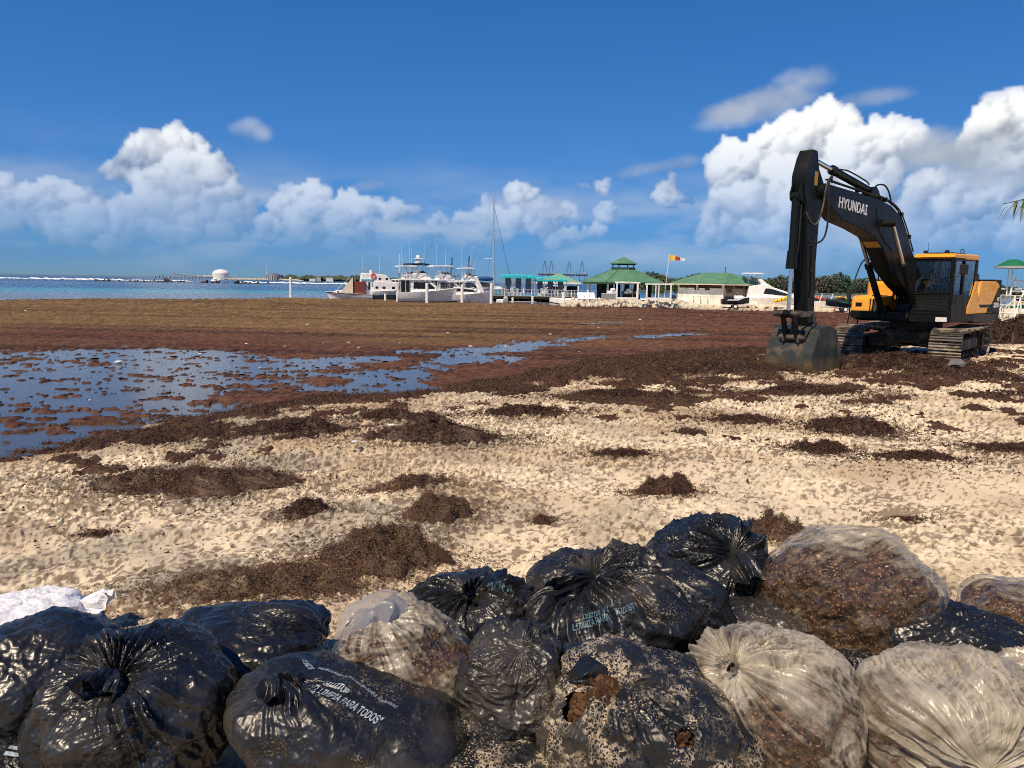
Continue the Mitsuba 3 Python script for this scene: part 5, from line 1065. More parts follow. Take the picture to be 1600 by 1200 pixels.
# white pilings
for px, py, top, lab in ((454.5, 464.5, 433.5, 'lone white post standing in the weed far from the boats'), (667, 474, 443, 'thick white piling in front of the flybridge yacht with the dark shade'), (722, 473.5, 445, 'white piling between the second yacht and the small cruiser'), (767.5, 474.5, 443, 'white piling just in front of the tall mast'),
                         (880, 478, 457, 'short white piling at the left end of the rock wall'), (602, 470, 459, 'stubby pale piling under the bow of the cabin boat'), (832, 474, 463, 'stubby white piling under the middle of the dock'), (801, 473.5, 465, 'small white piling under the left part of the dock')):
    M, s = site(px, py); h = (py - top) * s
    k = thing('piling', lab, 'post'); r = .16 if h > 1.2 else .13
    part(k, 'shaft', cyl((0, 0, -.4), (0, 0, h - .06), r, 14), 'white_paint', 30, M)
    part(k, 'cap', cyl((0, 0, h - .06), (0, 0, h), r * 1.06, 14, r * .7), 'white_paint', 30, M)

# dock with its railing
M, s = site(835, 472); W_ = 135 * s
k = thing('dock', 'long wooden dock with a post railing over dark pilings, left of the gazebo', 'dock')
n = 26
for i in range(n): part(k, 'plank', bb(-W_ / 2 + i * W_ / n, -W_ / 2 + (i + .94) * W_ / n, .02, 3.2, .58, .66 + .01 * (i % 3)), 'dock_wood', False, M)
part(k, 'edge_beam', bb(-W_ / 2, W_ / 2, -.04, .018, .34, .64, .02), 'dock_dark', 30, M)
part(k, 'back_beam', bb(-W_ / 2, W_ / 2, 3.0, 3.2, .2, .57, .02), 'dock_dark', 30, M)
part(k, 'painted_shade', bb(-W_ / 2, W_ / 2, 1.6, 1.7, -.1, .57), 'dock_dark', False, M)  # dark sheet standing in for the shade beneath the deck
for i in range(8): part(k, 'pile', cyl((-W_ / 2 + (i + .5) * W_ / 8, .2, -.5), (-W_ / 2 + (i + .5) * W_ / 8, .2, .55), .12, 8), 'dock_dark', 30, M)
for i in range(27): part(k, 'rail_post', bb(-W_ / 2 + i * W_ / 26 - .035, -W_ / 2 + i * W_ / 26 + .035, .05, .12, .66, 1.42), 'white_paint' if i % 4 == 0 else 'grey_concrete', False, M)
part(k, 'hand_rail', bb(-W_ / 2, W_ / 2, .04, .13, 1.42, 1.48), 'grey_concrete', False, M)
part(k, 'mid_rail', bb(-W_ / 2, W_ / 2, .06, .11, 1.02, 1.07), 'grey_concrete', False, M)
for q, lab in ((-.28, 'white plastic chair at the left part of the dock railing'), (-.22, 'second white plastic chair behind the dock railing'), (-.15, 'white plastic chair nearest the turquoise awning posts'), (.10, 'white plastic chair near the middle of the dock railing')):
    c = thing('plastic_chair', lab, 'chair', 'white chairs on the dock'); Mc = M @ tr(q * W_, 1.0, .66) @ rotz(q * 9)
    part(c, 'seat', bb(-.24, .24, -.22, .22, .40, .45, .02), 'boat_white', 30, Mc)
    part(c, 'backrest', bb(-.22, .22, .18, .23, .45, .95, .02), 'boat_white', 30, Mc)
    for a in (-.2, .2):
        for b_ in (-.18, .18): part(c, 'leg', bb(a - .02, a + .02, b_ - .02, b_ + .02, 0, .40), 'boat_white', False, Mc)
# low jet float under the dock
M2, s2 = site(780, 474)
k = thing('floating_pontoon', 'white floating pontoon with a ramp moored in front of the dock', 'pontoon')
part(k, 'float', cat([bb(-.3, .5, -.4, .4, .0, .45, .1)]), 'boat_white', 30, M2)
part(k, 'roller', cyl((.7, -.4, .35), (.7, .4, .55), .25, 10), 'grey_concrete', 30, M2)
part(k, 'ramp', bb(1.0, 4.0, -.3, .3, .15, .24, .03), 'grey_concrete', 30, M2)

# turquoise awnings
for x0, x1, yt, yb, lab in ((783, 836, 429.5, 433.5, 'turquoise awning nearest the tall mast'), (833, 886, 433, 438.5, 'turquoise awning in front of the pale green pavilion roof')):
    M, s = site((x0 + x1) / 2, 470); z0, z1 = (470 - yb) * s, (470 - yt) * s; w = (x1 - x0) * s / 2
    k = thing('awning', lab, 'awning', None)
    M = M @ tr(0, 1.2 if x0 < 800 else .3, 0)
    part(k, 'canvas', loft([[(-w, -1.2, z0 + .1), (-w, 1.2, z0 + .25), (-w, 1.2, z0 + .29), (-w, -1.2, z0 + .14)], [(-w * .3, -1.3, z1 - .12), (-w * .3, 1.3, z1), (-w * .3, 1.3, z1 + .04), (-w * .3, -1.3, z1 - .08)], [(w * .4, -1.3, z1 - .12), (w * .4, 1.3, z1), (w * .4, 1.3, z1 + .04), (w * .4, -1.3, z1 - .08)], [(w, -1.2, z0 - .1), (w, 1.2, z0 + .15), (w, 1.2, z0 + .19), (w, -1.2, z0 - .06)]]), 'turquoise_canvas', 30, M)
    part(k, 'valance', bb(-w, w, -1.24, -1.21, z0 - .12, z0 + .10), 'turquoise_canvas', False, M)
    for a in (-.95, -.35, .3, .95): part(k, 'post', cat([cyl((a * w, b_, .6), (a * w, b_, z0 + .1), .045, 6) for b_ in (-1.15, 1.15)]), 'grey_concrete', 30, M)
    for a in (-.62, .0, .6): part(k, 'curtain', loft([[(a * w + q * .12, .8 + .05 * math.sin(q * 2.4), zz) for q in range(-3, 4)] for zz in (.9, 1.6, z0)], False, False), 'grey_cloth', True, M)

def hip_roof(a, b_, z0, z1, ra, rb, eave=.10):
    """Rectangle a x b (half sizes) up to a ridge of half sizes ra x rb."""
    r0 = [(-a, -b_), (a, -b_), (a, b_), (-a, b_)]; r1 = [(-ra, -rb), (ra, -rb), (ra, rb), (-ra, rb)]
    return loft([[(x, y, z0 - eave) for x, y in r0], [(x, y, z0) for x, y in r0], [(x, y, z1) for x, y in r1]])
# pavilion behind the awnings
M, s = site(872, 462, .5); k = thing('pavilion', 'pavilion with a pale green hipped roof behind the turquoise awning', 'pavilion')
zb = 1.93
part(k, 'roof', hip_roof(3.1, 2.6, zb, zb + 1.25, .15, .1, .02), 'roof_pale_green', False, M)
part(k, 'fascia', bb(-3.1, 3.1, -2.62, -2.56, zb - .24, zb - .02), 'white_paint', False, M); part(k, 'fascia', bb(-3.1, 3.1, 2.56, 2.62, zb - .24, zb - .02), 'white_paint', False, M)
for a in (-2.8, -.95, .95, 2.8): part(k, 'column', bb(a - .09, a + .09, -2.45, -2.27, -.5, zb - .2), 'white_paint', False, M)
for a in (-2.8, 2.8): part(k, 'column', bb(a - .09, a + .09, 2.27, 2.45, -.5, zb - .2), 'white_paint', False, M)
part(k, 'bar_counter', bb(.4, 2.7, -1.2, -.6, -.5, .6, .03), 'cream_paint', 30, M)
part(k, 'back_wall', bb(-1.8, 2.8, 2.1, 2.2, -.5, 1.4), 'dark_cloth', False, M)
M, s = site(868, 462, .6); M = M @ rotz(.1) @ tr(0, 1.5, 0)
k = thing('covered_boat', 'white boat with an arched roof parked under the pale green pavilion', 'boat')
part(k, 'hull', hull(3.4, 1.4, .6, .2, bot=-.1), 'boat_white', 35, M)
part(k, 'arch', tube(smoothpath([(-1.4, -.6, .6), (-.9, -.6, 1.15), (0, -.6, 1.3), (.8, -.6, 1.1), (1.4, -.5, .65)], 5), .09, 6), 'boat_white', 30, M)
part(k, 'window', prism([(-.9, .65), (-.7, 1.1), (0, 1.22), (.7, 1.0), (1.1, .65)], -.55, .55, .02), 'dark_window', 30, M)

# ------------------------------------------------------------ gazebo
ZP = .55
M, s = site(972, 471, ZP); PX = s
k = thing('gazebo', 'open gazebo with a green octagonal roof and a small lantern roof on top', 'gazebo')
def octo(r, z, ph=PI / 8): return [(r * math.cos(ph + i * PI / 4), r * math.sin(ph + i * PI / 4), z) for i in range(8)]
R0 = 67 * s / math.cos(PI / 8) * .97; Mg = M @ tr(0, R0 + .3, 0)
ze, zt = (471 - 441) * s, (471 - 419.5) * s
def panel(i, ra, za, rb, zb_, th=.05):
    a0, a1 = PI / 8 + i * PI / 4, PI / 8 + (i + 1) * PI / 4; g = .004
    q = [(ra, za, a0 + g), (ra, za, a1 - g), (rb, zb_, a1 - g), (rb, zb_, a0 + g)]
    up = [(r * math.cos(a), r * math.sin(a), z) for r, z, a in q]; lo = [(x, y, z - th) for x, y, z in up]
    return loft([lo, up])
rf = numbered(k + '__roof')
mid_r, mid_z = R0 * .52, ze + (zt - ze) * .62
for i in range(8): part(rf, 'roof_panel', cat([panel(i, R0, ze, mid_r, mid_z), panel(i, mid_r, mid_z, R0 * .26, zt)]), 'roof_green', False, Mg)
for i in range(8):
    a = PI / 8 + i * PI / 4; part(rf, 'hip_ridge', tube([(r * math.cos(a), r * math.sin(a), z + .02) for r, z in ((R0, ze), (mid_r, mid_z), (R0 * .26, zt))], .05, 6), 'roof_green', 30, Mg)
part(rf, 'eave_ring', loft([octo(R0 - .02, ze - .22), octo(R0 - .02, ze - .06), octo(R0 - .25, ze - .06), octo(R0 - .25, ze - .22)] , cap=False), 'dark_green', False, Mg)
lt = numbered(k + '__lantern'); zl = (471 - 410.5) * s; zap = (471 - 399.5) * s
part(lt, 'curb', loft([octo(R0 * .30, zt - .08), octo(R0 * .30, zt + .16), octo(R0 * .24, zt + .16)]), 'dark_green', False, Mg)
for i in range(8):
    a = PI / 8 + i * PI / 4; part(lt, 'post', cyl((R0 * .26 * math.cos(a), R0 * .26 * math.sin(a), zt), (R0 * .26 * math.cos(a), R0 * .26 * math.sin(a), zl), .06, 6), 'dark_green', 30, Mg)
part(lt, 'beam', loft([octo(R0 * .31, zl - .12), octo(R0 * .31, zl - .02), octo(R0 * .2, zl - .02), octo(R0 * .2, zl - .12)], cap=False), 'dark_green', False, Mg)
for i in range(8): part(lt, 'roof_panel', panel(i, R0 * .335, zl, .03, zap), 'roof_green', False, Mg)
for i in range(8):
    a = PI / 8 + i * PI / 4; r = R0 * .86
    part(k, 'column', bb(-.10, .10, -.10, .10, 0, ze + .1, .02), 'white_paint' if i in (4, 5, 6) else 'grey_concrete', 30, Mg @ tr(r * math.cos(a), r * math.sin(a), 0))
part(k, 'floor', loft([octo(R0 * .92, -.5), octo(R0 * .92, .0)]), 'white_wall', False, Mg)
for a, w in ((-.30, .5), (-.12, .45), (.10, .4), (.33, .45), (-.55, .4), (.62, .4)):
    part(k, 'curtain', loft([[(a * R0 + q * w / 6, R0 * .35 * math.cos(a) + .07 * math.sin(q * 2.2), zz) for q in range(-4, 5)] for zz in (.1, 1.2, ze - .1)], False, False), 'dark_cloth', True, Mg)
# the furniture under it
def lay(px, py, dy=.0, yaw=0.0): Mx, _ = site(px, py, ZP); return Mx @ tr(0, dy, 0) @ rotz(yaw)
Mt = lay(951, 471, 1.0); t_ = thing('table', 'table under a long grey cloth at the left front of the gazebo', 'table')
part(t_, 'cloth', loft([[(x * 1.0, y * 1.0, 0.02) for x, y in ((-.78, -.4), (.78, -.4), (.78, .4), (-.78, .4))], [(x, y, .74) for x, y in ((-.72, -.36), (.72, -.36), (.72, .36), (-.72, .36))]]), 'grey_cloth', False, Mt)
part(t_, 'runner', bb(-.74, .74, -.30, .30, .745, .77), 'flag_white', False, Mt)
for px, dy, lab in ((957, .9, 'heap of white cushions on the grey cloth table'), (982, 2.0, 'heap of white cushions inside the gazebo behind the left frame')):
    c = thing('cushion_heap', lab, 'cushions'); Mc = lay(px, 471, dy)
    for j, (a, b_, z) in enumerate(((-.2, 0, .9), (.15, .1, .95), (0, -.05, 1.15))): part(c, 'cushion', ball((a, b_, z), (.28, .22, .16), 2), 'flag_white', 35, Mc)
Mb = lay(984, 471, 3.2); t_ = thing('covered_sofa', 'dark curved sofa with pale cushions deep in the gazebo', 'sofa')
part(t_, 'frame', prism([(-1.0, .1), (-.9, .9), (-.3, 1.25), (.5, 1.2), (1.0, .7), (1.05, .1)], -.5, .5, .06), 'dark_cloth', 30, Mb)
part(t_, 'cushion', bb(-.7, .7, -.62, -.48, .7, 1.0, .06), 'tan_wall', 30, Mb)
Mb = lay(983, 446.5, 4.0); part(k, 'fabric_valance', loft([[(q * .22, .05 * math.sin(q * 2.0), z - .25 * (1 - math.cos(q * 1.0)) * (z < .2)) for q in range(-5, 6)] for z in (0, .5)], False, False), 'tan_wall', True, lay(982, 452, 2.6))
# white timber frames in front
for x0, x1, yt, yb, lab, n_mid in ((964, 995, 444.5, 467.5, 'left white timber swing frame in front of the gazebo', 0), (1010.5, 1047, 446, 468, 'right white timber swing frame in front of the gazebo', 2)):
    Mf = lay((x0 + x1) / 2, 472.5, .25); w = (x1 - x0) * PX / 2; h = (472.5 - yt) * PX; hb = (472.5 - yb) * PX
    f_ = thing('timber_frame', lab, 'frame', 'white timber frames by the gazebo')
    for a in (-w, w):
        for d_ in (0, 1.5): part(f_, 'post', bb(a - .075, a + .075, d_ - .075, d_ + .075, -.15, h, .015), 'white_paint', 30, Mf)
    for d_ in (0, 1.5): part(f_, 'top_beam', bb(-w - .2, w + .2, d_ - .08, d_ + .08, h, h + .14, .015), 'white_paint', 30, Mf)
    part(f_, 'swing_seat', bb(-w + .1, w - .1, .35, 1.15, hb, hb + .10, .02), 'white_paint', 30, Mf)
    part(f_, 'front_board', bb(-w + .08, w - .08, -.05, .05, hb - .05, hb + .16, .01), 'white_paint', 30, Mf)
    for j in range(n_mid): part(f_, 'mid_post', bb(-.30 + j * .3 - .05, -.30 + j * .3 + .05, -.05, .05, -.15, h, .01), 'white_paint', 30, Mf)
    for a in (-.5, .5): part(f_, 'hanger', cyl((a * w, .7, hb), (a * w, .7, h), .02, 5), 'steel_rail', 30, Mf)
for px, lab, yw in ((908, 'leftmost white sun lounger on the rock terrace', .5), (917, 'middle white sun lounger on the rock terrace', .5), (926, 'white sun lounger nearest the gazebo columns', .6)):
    Ml = lay(px, 472.5, .3, yw + 1.2); l_ = thing('sun_lounger', lab, 'lounger', 'sun loungers on the rock terrace')
    part(l_, 'bed', bb(-.9, .2, -.3, .3, .28, .36, .03), 'boat_white', 30, Ml)
    part(l_, 'backrest', xf(bb(0, .8, -.3, .3, -.04, .04, .03), tr(.2, 0, .33) @ rot([0, 1, 0], -.75)), 'boat_white', 30, Ml)
    for a in (-.75, .1):
        for b_ in (-.25, .25): part(l_, 'leg', bb(a - .03, a + .03, b_ - .03, b_ + .03, 0, .28), 'boat_white', False, Ml)
# rock wall
rng = np.random.default_rng(77)
k = thing('rock_wall', 'low wall of pale boulders along the waterline under the gazebo terrace', 'wall')
def rock(c, r, seed):
    m = trimesh.creation.icosphere(1); g = np.random.default_rng(seed); v = m.vertices * (1 + g.uniform(-.22, .22, (len(m.vertices), 1))) * r * g.uniform(.75, 1.25, 3); v = v @ trimesh.transformations.random_rotation_matrix(g.uniform(size=3))[:3, :3].T
    return v + c, np.asarray(m.faces)
for i in range(290):
    px = rng.uniform(877, 1092); fr = rng.uniform(0, 1); top = .62 * min(1, (px - 874) / 20, (1098 - px) / 40)
    o = at_z(px, 480.5 + (px - 980) * .012, 0.0); h = np.array([o[0], o[1], 0]) / np.hypot(o[0], o[1])
    c = o + h * (fr * 1.5 + rng.uniform(0, .2)); c[2] = .05 + fr * top + rng.uniform(-.05, .05)
    part(k, 'boulder', rock(c, rng.uniform(.14, .27), i), 'rock_white', False)
a_, b_ = site(985, 478)[0], site(985, 478)[0]
part(k, 'core', loft([[at_z(px, 480.5 + (px - 980) * .012, 0.0) + np.array([o[0], o[1], z]) for o, z in ((np.array([0, .25, 0]), -.2), (np.array([0, 1.4, 0]), .38), (np.array([0, 3.2, 0]), .40), (np.array([0, 3.2, 0]), -.3))] for px in np.linspace(880, 1088, 12)]), 'rock_white', False)
# terrace slab behind the wall
c0, c1 = at_z(884, 478, 0), at_z(1082, 479.5, 0)
put('terrace', prism_z([(c0[0], c0[1] + 1.6), (c1[0], c1[1] + 1.4), (c1[0] + 3, c1[1] + 16), (c0[0] - 1, c0[1] + 14)], .1, ZP - .004), 'white_wall'); say('terrace', 'pale stone terrace that carries the gazebo and the building', kind='structure')
# flag
Mf, s = site(1037, 470, ZP); Mf = Mf @ tr(0, 1.5, 0); h = (470 - 398) * s * 1.02
k = thing('flagpole', 'thin leaning white pole with a yellow, red and white flag', 'flag')
part(k, 'pole', cyl((0, 0, 0), (.42, 0, h), .03, 8), 'white_paint', 30, Mf)
for j, (a, b_, c) in enumerate(((0, .62, 'flag_yellow'), (.62, 1.15, 'flag_red'), (1.15, 1.65, 'flag_white'))):
    part(k, 'flag_panel', loft([[(.42 + x, .10 * math.sin(x * 5 + z), h - .05 - x * .28 - z * (1 - x * .38)) for z in np.linspace(0, .62, 5)] for x in np.linspace(a, b_, 6)], False, False), c, True, Mf)
# ------------------------------------------------------------ white building
Mw, s = site(1129, 471.5, ZP); yaw = math.radians(-43); u_ = lambda a: 0
k = thing('clubhouse', 'white and tan building with a green hipped roof right of the gazebo', 'building')
wl, wr_ = 7.0, 4.9; hw = (471.5 - 443) * s; Mw = Mw @ tr(0, .4, 0) @ rotz(PI / 4 + .03)
# corner towards the viewer at the origin, walls run along +x (right, tan) and +y (left)
wallM = 'white_wall'
part(k, 'left_wall', bb(0, .14, .0, wl, -.3, hw - .55), 'white_wall', False, Mw)
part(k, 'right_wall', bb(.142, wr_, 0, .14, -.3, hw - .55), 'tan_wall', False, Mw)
part(k, 'back_wall', cat([bb(.15, wr_ - .01, wl - .14, wl - .002, -.3, hw), bb(wr_ - .14, wr_ - .002, .15, wl - .15, -.3, hw)]), 'white_wall', False, Mw)
for q in (0, .55 * wl, wl - .16): part(k, 'pillar', bb(-.04, .16, q, q + .18, -.3, hw), 'white_wall', False, Mw)
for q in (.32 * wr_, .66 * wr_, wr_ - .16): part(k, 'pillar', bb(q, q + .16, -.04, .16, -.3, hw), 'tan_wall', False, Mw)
for i in range(34): part(k, 'grille_bar', bb(.03, .10, .2 + i * (wl - .4) / 34, .2 + (i + .62) * (wl - .4) / 34, hw - .548, hw - .02), 'brown_grille', False, Mw)
for i in range(26): part(k, 'grille_bar', bb(.2 + i * (wr_ - .4) / 26, .2 + (i + .62) * (wr_ - .4) / 26, .03, .10, hw - .548, hw - .02), 'brown_grille', False, Mw)
for q in (.20, .44): part(k, 'vent', bb(-.012, .05, q * wl + .6, q * wl + 1.3, hw - .78, hw - .552), 'brown_grille', False, Mw)
part(k, 'dark_shutter', bb(.5, 1.35, -.012, .05, hw - 1.0, hw - .3), 'brown_grille', False, Mw)
part(k, 'door', bb(.10, .42, -.02, .06, -.25, hw - .7), 'grey_concrete', False, Mw)
ov = .75; za = hw
rr_ = numbered(k + '__roof'); X0, X1, Y0, Y1 = -ov, wr_ + ov, -ov, wl + ov; zr = za + (441 - 424.5) * s * 1.06
cx0, cy0, cy1 = (X0 + X1) / 2, Y0 + 2.3, Y1 - 2.3
def tri(*p): p = np.array(p, float); q = p - [0, 0, .07]; return loft([q, p])
part(rr_, 'roof_slope', tri((X0, Y0, za), (X0, Y1, za), (cx0, cy1, zr), (cx0, cy0, zr)), 'roof_green', False, Mw)
part(rr_, 'roof_slope', tri((X1, Y1, za), (X1, Y0, za), (cx0, cy0, zr), (cx0, cy1, zr)), 'roof_green', False, Mw)
part(rr_, 'roof_slope', tri((X1, Y0, za), (X0, Y0, za), (cx0, cy0, zr)), 'roof_green', False, Mw)
part(rr_, 'roof_slope', tri((X0, Y1, za), (X1, Y1, za), (cx0, cy1, zr)), 'roof_green', False, Mw)
part(rr_, 'fascia', cat([bb(X0 - .02, X0 + .02, Y0, Y1, za - .20, za - .072), bb(X0 + .02, X1, Y0 - .02, Y0 + .02, za - .20, za - .072)]), 'cream_paint', False, Mw)
part(rr_, 'vent_pipe', cyl((cx0, cy0 + .6, zr - .3), (cx0, cy0 + .6, zr + .62), .05, 8), 'haze_tinted_steel', 30, Mw)
part(k, 'ceiling', bb(.05, wr_ - .05, .05, wl - .05, hw - .01, hw + .03), 'brown_grille', False, Mw)
# low white wall and rail before it
Ml, s = site(1098, 479.5, .02)
k = thing('low_wall', 'low white wall along the beach in front of the clubhouse', 'wall')
part(k, 'face', bb(-32 * s, 82 * s, .2, .45, -.2, .70, .02), 'white_wall', 30, Ml)
k = thing('pipe_rail', 'thin grey pipe railing on the boulders left of the clubhouse', 'railing')
part(k, 'rail', tube([(-16 * s, 0, 1.15), (8 * s, 0, 1.12)], .035, 6), 'steel_rail', 30, Ml)
for a in (-15, -4, 7): part(k, 'post', cyl((a * s, 0, .1), (a * s, 0, 1.14), .03, 6), 'steel_rail', 30, Ml)
Mf, s = site(1052, 471, ZP); k = thing('stand_fan', 'grey drum fan on the terrace left of the clubhouse', 'fan')
part(k, 'drum', cyl((0, 0, .45), (0, .35, .45), .30, 18), 'grey_concrete', 30, Mf); part(k, 'grille', cyl((0, -.02, .45), (0, 0, .45), .27, 18), 'dark_cloth', 30, Mf)
part(k, 'foot', bb(-.2, .2, .05, .3, 0, .16, .02), 'steel_rail', 30, Mf)

# ------------------------------------------------------------ craft on trailers
def jet_ski(px, py, z, yaw, lab, white=True, L=2.7):
    M, s = site(px, py, z); M = M @ rotz(yaw)
    k = thing('jet_ski', lab, 'jet ski', 'jet skis on beach trailers')
    rings = []
    for t in np.linspace(0, 1, 12):
        w = .52 * (1 - max(0, (t - .45) / .55) ** 2.4) + .02; x = -L / 2 + L * t; zt_ = .82 + .22 * t ** 2
        rings.append([(x, -w, zt_), (x, -w * .85, zt_ - .28), (x, 0, .42 + .12 * max(0, t - .7) ** 1 * 3), (x, w * .85, zt_ - .28), (x, w, zt_), (x, w * .55, zt_ + .10), (x, -w * .55, zt_ + .10)])
    part(k, 'hull', loft(rings), 'hull_dark', 35, M)
    part(k, 'cowl', loft([[(-.1, -.30, .95), (-.1, .30, .95), (-.1, .2, 1.28), (-.1, -.2, 1.28)], [(.5, -.34, 1.0), (.5, .34, 1.0), (.5, .2, 1.30), (.5, -.2, 1.30)], [(1.15, -.12, 1.02), (1.15, .12, 1.02), (1.15, .06, 1.08), (1.15, -.06, 1.08)]]), 'boat_white' if white else 'black_paint', 35, M)
    part(k, 'seat', prism([(-1.15, .95), (-1.05, 1.18), (-.5, 1.20), (-.2, 1.12), (-.1, .95)], -.18, .18, .05), 'black_rubber', 30, M)
    part(k, 'side_flash', cat([prism([(-.9, .74), (.2, .80), (.6, .96), (-.7, .90)], y, y + .02) for y in (-.53, .51)]), 'boat_white' if white else 'green_plastic', False, M)
    part(k, 'handlebar', cat([tube([(.05, -.36, 1.38), (.12, -.1, 1.34), (.12, .1, 1.34), (.05, .36, 1.38)], .025, 6), cyl((.25, 0, 1.2), (.1, 0, 1.36), .04, 6)]), 'black_rubber', 30, M)
    Mt = M; t = thing('boat_trailer', 'two wheeled trailer under the ' + lab.split(' on ')[0], 'trailer')
    part(t, 'frame', cat([bb(-1.2, 1.3, -.35, -.29, .34, .40), bb(-1.2, 1.3, .29, .35, .34, .40), bb(1.2, 2.0, -.04, .04, .34, .40), bb(-.1, 0, -.6, .6, .28, .36)]), 'steel_rail', False, Mt)
    for y in (-.62, .62):
        w_ = part(t, 'wheel', cyl((-.05, y - .08, .22), (-.05, y + .08, .22), .24, 18), 'black_rubber', 30, Mt)
        part(w_, 'hub', cyl((-.05, y - .09, .22), (-.05, y + .09, .22), .15, 14), 'boat_white', 30, Mt)
jet_ski(1148, 482, .05, .15, 'white and black jet ski on a beach trailer before the clubhouse')
jet_ski(1317, 487, .10, PI + .25, 'black and green jet ski on a beach trailer right of the excavator bucket', False, 3.1)
# motor yacht on the right of the clubhouse
M, s = site(1205, 480, .05); M = M @ rotz(.12) @ tr(0, .9, 0)
k = thing('sport_cruiser', 'sleek white motor cruiser with a sloping screen, hauled out right of the clubhouse', 'boat')
part(k, 'hull', hull(7.0, 2.4, 1.0, .10, bot=-.1, bow=3.0), 'boat_white', 35, M)
part(k, 'superstructure', prism([(-2.6, .95), (-2.4, 2.2), (-1.2, 2.45), (-.4, 2.45), (.1, 2.15), (2.9, 1.25), (3.1, 1.0)], -.9, .9, .06), 'boat_white', 30, M)
part(k, 'screen', prism([(-.9, 1.45), (-.7, 2.05), (.1, 1.95), (2.1, 1.32), (1.2, 1.25)], -.92, .92, .01), 'dark_window', 30, M)
part(k, 'arch', prism([(-1.0, 2.3), (-1.5, 3.0), (-1.2, 3.05), (-.3, 2.35)], -.85, .85, .02), 'boat_white', 30, M)
part(k, 'hard_top', prism([(-3.2, 3.55), (-3.1, 3.68), (-1.2, 3.70), (-.9, 3.58)], -.9, .9, .03), 'boat_white', 30, M)
for a in (-2.5, -1.5): part(k, 'top_post', cat([cyl((a, y, 2.3), (a, y, 3.58), .03, 6) for y in (-.8, .8)]), 'steel_rail', 30, M)
part(k, 'antifoul', stripe(7.0, 2.4, 1.0, .10, .0, .2, bow=3.0), 'hull_dark', True, M)
def inflatable(name, px, py, z, yaw, L, r, m, lab, pitch=0.0):
    M, s = site(px, py, .1); M = M @ tr(0, 1.0, z) @ rotz(yaw) @ rot([0, 1, 0], -pitch); k = thing(name, lab, 'inflatable')
    part(k, 'tube', tube(smoothpath([(-L / 2, 0, 0), (-L * .3, 0, .0), (L * .2, 0, .02), (L / 2, 0, .16)], 5), [max(.06, r * (1 - abs(t) ** 4)) for t in np.linspace(-1, 1, 16)], 10), m, 35, M)
    for q in (-.25, 0, .22): part(k, 'band', tube([(q * L - .03, 0, .0), (q * L + .03, 0, .0)], r * 1.04, 12), 'black_rubber', 30, M)
inflatable('banana_tube', 1220, 481, .85, .1, 1.7, .20, 'yellow_plastic', 'yellow towable tube leaning on the sleek cruiser', .28)
inflatable('towable_tube', 1312, 485, 1.05, .1, 1.1, .32, 'yellow_plastic', 'fat yellow towable tube above the black jet ski', .0)
inflatable('kayak_roll', 1275, 483, 1.0, .15, 1.0, .28, 'orange_plastic', 'orange inflatable beside the excavator arm', .05)
M, s = site(1283, 483, .12); M = M @ rotz(.1) @ tr(0, 1.2, 0)
k = thing('skiff', 'white skiff loaded with beach gear behind the excavator arm', 'boat')
part(k, 'hull', hull(4.2, 1.6, .72, .15, bot=-.1), 'boat_white', 35, M)
part(k, 'gear', cat([ball((-.6, 0, .85), (.5, .45, .3), 2)]), 'navy_canvas', 35, M)
part(k, 'gear', ball((.5, 0, .9), (.45, .4, .28), 2), 'red_brown', 35, M)
for a in (-1.0, .1, 1.1): part(k, 'frame_pipe', tube([(a - .3, -.6, .6), (a, -.5, 1.5), (a, .5, 1.5)], .03, 5), 'boat_white', 30, M)
M, s = site(1325, 484, .12); M = M @ tr(0, 2.2, 0); k = thing('speaker_box', 'upright black box standing behind the black jet ski', 'box')
part(k, 'body', bb(-.20, .20, -.2, .2, 0, 2.0, .03), 'black_rubber', 30, M); part(k, 'lid', bb(-.22, .22, -.22, .22, 2.0, 2.06, .02), 'hull_dark', 30, M)
M, s = site(1304, 486, .1); k = thing('marker_post', 'short orange post beside the black jet ski', 'post'); part(k, 'post', cyl((0, 0, 0), (0, 0, 1.0), .05, 8), 'orange_plastic', 30, M); part(k, 'foot', cyl((0, 0, 0), (0, 0, .06), .16, 10), 'hull_dark', 30, M)

# ------------------------------------------------------------ lifeguard chair and the boats by it
M, s = site(1575, 500, .36); k = thing('lifeguard_chair', 'tall white timber lifeguard chair behind the excavator', 'chair')
M = M @ rotz(-.35); wq = .48
for a in (-1, 1):
    for b_ in (-1, 1): part(k, 'leg', tube([(a * wq * 1.15, b_ * .62, -.1), (a * wq * .85, b_ * .42, 1.55)], .055, 6), 'white_paint', 30, M)
    part(k, 'brace', tube([(a * wq * 1.13, -.60, .1), (a * wq * .9, .45, 1.4)], .04, 6), 'white_paint', 30, M)
    part(k, 'brace', tube([(a * wq * 1.13, .60, .1), (a * wq * .9, -.45, 1.4)], .04, 6), 'white_paint', 30, M)
    part(k, 'arm_rest', bb(a * .42 - .05, a * .42 + .05, -.45, .45, 1.95, 2.02, .01), 'white_paint', 30, M)
    part(k, 'back_stile', tube([(a * .40 + .12, .38, 1.5), (a * .40 + .42, .72, 2.75)], .055, 6), 'white_paint', 30, M)
for z in (.45, .95): part(k, 'rung', cyl((-.55 + z * .08, -.58 + z * .1, z), (.55 - z * .08, -.58 + z * .1, z), .04, 6), 'white_paint', 30, M)
for i in range(5): part(k, 'seat_slat', bb(-.46, .46, -.45 + i * .18, -.30 + i * .18, 1.56, 1.60, .008), 'white_paint', 30, M)
for i in range(3): part(k, 'back_slat', xf(bb(-.42, .42, -.02, .02, -.06, .06, .008), tr(.2 + i * .09, .47 + i * .09, 1.85 + i * .33)), 'white_paint', 30, M)
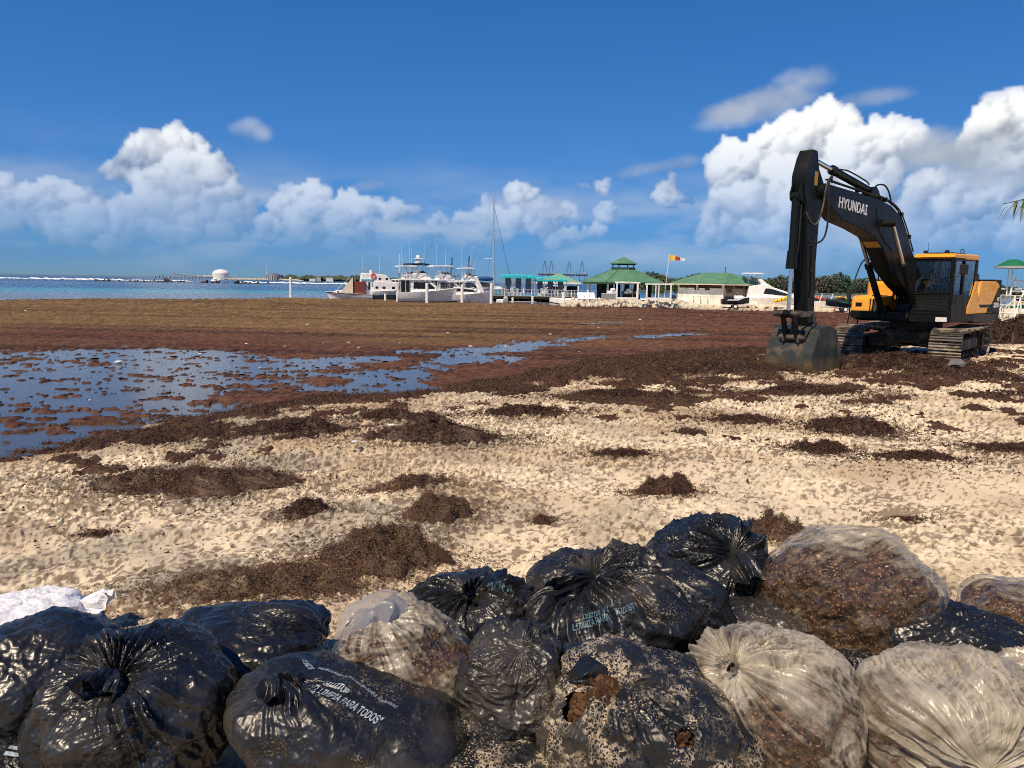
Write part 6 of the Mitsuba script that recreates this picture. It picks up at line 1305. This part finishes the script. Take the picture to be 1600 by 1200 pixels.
part(k, 'cross_tie', tube([(-.52, -.6, .1), (.45, -.45, 1.4)], .035, 6), 'white_paint', 30, M)
zc = 3.42; um = thing('beach_umbrella', 'green beach umbrella with a pale edge over the lifeguard chair', 'umbrella')
part(um, 'pole', cyl((-.05, .1, 0), (-.02, .1, zc + .35), .045, 8), 'white_paint', 30, M)
part(um, 'pole', cyl((-.32, .2, 0.2), (-.30, .2, zc + .05), .04, 8), 'white_paint', 30, M)
for i in range(8):
    a0, a1 = i * PI / 4, (i + 1) * PI / 4; R1 = 1.02
    pr = [(0.02, .46), (.35, .40), (.7, .22), (R1, .0)]
    part(um, 'canopy_panel', xf(loft([[(r * math.cos(a), r * math.sin(a), z - .04 * math.sin((a - a0) / (a1 - a0) * PI) * (r > .9)) for a in np.linspace(a0, a1, 5)] for r, z in pr], False, False), tr(-.05, .1, zc)), 'green_plastic' if i % 4 else 'roof_pale_green', True, M)
    part(um, 'edge_flap', xf(loft([[(R1 * math.cos(a), R1 * math.sin(a), z) for a in np.linspace(a0, a1, 4)] for z in (.0, -.14)], False, False), tr(-.05, .1, zc)), 'grey_concrete', True, M)
for px, py, col, lab, L_, yw in ((1600, 482, 'green_plastic', 'dark green boat at the right edge beside the lifeguard chair', 3.6, .1), (1597, 476, 'yellow_plastic', 'yellow kayak behind the green boat at the right edge', 2.6, .1), (1606, 471.5, 'red_plastic', 'red hulled boat behind the yellow kayak', 5.5, PI)):
    Mx, s = site(px, py, .25); Mx = Mx @ rotz(yw); k = thing('beached_boat', lab, 'boat', 'small boats drawn up by the lifeguard chair')
    part(k, 'hull', hull(L_, L_ * .3, .5, .12, bot=-.05), col, 35, Mx); part(k, 'gunwale', stripe(L_, L_ * .3, .5, .12, .9, 1.04), 'boat_white', True, Mx)
    part(k, 'thwart', bb(-.2, .2, -L_ * .12, L_ * .12, .52, .56), 'boat_white', False, Mx)

# ------------------------------------------------------------ far left shore
def land_strip(key, px0, px1, y, htop, seed, col, lab, depth=60, base=-1.0, n=160):
    a, b_ = at_y(px0, 440, y), at_y(px1, 440, y); t = np.linspace(0, 1, n)
    x = a[0] + (b_[0] - a[0]) * t; e = np.clip(np.minimum(t, 1 - t) * 8, 0, 1) ** .6
    hh_ = htop * e * (.55 + .9 * FBM(np.stack([t * 26, t * 0, t * 0 + seed], -1), 5, seed))
    rings = [[(xx, y, base), (xx, y + 2, hq * .75), (xx, y + depth * .3, hq), (xx, y + depth, base)] for xx, hq in zip(x, hh_)]
    put(key, loft(rings), col, True); say(key, lab, kind='structure')
mat('far_green', dusty([.055, .080, .045], [.11, .12, .085], .4, .65, .8, .06), .95, .1)
mat('far_sand', [.42, .39, .32], .9, .1)
land_strip('headland', 420, 640, 1300, 9.0, 3, 'far_green', 'low wooded headland beyond the harbour')
land_strip('sand_spit', 335, 470, 1280, 3.2, 5, 'far_sand', 'pale spit of land under the white storage tank')
def M_far(px, y): M, s = far_site(px, y); return M, s
M, s = M_far(345.5, 1290); k = thing('storage_tank', 'round white storage tank with a domed roof on the far shore', 'tank'); R1 = 12.7 * s
zt_ = 9.0 * s
part(k, 'shell', lathe([(R1, 0), (R1, zt_), (R1 * .98, zt_ + .4)], 40), 'tank_white', 30, M)
part(k, 'dome', lathe([(R1 * .97, zt_ + .3)] + [(R1 * .97 * math.cos(a), zt_ + .3 + 6.3 * s * math.sin(a)) for a in np.linspace(.1, PI / 2 - .02, 9)], 40), 'tank_white', 30, M)
part(k, 'girder', lathe([(R1 * 1.02, zt_ - .6), (R1 * 1.02, zt_), (R1, zt_), (R1, zt_ - .6)], 40), 'grey_concrete', 30, M)
M, s = M_far(429.5, 1290); k = thing('concrete_tank', 'grey round tank under construction on the far shore', 'tank'); R1 = 12 * s
part(k, 'shell', lathe([(R1, 0), (R1, 9 * s), (R1 * .9, 9.2 * s)], 32), 'grey_concrete', 30, M)
for i in range(20):
    a = i * 2 * PI / 20; part(k, 'buttress', bb(-.5, .5, -.5, .5, 0, 8.8 * s), 'haze_tinted_steel', False, M @ tr(R1 * math.cos(a), R1 * math.sin(a), 0))
part(k, 'roof', lathe([(R1 * .92, 9.1 * s), (R1 * .5, 10.6 * s), (.2, 11 * s)], 32), 'haze_tinted_steel', 30, M)
M, s = M_far(417.5, 1285); k = thing('lattice_mast', 'thin white mast left of the grey round tank', 'mast'); part(k, 'shaft', tube([(0, 0, 0), (0, 0, 24 * s)], [.9, .25], 6), 'tank_white', 30, M); part(k, 'base', bb(-2, 2, -2, 2, 0, 2), 'grey_concrete', False, M)
for px, w, h, m, lab in ((498, 7, 8, 'grey_concrete', 'grey silo block on the far headland'), (515, 11, 5.5, 'tank_white', 'long white shed on the far headland'), (488, 9, 4, 'tank_white', 'low white shed left of the grey silo block'), (368, 6, 3, 'tank_white', 'small white hut right of the domed tank'), (408, 12, 3, 'red_brown', 'low rust coloured shed left of the grey tank')):
    M, s = M_far(px, 1292); k = thing('far_shed', lab, 'building'); part(k, 'wall', bb(-w * s / 2, w * s / 2, 0, 12, 0, h * s), m, False, M); part(k, 'roof', bb(-w * s / 2 - .5, w * s / 2 + .5, -.5, 12.5, h * s, h * s + .8), 'grey_concrete', False, M)
# loading jetty
M, s = M_far(300, 1270); k = thing('loading_jetty', 'long loading jetty with a conveyor tower left of the domed tank', 'jetty')
for i in range(16): part(k, 'pile', bb(-52 * s + i * 5.2 * s, -52 * s + i * 5.2 * s + .9, -.5, .5, -1, 4.2 + (i % 3) * 1.2), 'haze_tinted_steel', False, M)
part(k, 'deck', bb(-28 * s, 42 * s, -1, 1, 3.2, 4.2), 'grey_concrete', False, M)
part(k, 'conveyor', tube([(-24 * s, 0, 7.8), (2 * s, 0, 5.2), (30 * s, 0, 4.6)], .9, 6), 'grey_concrete', 30, M)
part(k, 'tower', cat([bb(-27 * s, -24 * s, -1.5, 1.5, 3, 9.5), bb(-24 * s, -22.6 * s, -1, 1, 7, 8.6)]), 'grey_concrete', False, M)
for i, (dx, w, h) in enumerate(((8, 5, 2.2), (16, 7, 2.6), (24, 5, 3.0), (33, 6, 2.4))): part(k, 'shed', bb(dx * s, (dx + w) * s, -2, 2, 4.2, 4.2 + h), 'tank_white', False, M)
# gantry cranes
def gantry(px, y, hpx, up, lab, flip=1):
    M, s = M_far(px, y); k = thing('gantry_crane', lab, 'crane', 'gantry cranes of the far port'); h = hpx * s; w = 4.2 * s; t = .35 * s
    bar = lambda a, b_, r=t: tube([a, b_], r, 5)
    for yy in (-8, 8): part(k, 'portal', cat([bar((x, yy, 0), (x * .9, yy, h * .42)) for x in (-w, w)] + [bar((-w, yy, h * .2), (w, yy, h * .2))]), 'haze_tinted_steel', False, M)
    part(k, 'girder', bb(-w * 2.4, w * 2.2, -3, 3, h * .40, h * .47), 'haze_tinted_steel', False, M)
    part(k, 'apex_frame', cat([bar((-w * .9, 0, h * .45), (-w * .1, 0, h)), bar((w * .7, 0, h * .45), (w * .1, 0, h)), bar((-w * .1, 0, h), (w * .1, 0, h), t * 1.6)]), 'haze_tinted_steel', False, M)
    part(k, 'tie', cat([bar((0, 0, h), (-w * 2.1, 0, h * .47), t * .45), bar((0, 0, h), (w * 2.0, 0, h * .47), t * .45)]), 'haze_tinted_steel', False, M)
    part(k, 'cabin', bb(w * .6, w * 1.2, -3, 3, h * .47, h * .57), 'grey_concrete', False, M)
    if up: part(k, 'raised_boom', cat([bar((-w * .6, 0, h * .45), (-w * .4, 0, h * 1.55), t * 1.3), bar((-w * 1.0, 0, h * .45), (-w * .6, 0, h * 1.55), t * 1.3), bar((0, 0, h), (-w * .4, 0, h * 1.5), t * .6)]), 'haze_tinted_steel', False, M)
for px, lab in ((851, 'leftmost gantry crane of the far port with its boom level'), (861, 'gantry crane beside the leftmost one of the far port'), (889, 'third level gantry crane, left of the gazebo roof'), (909, 'level gantry crane nearest the gazebo roof')): gantry(px, 1500, 37, False, lab)
gantry(708, 1500, 26, True, 'gantry crane with raised boom behind the second yacht'); gantry(735, 1500, 28, True, 'gantry crane with raised boom left of the tall mast')
# surf and reef
mat('foam', [.85, .88, .90], .8, .2)
mat('reef', [.060, .048, .040], .9, .2)
def surf(px0, px1, dist, h, seed, lab, n=260):
    a, b_ = at_y(px0, 440, dist), at_y(px1, 440, dist); t = np.linspace(0, 1, n); e = np.clip(np.minimum(t, 1 - t) * 14, 0, 1) ** .5
    hh_ = h * e * (.25 + 1.5 * FBM(np.stack([t * 34, t * 0, t * 0 + seed], -1), 5, seed) ** 1.5); x = a[0] + (b_[0] - a[0]) * t; yy = dist + 14 * (FBM(np.stack([t * 9, t * 0 + 4, t * 0], -1), 3, seed) - .5)
    k = numbered('surf'); put(k, loft([[(q, w - 3.0, -.3), (q, w - 1.0, g * .7), (q, w + .4, g), (q, w + 2.5, g * .4), (q, w + 6, -.3)] for q, w, g in zip(x, yy, hh_)]), 'foam', True); say(k, lab, 'surf', kind='stuff')
surf(-60, 32, 440, .5, 1, 'short white line of surf at the far left edge'); surf(28, 196, 420, .85, 2, 'long white line of surf breaking on the reef at the left'); surf(366, 560, 440, .7, 3, 'long white line of surf right of the domed tank')
surf(196, 300, 470, .4, 4, 'thin broken surf between the two long lines')
rng = np.random.default_rng(5); pts = []
for i in range(80):
    px = rng.uniform(150, 420); o = at_y(px, 440, rng.uniform(330, 400)); o[2] = .0; pts.append(rock(o, rng.uniform(.25, .6) * np.array([3.0, 1.2, .4]), i))
put('reef_rocks', cat(pts), 'reef'); say('reef_rocks', 'dark reef rocks awash between the lagoon and the surf', 'rocks', kind='stuff')
M, s = far_site(337, 380); k = thing('wreck', 'pale broken wreck lying on the reef below the domed tank', 'wreck')
part(k, 'hull', xf(hull(4.2, 1.7, 1.2, .5, bot=-.2), rot([1, 0, 0], .5)), 'white_paint', 35, M); part(k, 'wheelhouse', xf(bb(-.8, .6, -.5, .5, 1.2, 2.1, .1), rot([1, 0, 0], .4)), 'white_paint', 30, M)
for a in (-.9, .2, 1.0): part(k, 'hole', ball((a, -.95, .55), (.25, .2, .2), 1), 'dark_window', 30, M)

# ------------------------------------------------------------ woods, plants and the palm
def leaf_mass(c, r, n, size, rng):
    """Leaf clumps spread through a crown; returns vertices, faces, colours."""
    d = rng.normal(size=(n, 3)); d /= np.linalg.norm(d, axis=1, keepdims=True); rr = rng.uniform(.45, 1.05, (n, 1)) ** .6
    lob = .72 + .5 * FBM(d * 2.2 + c[:1], 2, int(abs(c[0]) * 7) % 97)[:, None]
    p = c + d * rr * lob * r; e = rng.normal(size=(n, 3)); e /= np.linalg.norm(e, axis=1, keepdims=True); g = np.cross(e, d); g /= np.linalg.norm(g, axis=1, keepdims=True) + 1e-9
    s = size * rng.uniform(.5, 1.4, (n, 1)); v = np.stack([p - e * s, p + e * s * .3 - g * s * .8, p + e * s, p - e * s * .2 + g * s * .8], 1).reshape(-1, 3)
    k = np.arange(n)[:, None] * 4; f = np.vstack([k + [0, 1, 2], k + [0, 2, 3]])
    return v, f, np.repeat(rng.uniform(.6, 1.4, (n, 1)), 4, 0)
mat('leaves', {'type': 'mesh_attribute', 'name': 'vertex_color'}, .8, .25)
rng = np.random.default_rng(91); vs, fs, cs, n0 = [], [], [], 0
for i in range(150):
    px = 1005 + (i + rng.uniform(-.5, .5)) * 4.4; dist = rng.uniform(300, 345); o = at_y(px, 440, dist)
    tall = (6.6 if px < 1240 else 6.9 if px < 1420 else 6.0) * (.78 + .42 * N(np.array([[px * .045, 0, 0]]), 3)[0]) * (1 - .45 * sstep(1480, 1600, px))
    r = np.array([rng.uniform(1.8, 3.4), rng.uniform(1.8, 3.0), tall * .55]); c = np.array([o[0], o[1], tall * .52])
    v, f, c_ = leaf_mass(c, r, 330, .42, rng)
    col = np.array([.088, .108, .066]) * rng.uniform(.75, 1.3) * (1 + .25 * rng.normal(size=3) * [.6, .3, .6])  # leaf green paled to stand in for distant haze
    vs.append(v); fs.append(f + n0); cs.append(np.clip(col, .01, 1) * c_); n0 += len(v)
put('woodland', (np.vstack(vs), np.vstack(fs)), 'leaves', color=np.vstack(cs)); say('woodland', 'line of grey green casuarina woods along the far right shore', 'woods', kind='stuff')
o0, o1 = at_y(1000, 440, 298), at_y(1760, 440, 298)
put('far_bank', loft([[(x, 292, -.3), (x, 300, .4), (x, 350, .5), (x, 352, -.3)] for x in np.linspace(o0[0], o1[0], 30)]), 'far_green', True); say('far_bank', 'low bank under the woods', kind='structure')
for px, py, z, h, lab in ((1026, 470, ZP, 2.5, 'dark green bushy tree behind the flagpole'), (1063, 468, ZP, 2.4, 'dark green bushy tree behind the left end of the clubhouse roof'), (943, 470, ZP, 2.2, 'leafy green bush between the gazebo columns')):
    M, s = site(px, py, z); M = M @ tr(0, 14 if h > 2.5 else 7, 0); k = thing('bushy_tree', lab, 'tree'); o = M[:3, 3]
    part(k, 'trunk', tube([(0, 0, 0), (.1, 0, h * .4), (.05, .1, h * .8)], [.13, .09, .04], 7), 'dock_dark', 30, M)
    v, f, c_ = leaf_mass(o + np.array([0, 0, h * .68]), np.array([1.3 if h > 2.3 else .8, 1.1, h * .42]), 900, .17, rng)
    part(k, 'crown', (v, f), 'leaves', color=np.array([.060, .100, .038]) * c_)
# the coconut palm stands out of the picture on the right; one frond reaches in
tip = at_y(1562, 322, 11.5); PB = np.array([tip[0] + 5.6, 12.4, .3]); PT = np.array([tip[0] + 4.3, 11.8, tip[2] + .15])
k = thing('coconut_palm', 'coconut palm whose drooping frond reaches in at the right edge', 'palm')
part(k, 'trunk', tube(smoothpath([PB, PB * .6 + PT * .4 + [.15, 0, 0], PT], 6), np.linspace(.22, .13, 13), 10), 'dock_wood', 30)
mat('palm_leaf', [.050, .085, .018], .5, .4)
rng = np.random.default_rng(14)
def frond_leaf(base, mid, end, n=46, ll=.62):
    q = smoothpath([base, mid, end], 20); ms = [tube(q, np.linspace(.03, .006, len(q)), 5)]
    tg = np.gradient(q, axis=0); tg /= np.linalg.norm(tg, axis=1, keepdims=True)
    for j in range(n):
        i = int((.12 + .87 * j / n) * (len(q) - 1)); L_ = ll * (.45 + .55 * math.sin(PI * (.15 + .8 * j / n)))
        for sg in (-1, 1):
            side = np.cross(tg[i], [0, 0, 1.0]); side /= np.linalg.norm(side); d = side * sg * .55 + tg[i] * .55 + np.array([0, 0, -.35 + .2 * rng.normal()]); d /= np.linalg.norm(d)
            p0 = q[i]; p1 = p0 + d * L_ * .5; p2 = p1 + (d * .55 + np.array([0, 0, -.8])) * L_ * .5; w = np.cross(d, [0, 0, 1.0]); w = w / (np.linalg.norm(w) + 1e-9) * .020
            ms.append((np.array([p0 - w * .5, p0 + w * .5, p1 + w, p1 - w, p2]), np.array([[0, 1, 2], [0, 2, 3], [3, 2, 4]])))
    return cat(ms)
part(k, 'frond', frond_leaf(PT, (PT + tip) / 2 + [0, 0, .42], tip + [.05, 0, .03]), 'palm_leaf', False)
for a in np.arange(2, 8) * 2 * PI / 9 + PI + .02:
    e = PT + np.array([math.cos(a) * 2.6, math.sin(a) * 2.6, rng.uniform(-1.0, .4)]); part(k, 'frond', frond_leaf(PT, (PT + e) / 2 + [0, 0, .9], e, 36), 'palm_leaf', False)

# ---------------------------------------------------------------- heaps of dried weed, scraps and litter on the sand
def ground_z(x, y): return sand_height(np.array([[x]], float), np.array([[y]], float))[0][0, 0]
mat('heap_core', {'type': 'mesh_attribute', 'name': 'vertex_color'}, .85, .2)
def heap(px, py, hw, hh, lab, seed, col=(.052, .030, .018), aspect=.55, turn=0.0, dens=1.0, peak=1.0, sandy=.25):
    o = at_z(px, py, .33); gz = ground_z(o[0], o[1]); s = ((o - EYE) @ C_F) / F_PX; a = hw * s; b_ = a * aspect; H = hh * s * .72 * peak
    rng = np.random.default_rng(seed); n, m = 34, 72
    r, t = np.meshgrid(np.linspace(0, 1.12, n), np.arange(m) * 2 * PI / m, indexing='ij')
    lob = 1 + .95 * (FBM(np.stack([np.cos(t) * 1.3, np.sin(t) * 1.3, t * 0 + seed], -1), 3, seed) - .5) + .35 * (N(np.stack([np.cos(t) * 5, np.sin(t) * 5, t * 0 + seed], -1), seed) - .5)
    u, v = r * lob * np.cos(t) * a, r * lob * np.sin(t) * b_
    c, q = math.cos(turn), math.sin(turn); x, y = o[0] + u * c - v * q, o[1] + u * q + v * c
    prof = np.maximum(0, 1 - r ** 2) ** .5
    rg = FBM(xyz(x, y, 5.0 / max(.35, min(a, 1.0))), 4, seed + 2); fine_ = FBM(xyz(x, y, 16), 3, seed + 3)
    base = sand_height(x, y)[0]
    z = base - .02 + prof * H * (-.15 + 2.1 * rg) + (fine_ - .45) * .10 * np.minimum(1, prof * 4) * min(1, H * 6) + np.where(r > 1, -.05, 0)
    P = np.stack([x, y, z], -1)
    tone = (.45 + 1.1 * FBM(xyz(x, y, 14), 3, seed + 4))[..., None]; sand_ = (sstep(.56, .70, FBM(xyz(x, y, 7), 3, seed + 5)) * sandy)[..., None]
    C = np.array(col) * tone * (1 - sand_) + np.array([.36, .28, .18]) * sand_
    i, j = np.meshgrid(np.arange(n - 1), np.arange(m), indexing='ij')
    f = np.stack([i * m + j, (i + 1) * m + j, (i + 1) * m + (j + 1) % m, i * m + (j + 1) % m], -1).reshape(-1, 4); f = np.vstack([f[:, [0, 1, 2]], f[:, [0, 2, 3]]])
    area = PI * a * b_; dist = np.hypot(o[0], o[1])
    nf = int(np.clip(area * 95000 / (dist / 5) ** 1.4 * dens, 700, 26000)); k = rng.integers(0, n - 3, nf * 2); k = k[rng.random(len(k)) < (k + 4) / n][:nf]; kk = rng.integers(0, m, len(k))
    px_, py_, pz_ = x[k, kk] + rng.normal(0, a * .05, len(k)), y[k, kk] + rng.normal(0, b_ * .06, len(k)), z[k, kk] + rng.uniform(-.008, .012, len(k))
    nh = nf // 3; rh, thh = 1 + 1.1 * rng.random(nh) ** 1.8, rng.uniform(0, 2 * PI, nh); li = lob[0, (thh / (2 * PI) * m).astype(int) % m]; hu, hv = rh * li * np.cos(thh) * a, rh * li * np.sin(thh) * b_
    hx, hy = o[0] + hu * c - hv * q, o[1] + hu * q + hv * c; px_, py_ = np.concatenate([px_, hx]), np.concatenate([py_, hy]); pz_ = np.concatenate([pz_, sand_height(hx, hy)[0] + .004])
    fv, ff, fc = fronds(px_, py_, pz_, rng, .003 + .0008 * dist, np.array(col) * 1.45, .14)
    V = P.reshape(-1, 3); key = thing('seaweed_heap', lab, 'seaweed', 'heaps of dried seaweed on the sand')
    put(key, (np.vstack([V, fv]), np.vstack([f, ff + len(V)])), 'frond', color=np.clip(np.vstack([C.reshape(-1, 3), fc]), .003, 1))
    return key
D1, D2, D3 = (.066, .034, .021), (.088, .051, .031), (.052, .026, .017)
heap(285, 738, 150, 34, 'big long heap of dark seaweed near the water at the left', 1, D1, .42, .05)
heap(478, 792, 38, 24, 'small dark clump of seaweed alone on the sand left of centre', 2, D3, .7)
heap(600, 872, 92, 52, 'large brown heap of seaweed just behind the clear bag', 3, D2, .62, .2)
heap(420, 912, 125, 26, 'low brown drift of seaweed behind the plump black bag', 4, D2, .5, .25, sandy=.45)
heap(1043, 768, 42, 34, 'steep round clump of seaweed in the middle of the sand', 5, D1, .75)
heap(680, 676, 86, 28, 'dark heap of seaweed on the shore right of the open pool', 6, D3, .5)
heap(1330, 668, 64, 22, 'dark heap of seaweed below the excavator bucket', 7, D3, .6)
heap(1283, 703, 46, 18, 'dark flat heap of seaweed just in front of the one below the bucket', 8, D3, .6)
heap(1425, 720, 58, 16, 'dark strip of seaweed on the pale sand at the right', 9, D3, .4)
heap(850, 812, 17, 18, 'knee high ball of seaweed on the sand above the gathered black bag', 10, D1, .8)
heap(975, 712, 40, 14, 'thin dark clump of seaweed left of centre of the wheel tracks', 11, D3, .5)
heap(1205, 842, 66, 40, 'brown heap of seaweed between the topmost black bag and the biggest clear bag', 12, D2, .6)
heap(640, 756, 52, 18, 'grey brown clump of seaweed half mixed with sand', 13, D2, .6, sandy=.6)
heap(962, 612, 62, 15, 'dark rounded heap of seaweed on the shore at the middle distance', 14, D3, .5)
heap(1050, 614, 30, 12, 'small dark heap right of the rounded one at the middle distance', 15, D3, .5)
heap(1590, 532, 66, 40, 'tall dark heap of seaweed behind the excavator at the right edge', 16, D3, .6)
heap(1395, 574, 96, 26, 'long dark bank of seaweed in front of the excavator tracks', 17, D3, .35)
heap(1512, 586, 56, 14, 'dark heap of seaweed right of the excavator track', 18, D3, .45)
heap(470, 660, 80, 22, 'dark heap of seaweed at the edge of the pool', 19, D3, .5)
heap(688, 806, 50, 40, 'brown mound of seaweed and sand above the large brown heap', 20, D2, .8, sandy=.7)
heap(1250, 612, 66, 14, 'thin dark spread of seaweed under the excavator bucket', 21, D3, .5)
heap(1570, 700, 50, 12, 'thin dark scatter of seaweed at the right edge', 22, D3, .5)
heap(1120, 575, 90, 16, 'dark bank of seaweed left of the excavator bucket', 23, D3, .45)
heap(620, 640, 70, 14, 'narrow dark bank of seaweed along the open pool', 24, D3, .4)
heap(150, 812, 26, 8, 'small flat scrap of seaweed at the left', 25, D1, .6)
heap(1420, 812, 24, 8, 'small dark scrap of seaweed on the pale sand at the right', 26, D3, .6)
heap(1160, 655, 50, 10, 'flat dark patch of seaweed left of the one below the bucket', 27, D3, .5)
heap(820, 640, 60, 14, 'dark patch of seaweed on the shore right of the pool', 28, D3, .45)
# scraps scattered over the sand
rng = np.random.default_rng(33); n = 150000
r = 3.4 + 22 * rng.random(n) ** .75; a = np.radians(rng.uniform(-37, 37, n)); x, y = r * np.sin(a), r * np.cos(a); s = shore_sd(x, y)
p = .02 + .9 * sstep(.50, .68, FBM(xyz(x, y, .75), 4, 81)) * (.5 + .8 * np.exp(-np.maximum(s, 0) / 7)); p = p + .55 * heap_halo(x, y); ok = (rng.random(n) < p) & (s > .1); x, y, s, r = x[ok][:60000], y[ok][:60000], s[ok][:60000], r[ok][:60000]
z = sand_height(x, y)[0]
v, f, c = fronds(x, y, z + .002, rng, (.006 + .0011 * r)[:, None], np.array([.062, .038, .024]), .12)
put('seaweed_scraps', (v, f), 'frond', color=np.clip(c, .004, 1)); say('seaweed_scraps', 'scraps of dried seaweed strewn over the churned sand', 'seaweed', kind='stuff')
# litter
mat('litter_white', [.72, .72, .68], .6)
mat('rag_grey', [.13, .135, .14], .8)
def scrap(px, py, w, lab, group, z=.03, seed=0, m='litter_white', nm='litter_scrap'):
    o = at_z(px, py, z); s = ((o - EYE) @ C_F) / F_PX; W = w * s; g = np.random.default_rng(seed)
    mm = trimesh.creation.icosphere(2); v = mm.vertices * [W / 2, W * .38, W * .16] ; v = v * (1 + .45 * (N(mm.vertices * 2.2 + seed, seed)[:, None] - .5)); v = v @ rotz(g.uniform(0, 3))[:3, :3].T + o
    k = thing(nm, lab, 'litter', group); put(k, (v, mm.faces), m, True)
scrap(185, 566, 15, 'white oval tray floating in the weed at the left', None, seed=1, nm='white_tray')
rng = np.random.default_rng(15)
for i, (px, py) in enumerate([(40, 485), (385, 537), (445, 541), (505, 536), (545, 535), (625, 535), (313, 553), (406, 574), (790, 541), (735, 541), (560, 543), (700, 520), (860, 522), (1000, 500), (1095, 493), (480, 507), (935, 512), (905, 550), (140, 625), (1155, 600)]):
    scrap(px, py, rng.uniform(3.0, 6.5), 'small pale scrap of litter lying on the brown weed', 'pale scraps of litter on the weed', seed=i + 5)
for px, py, lab in ((612, 664, 'greyish white foam scrap on the shore beside the pool'), (555, 690, 'pale scrap on the sand below the pool'), (1185, 562, 'pale scrap on the weed left of the bucket')): scrap(px, py, 12, lab, None, .36, px)
o = at_z(1492, 572, .42); k = thing('grey_rag', 'grey rag of plastic sheeting lying before the right excavator track', 'rag')
put(k, sheet([[o + [-.2, -.05, .02], o + [-.1, .05, .14], o + [.0, .12, .06]], [o + [-.1, -.15, .03], o + [.03, -.05, .16], o + [.1, .08, .07]], [o + [.05, -.22, .0], o + [.18, -.12, .06], o + [.3, .03, .02]]], seed=8, amp=.05, fq=5), 'rag_grey', True)
o = at_z(1560, 516, .5); k = thing('driftwood', 'pale stick of driftwood on the dark heap at the right edge', 'wood'); put(k, tube(smoothpath([o + [-.5, 0, .1], o + [0, .05, .17], o + [.7, .0, .22]], 5), np.linspace(.06, .03, 11), 7), 'tan_wall', 30)
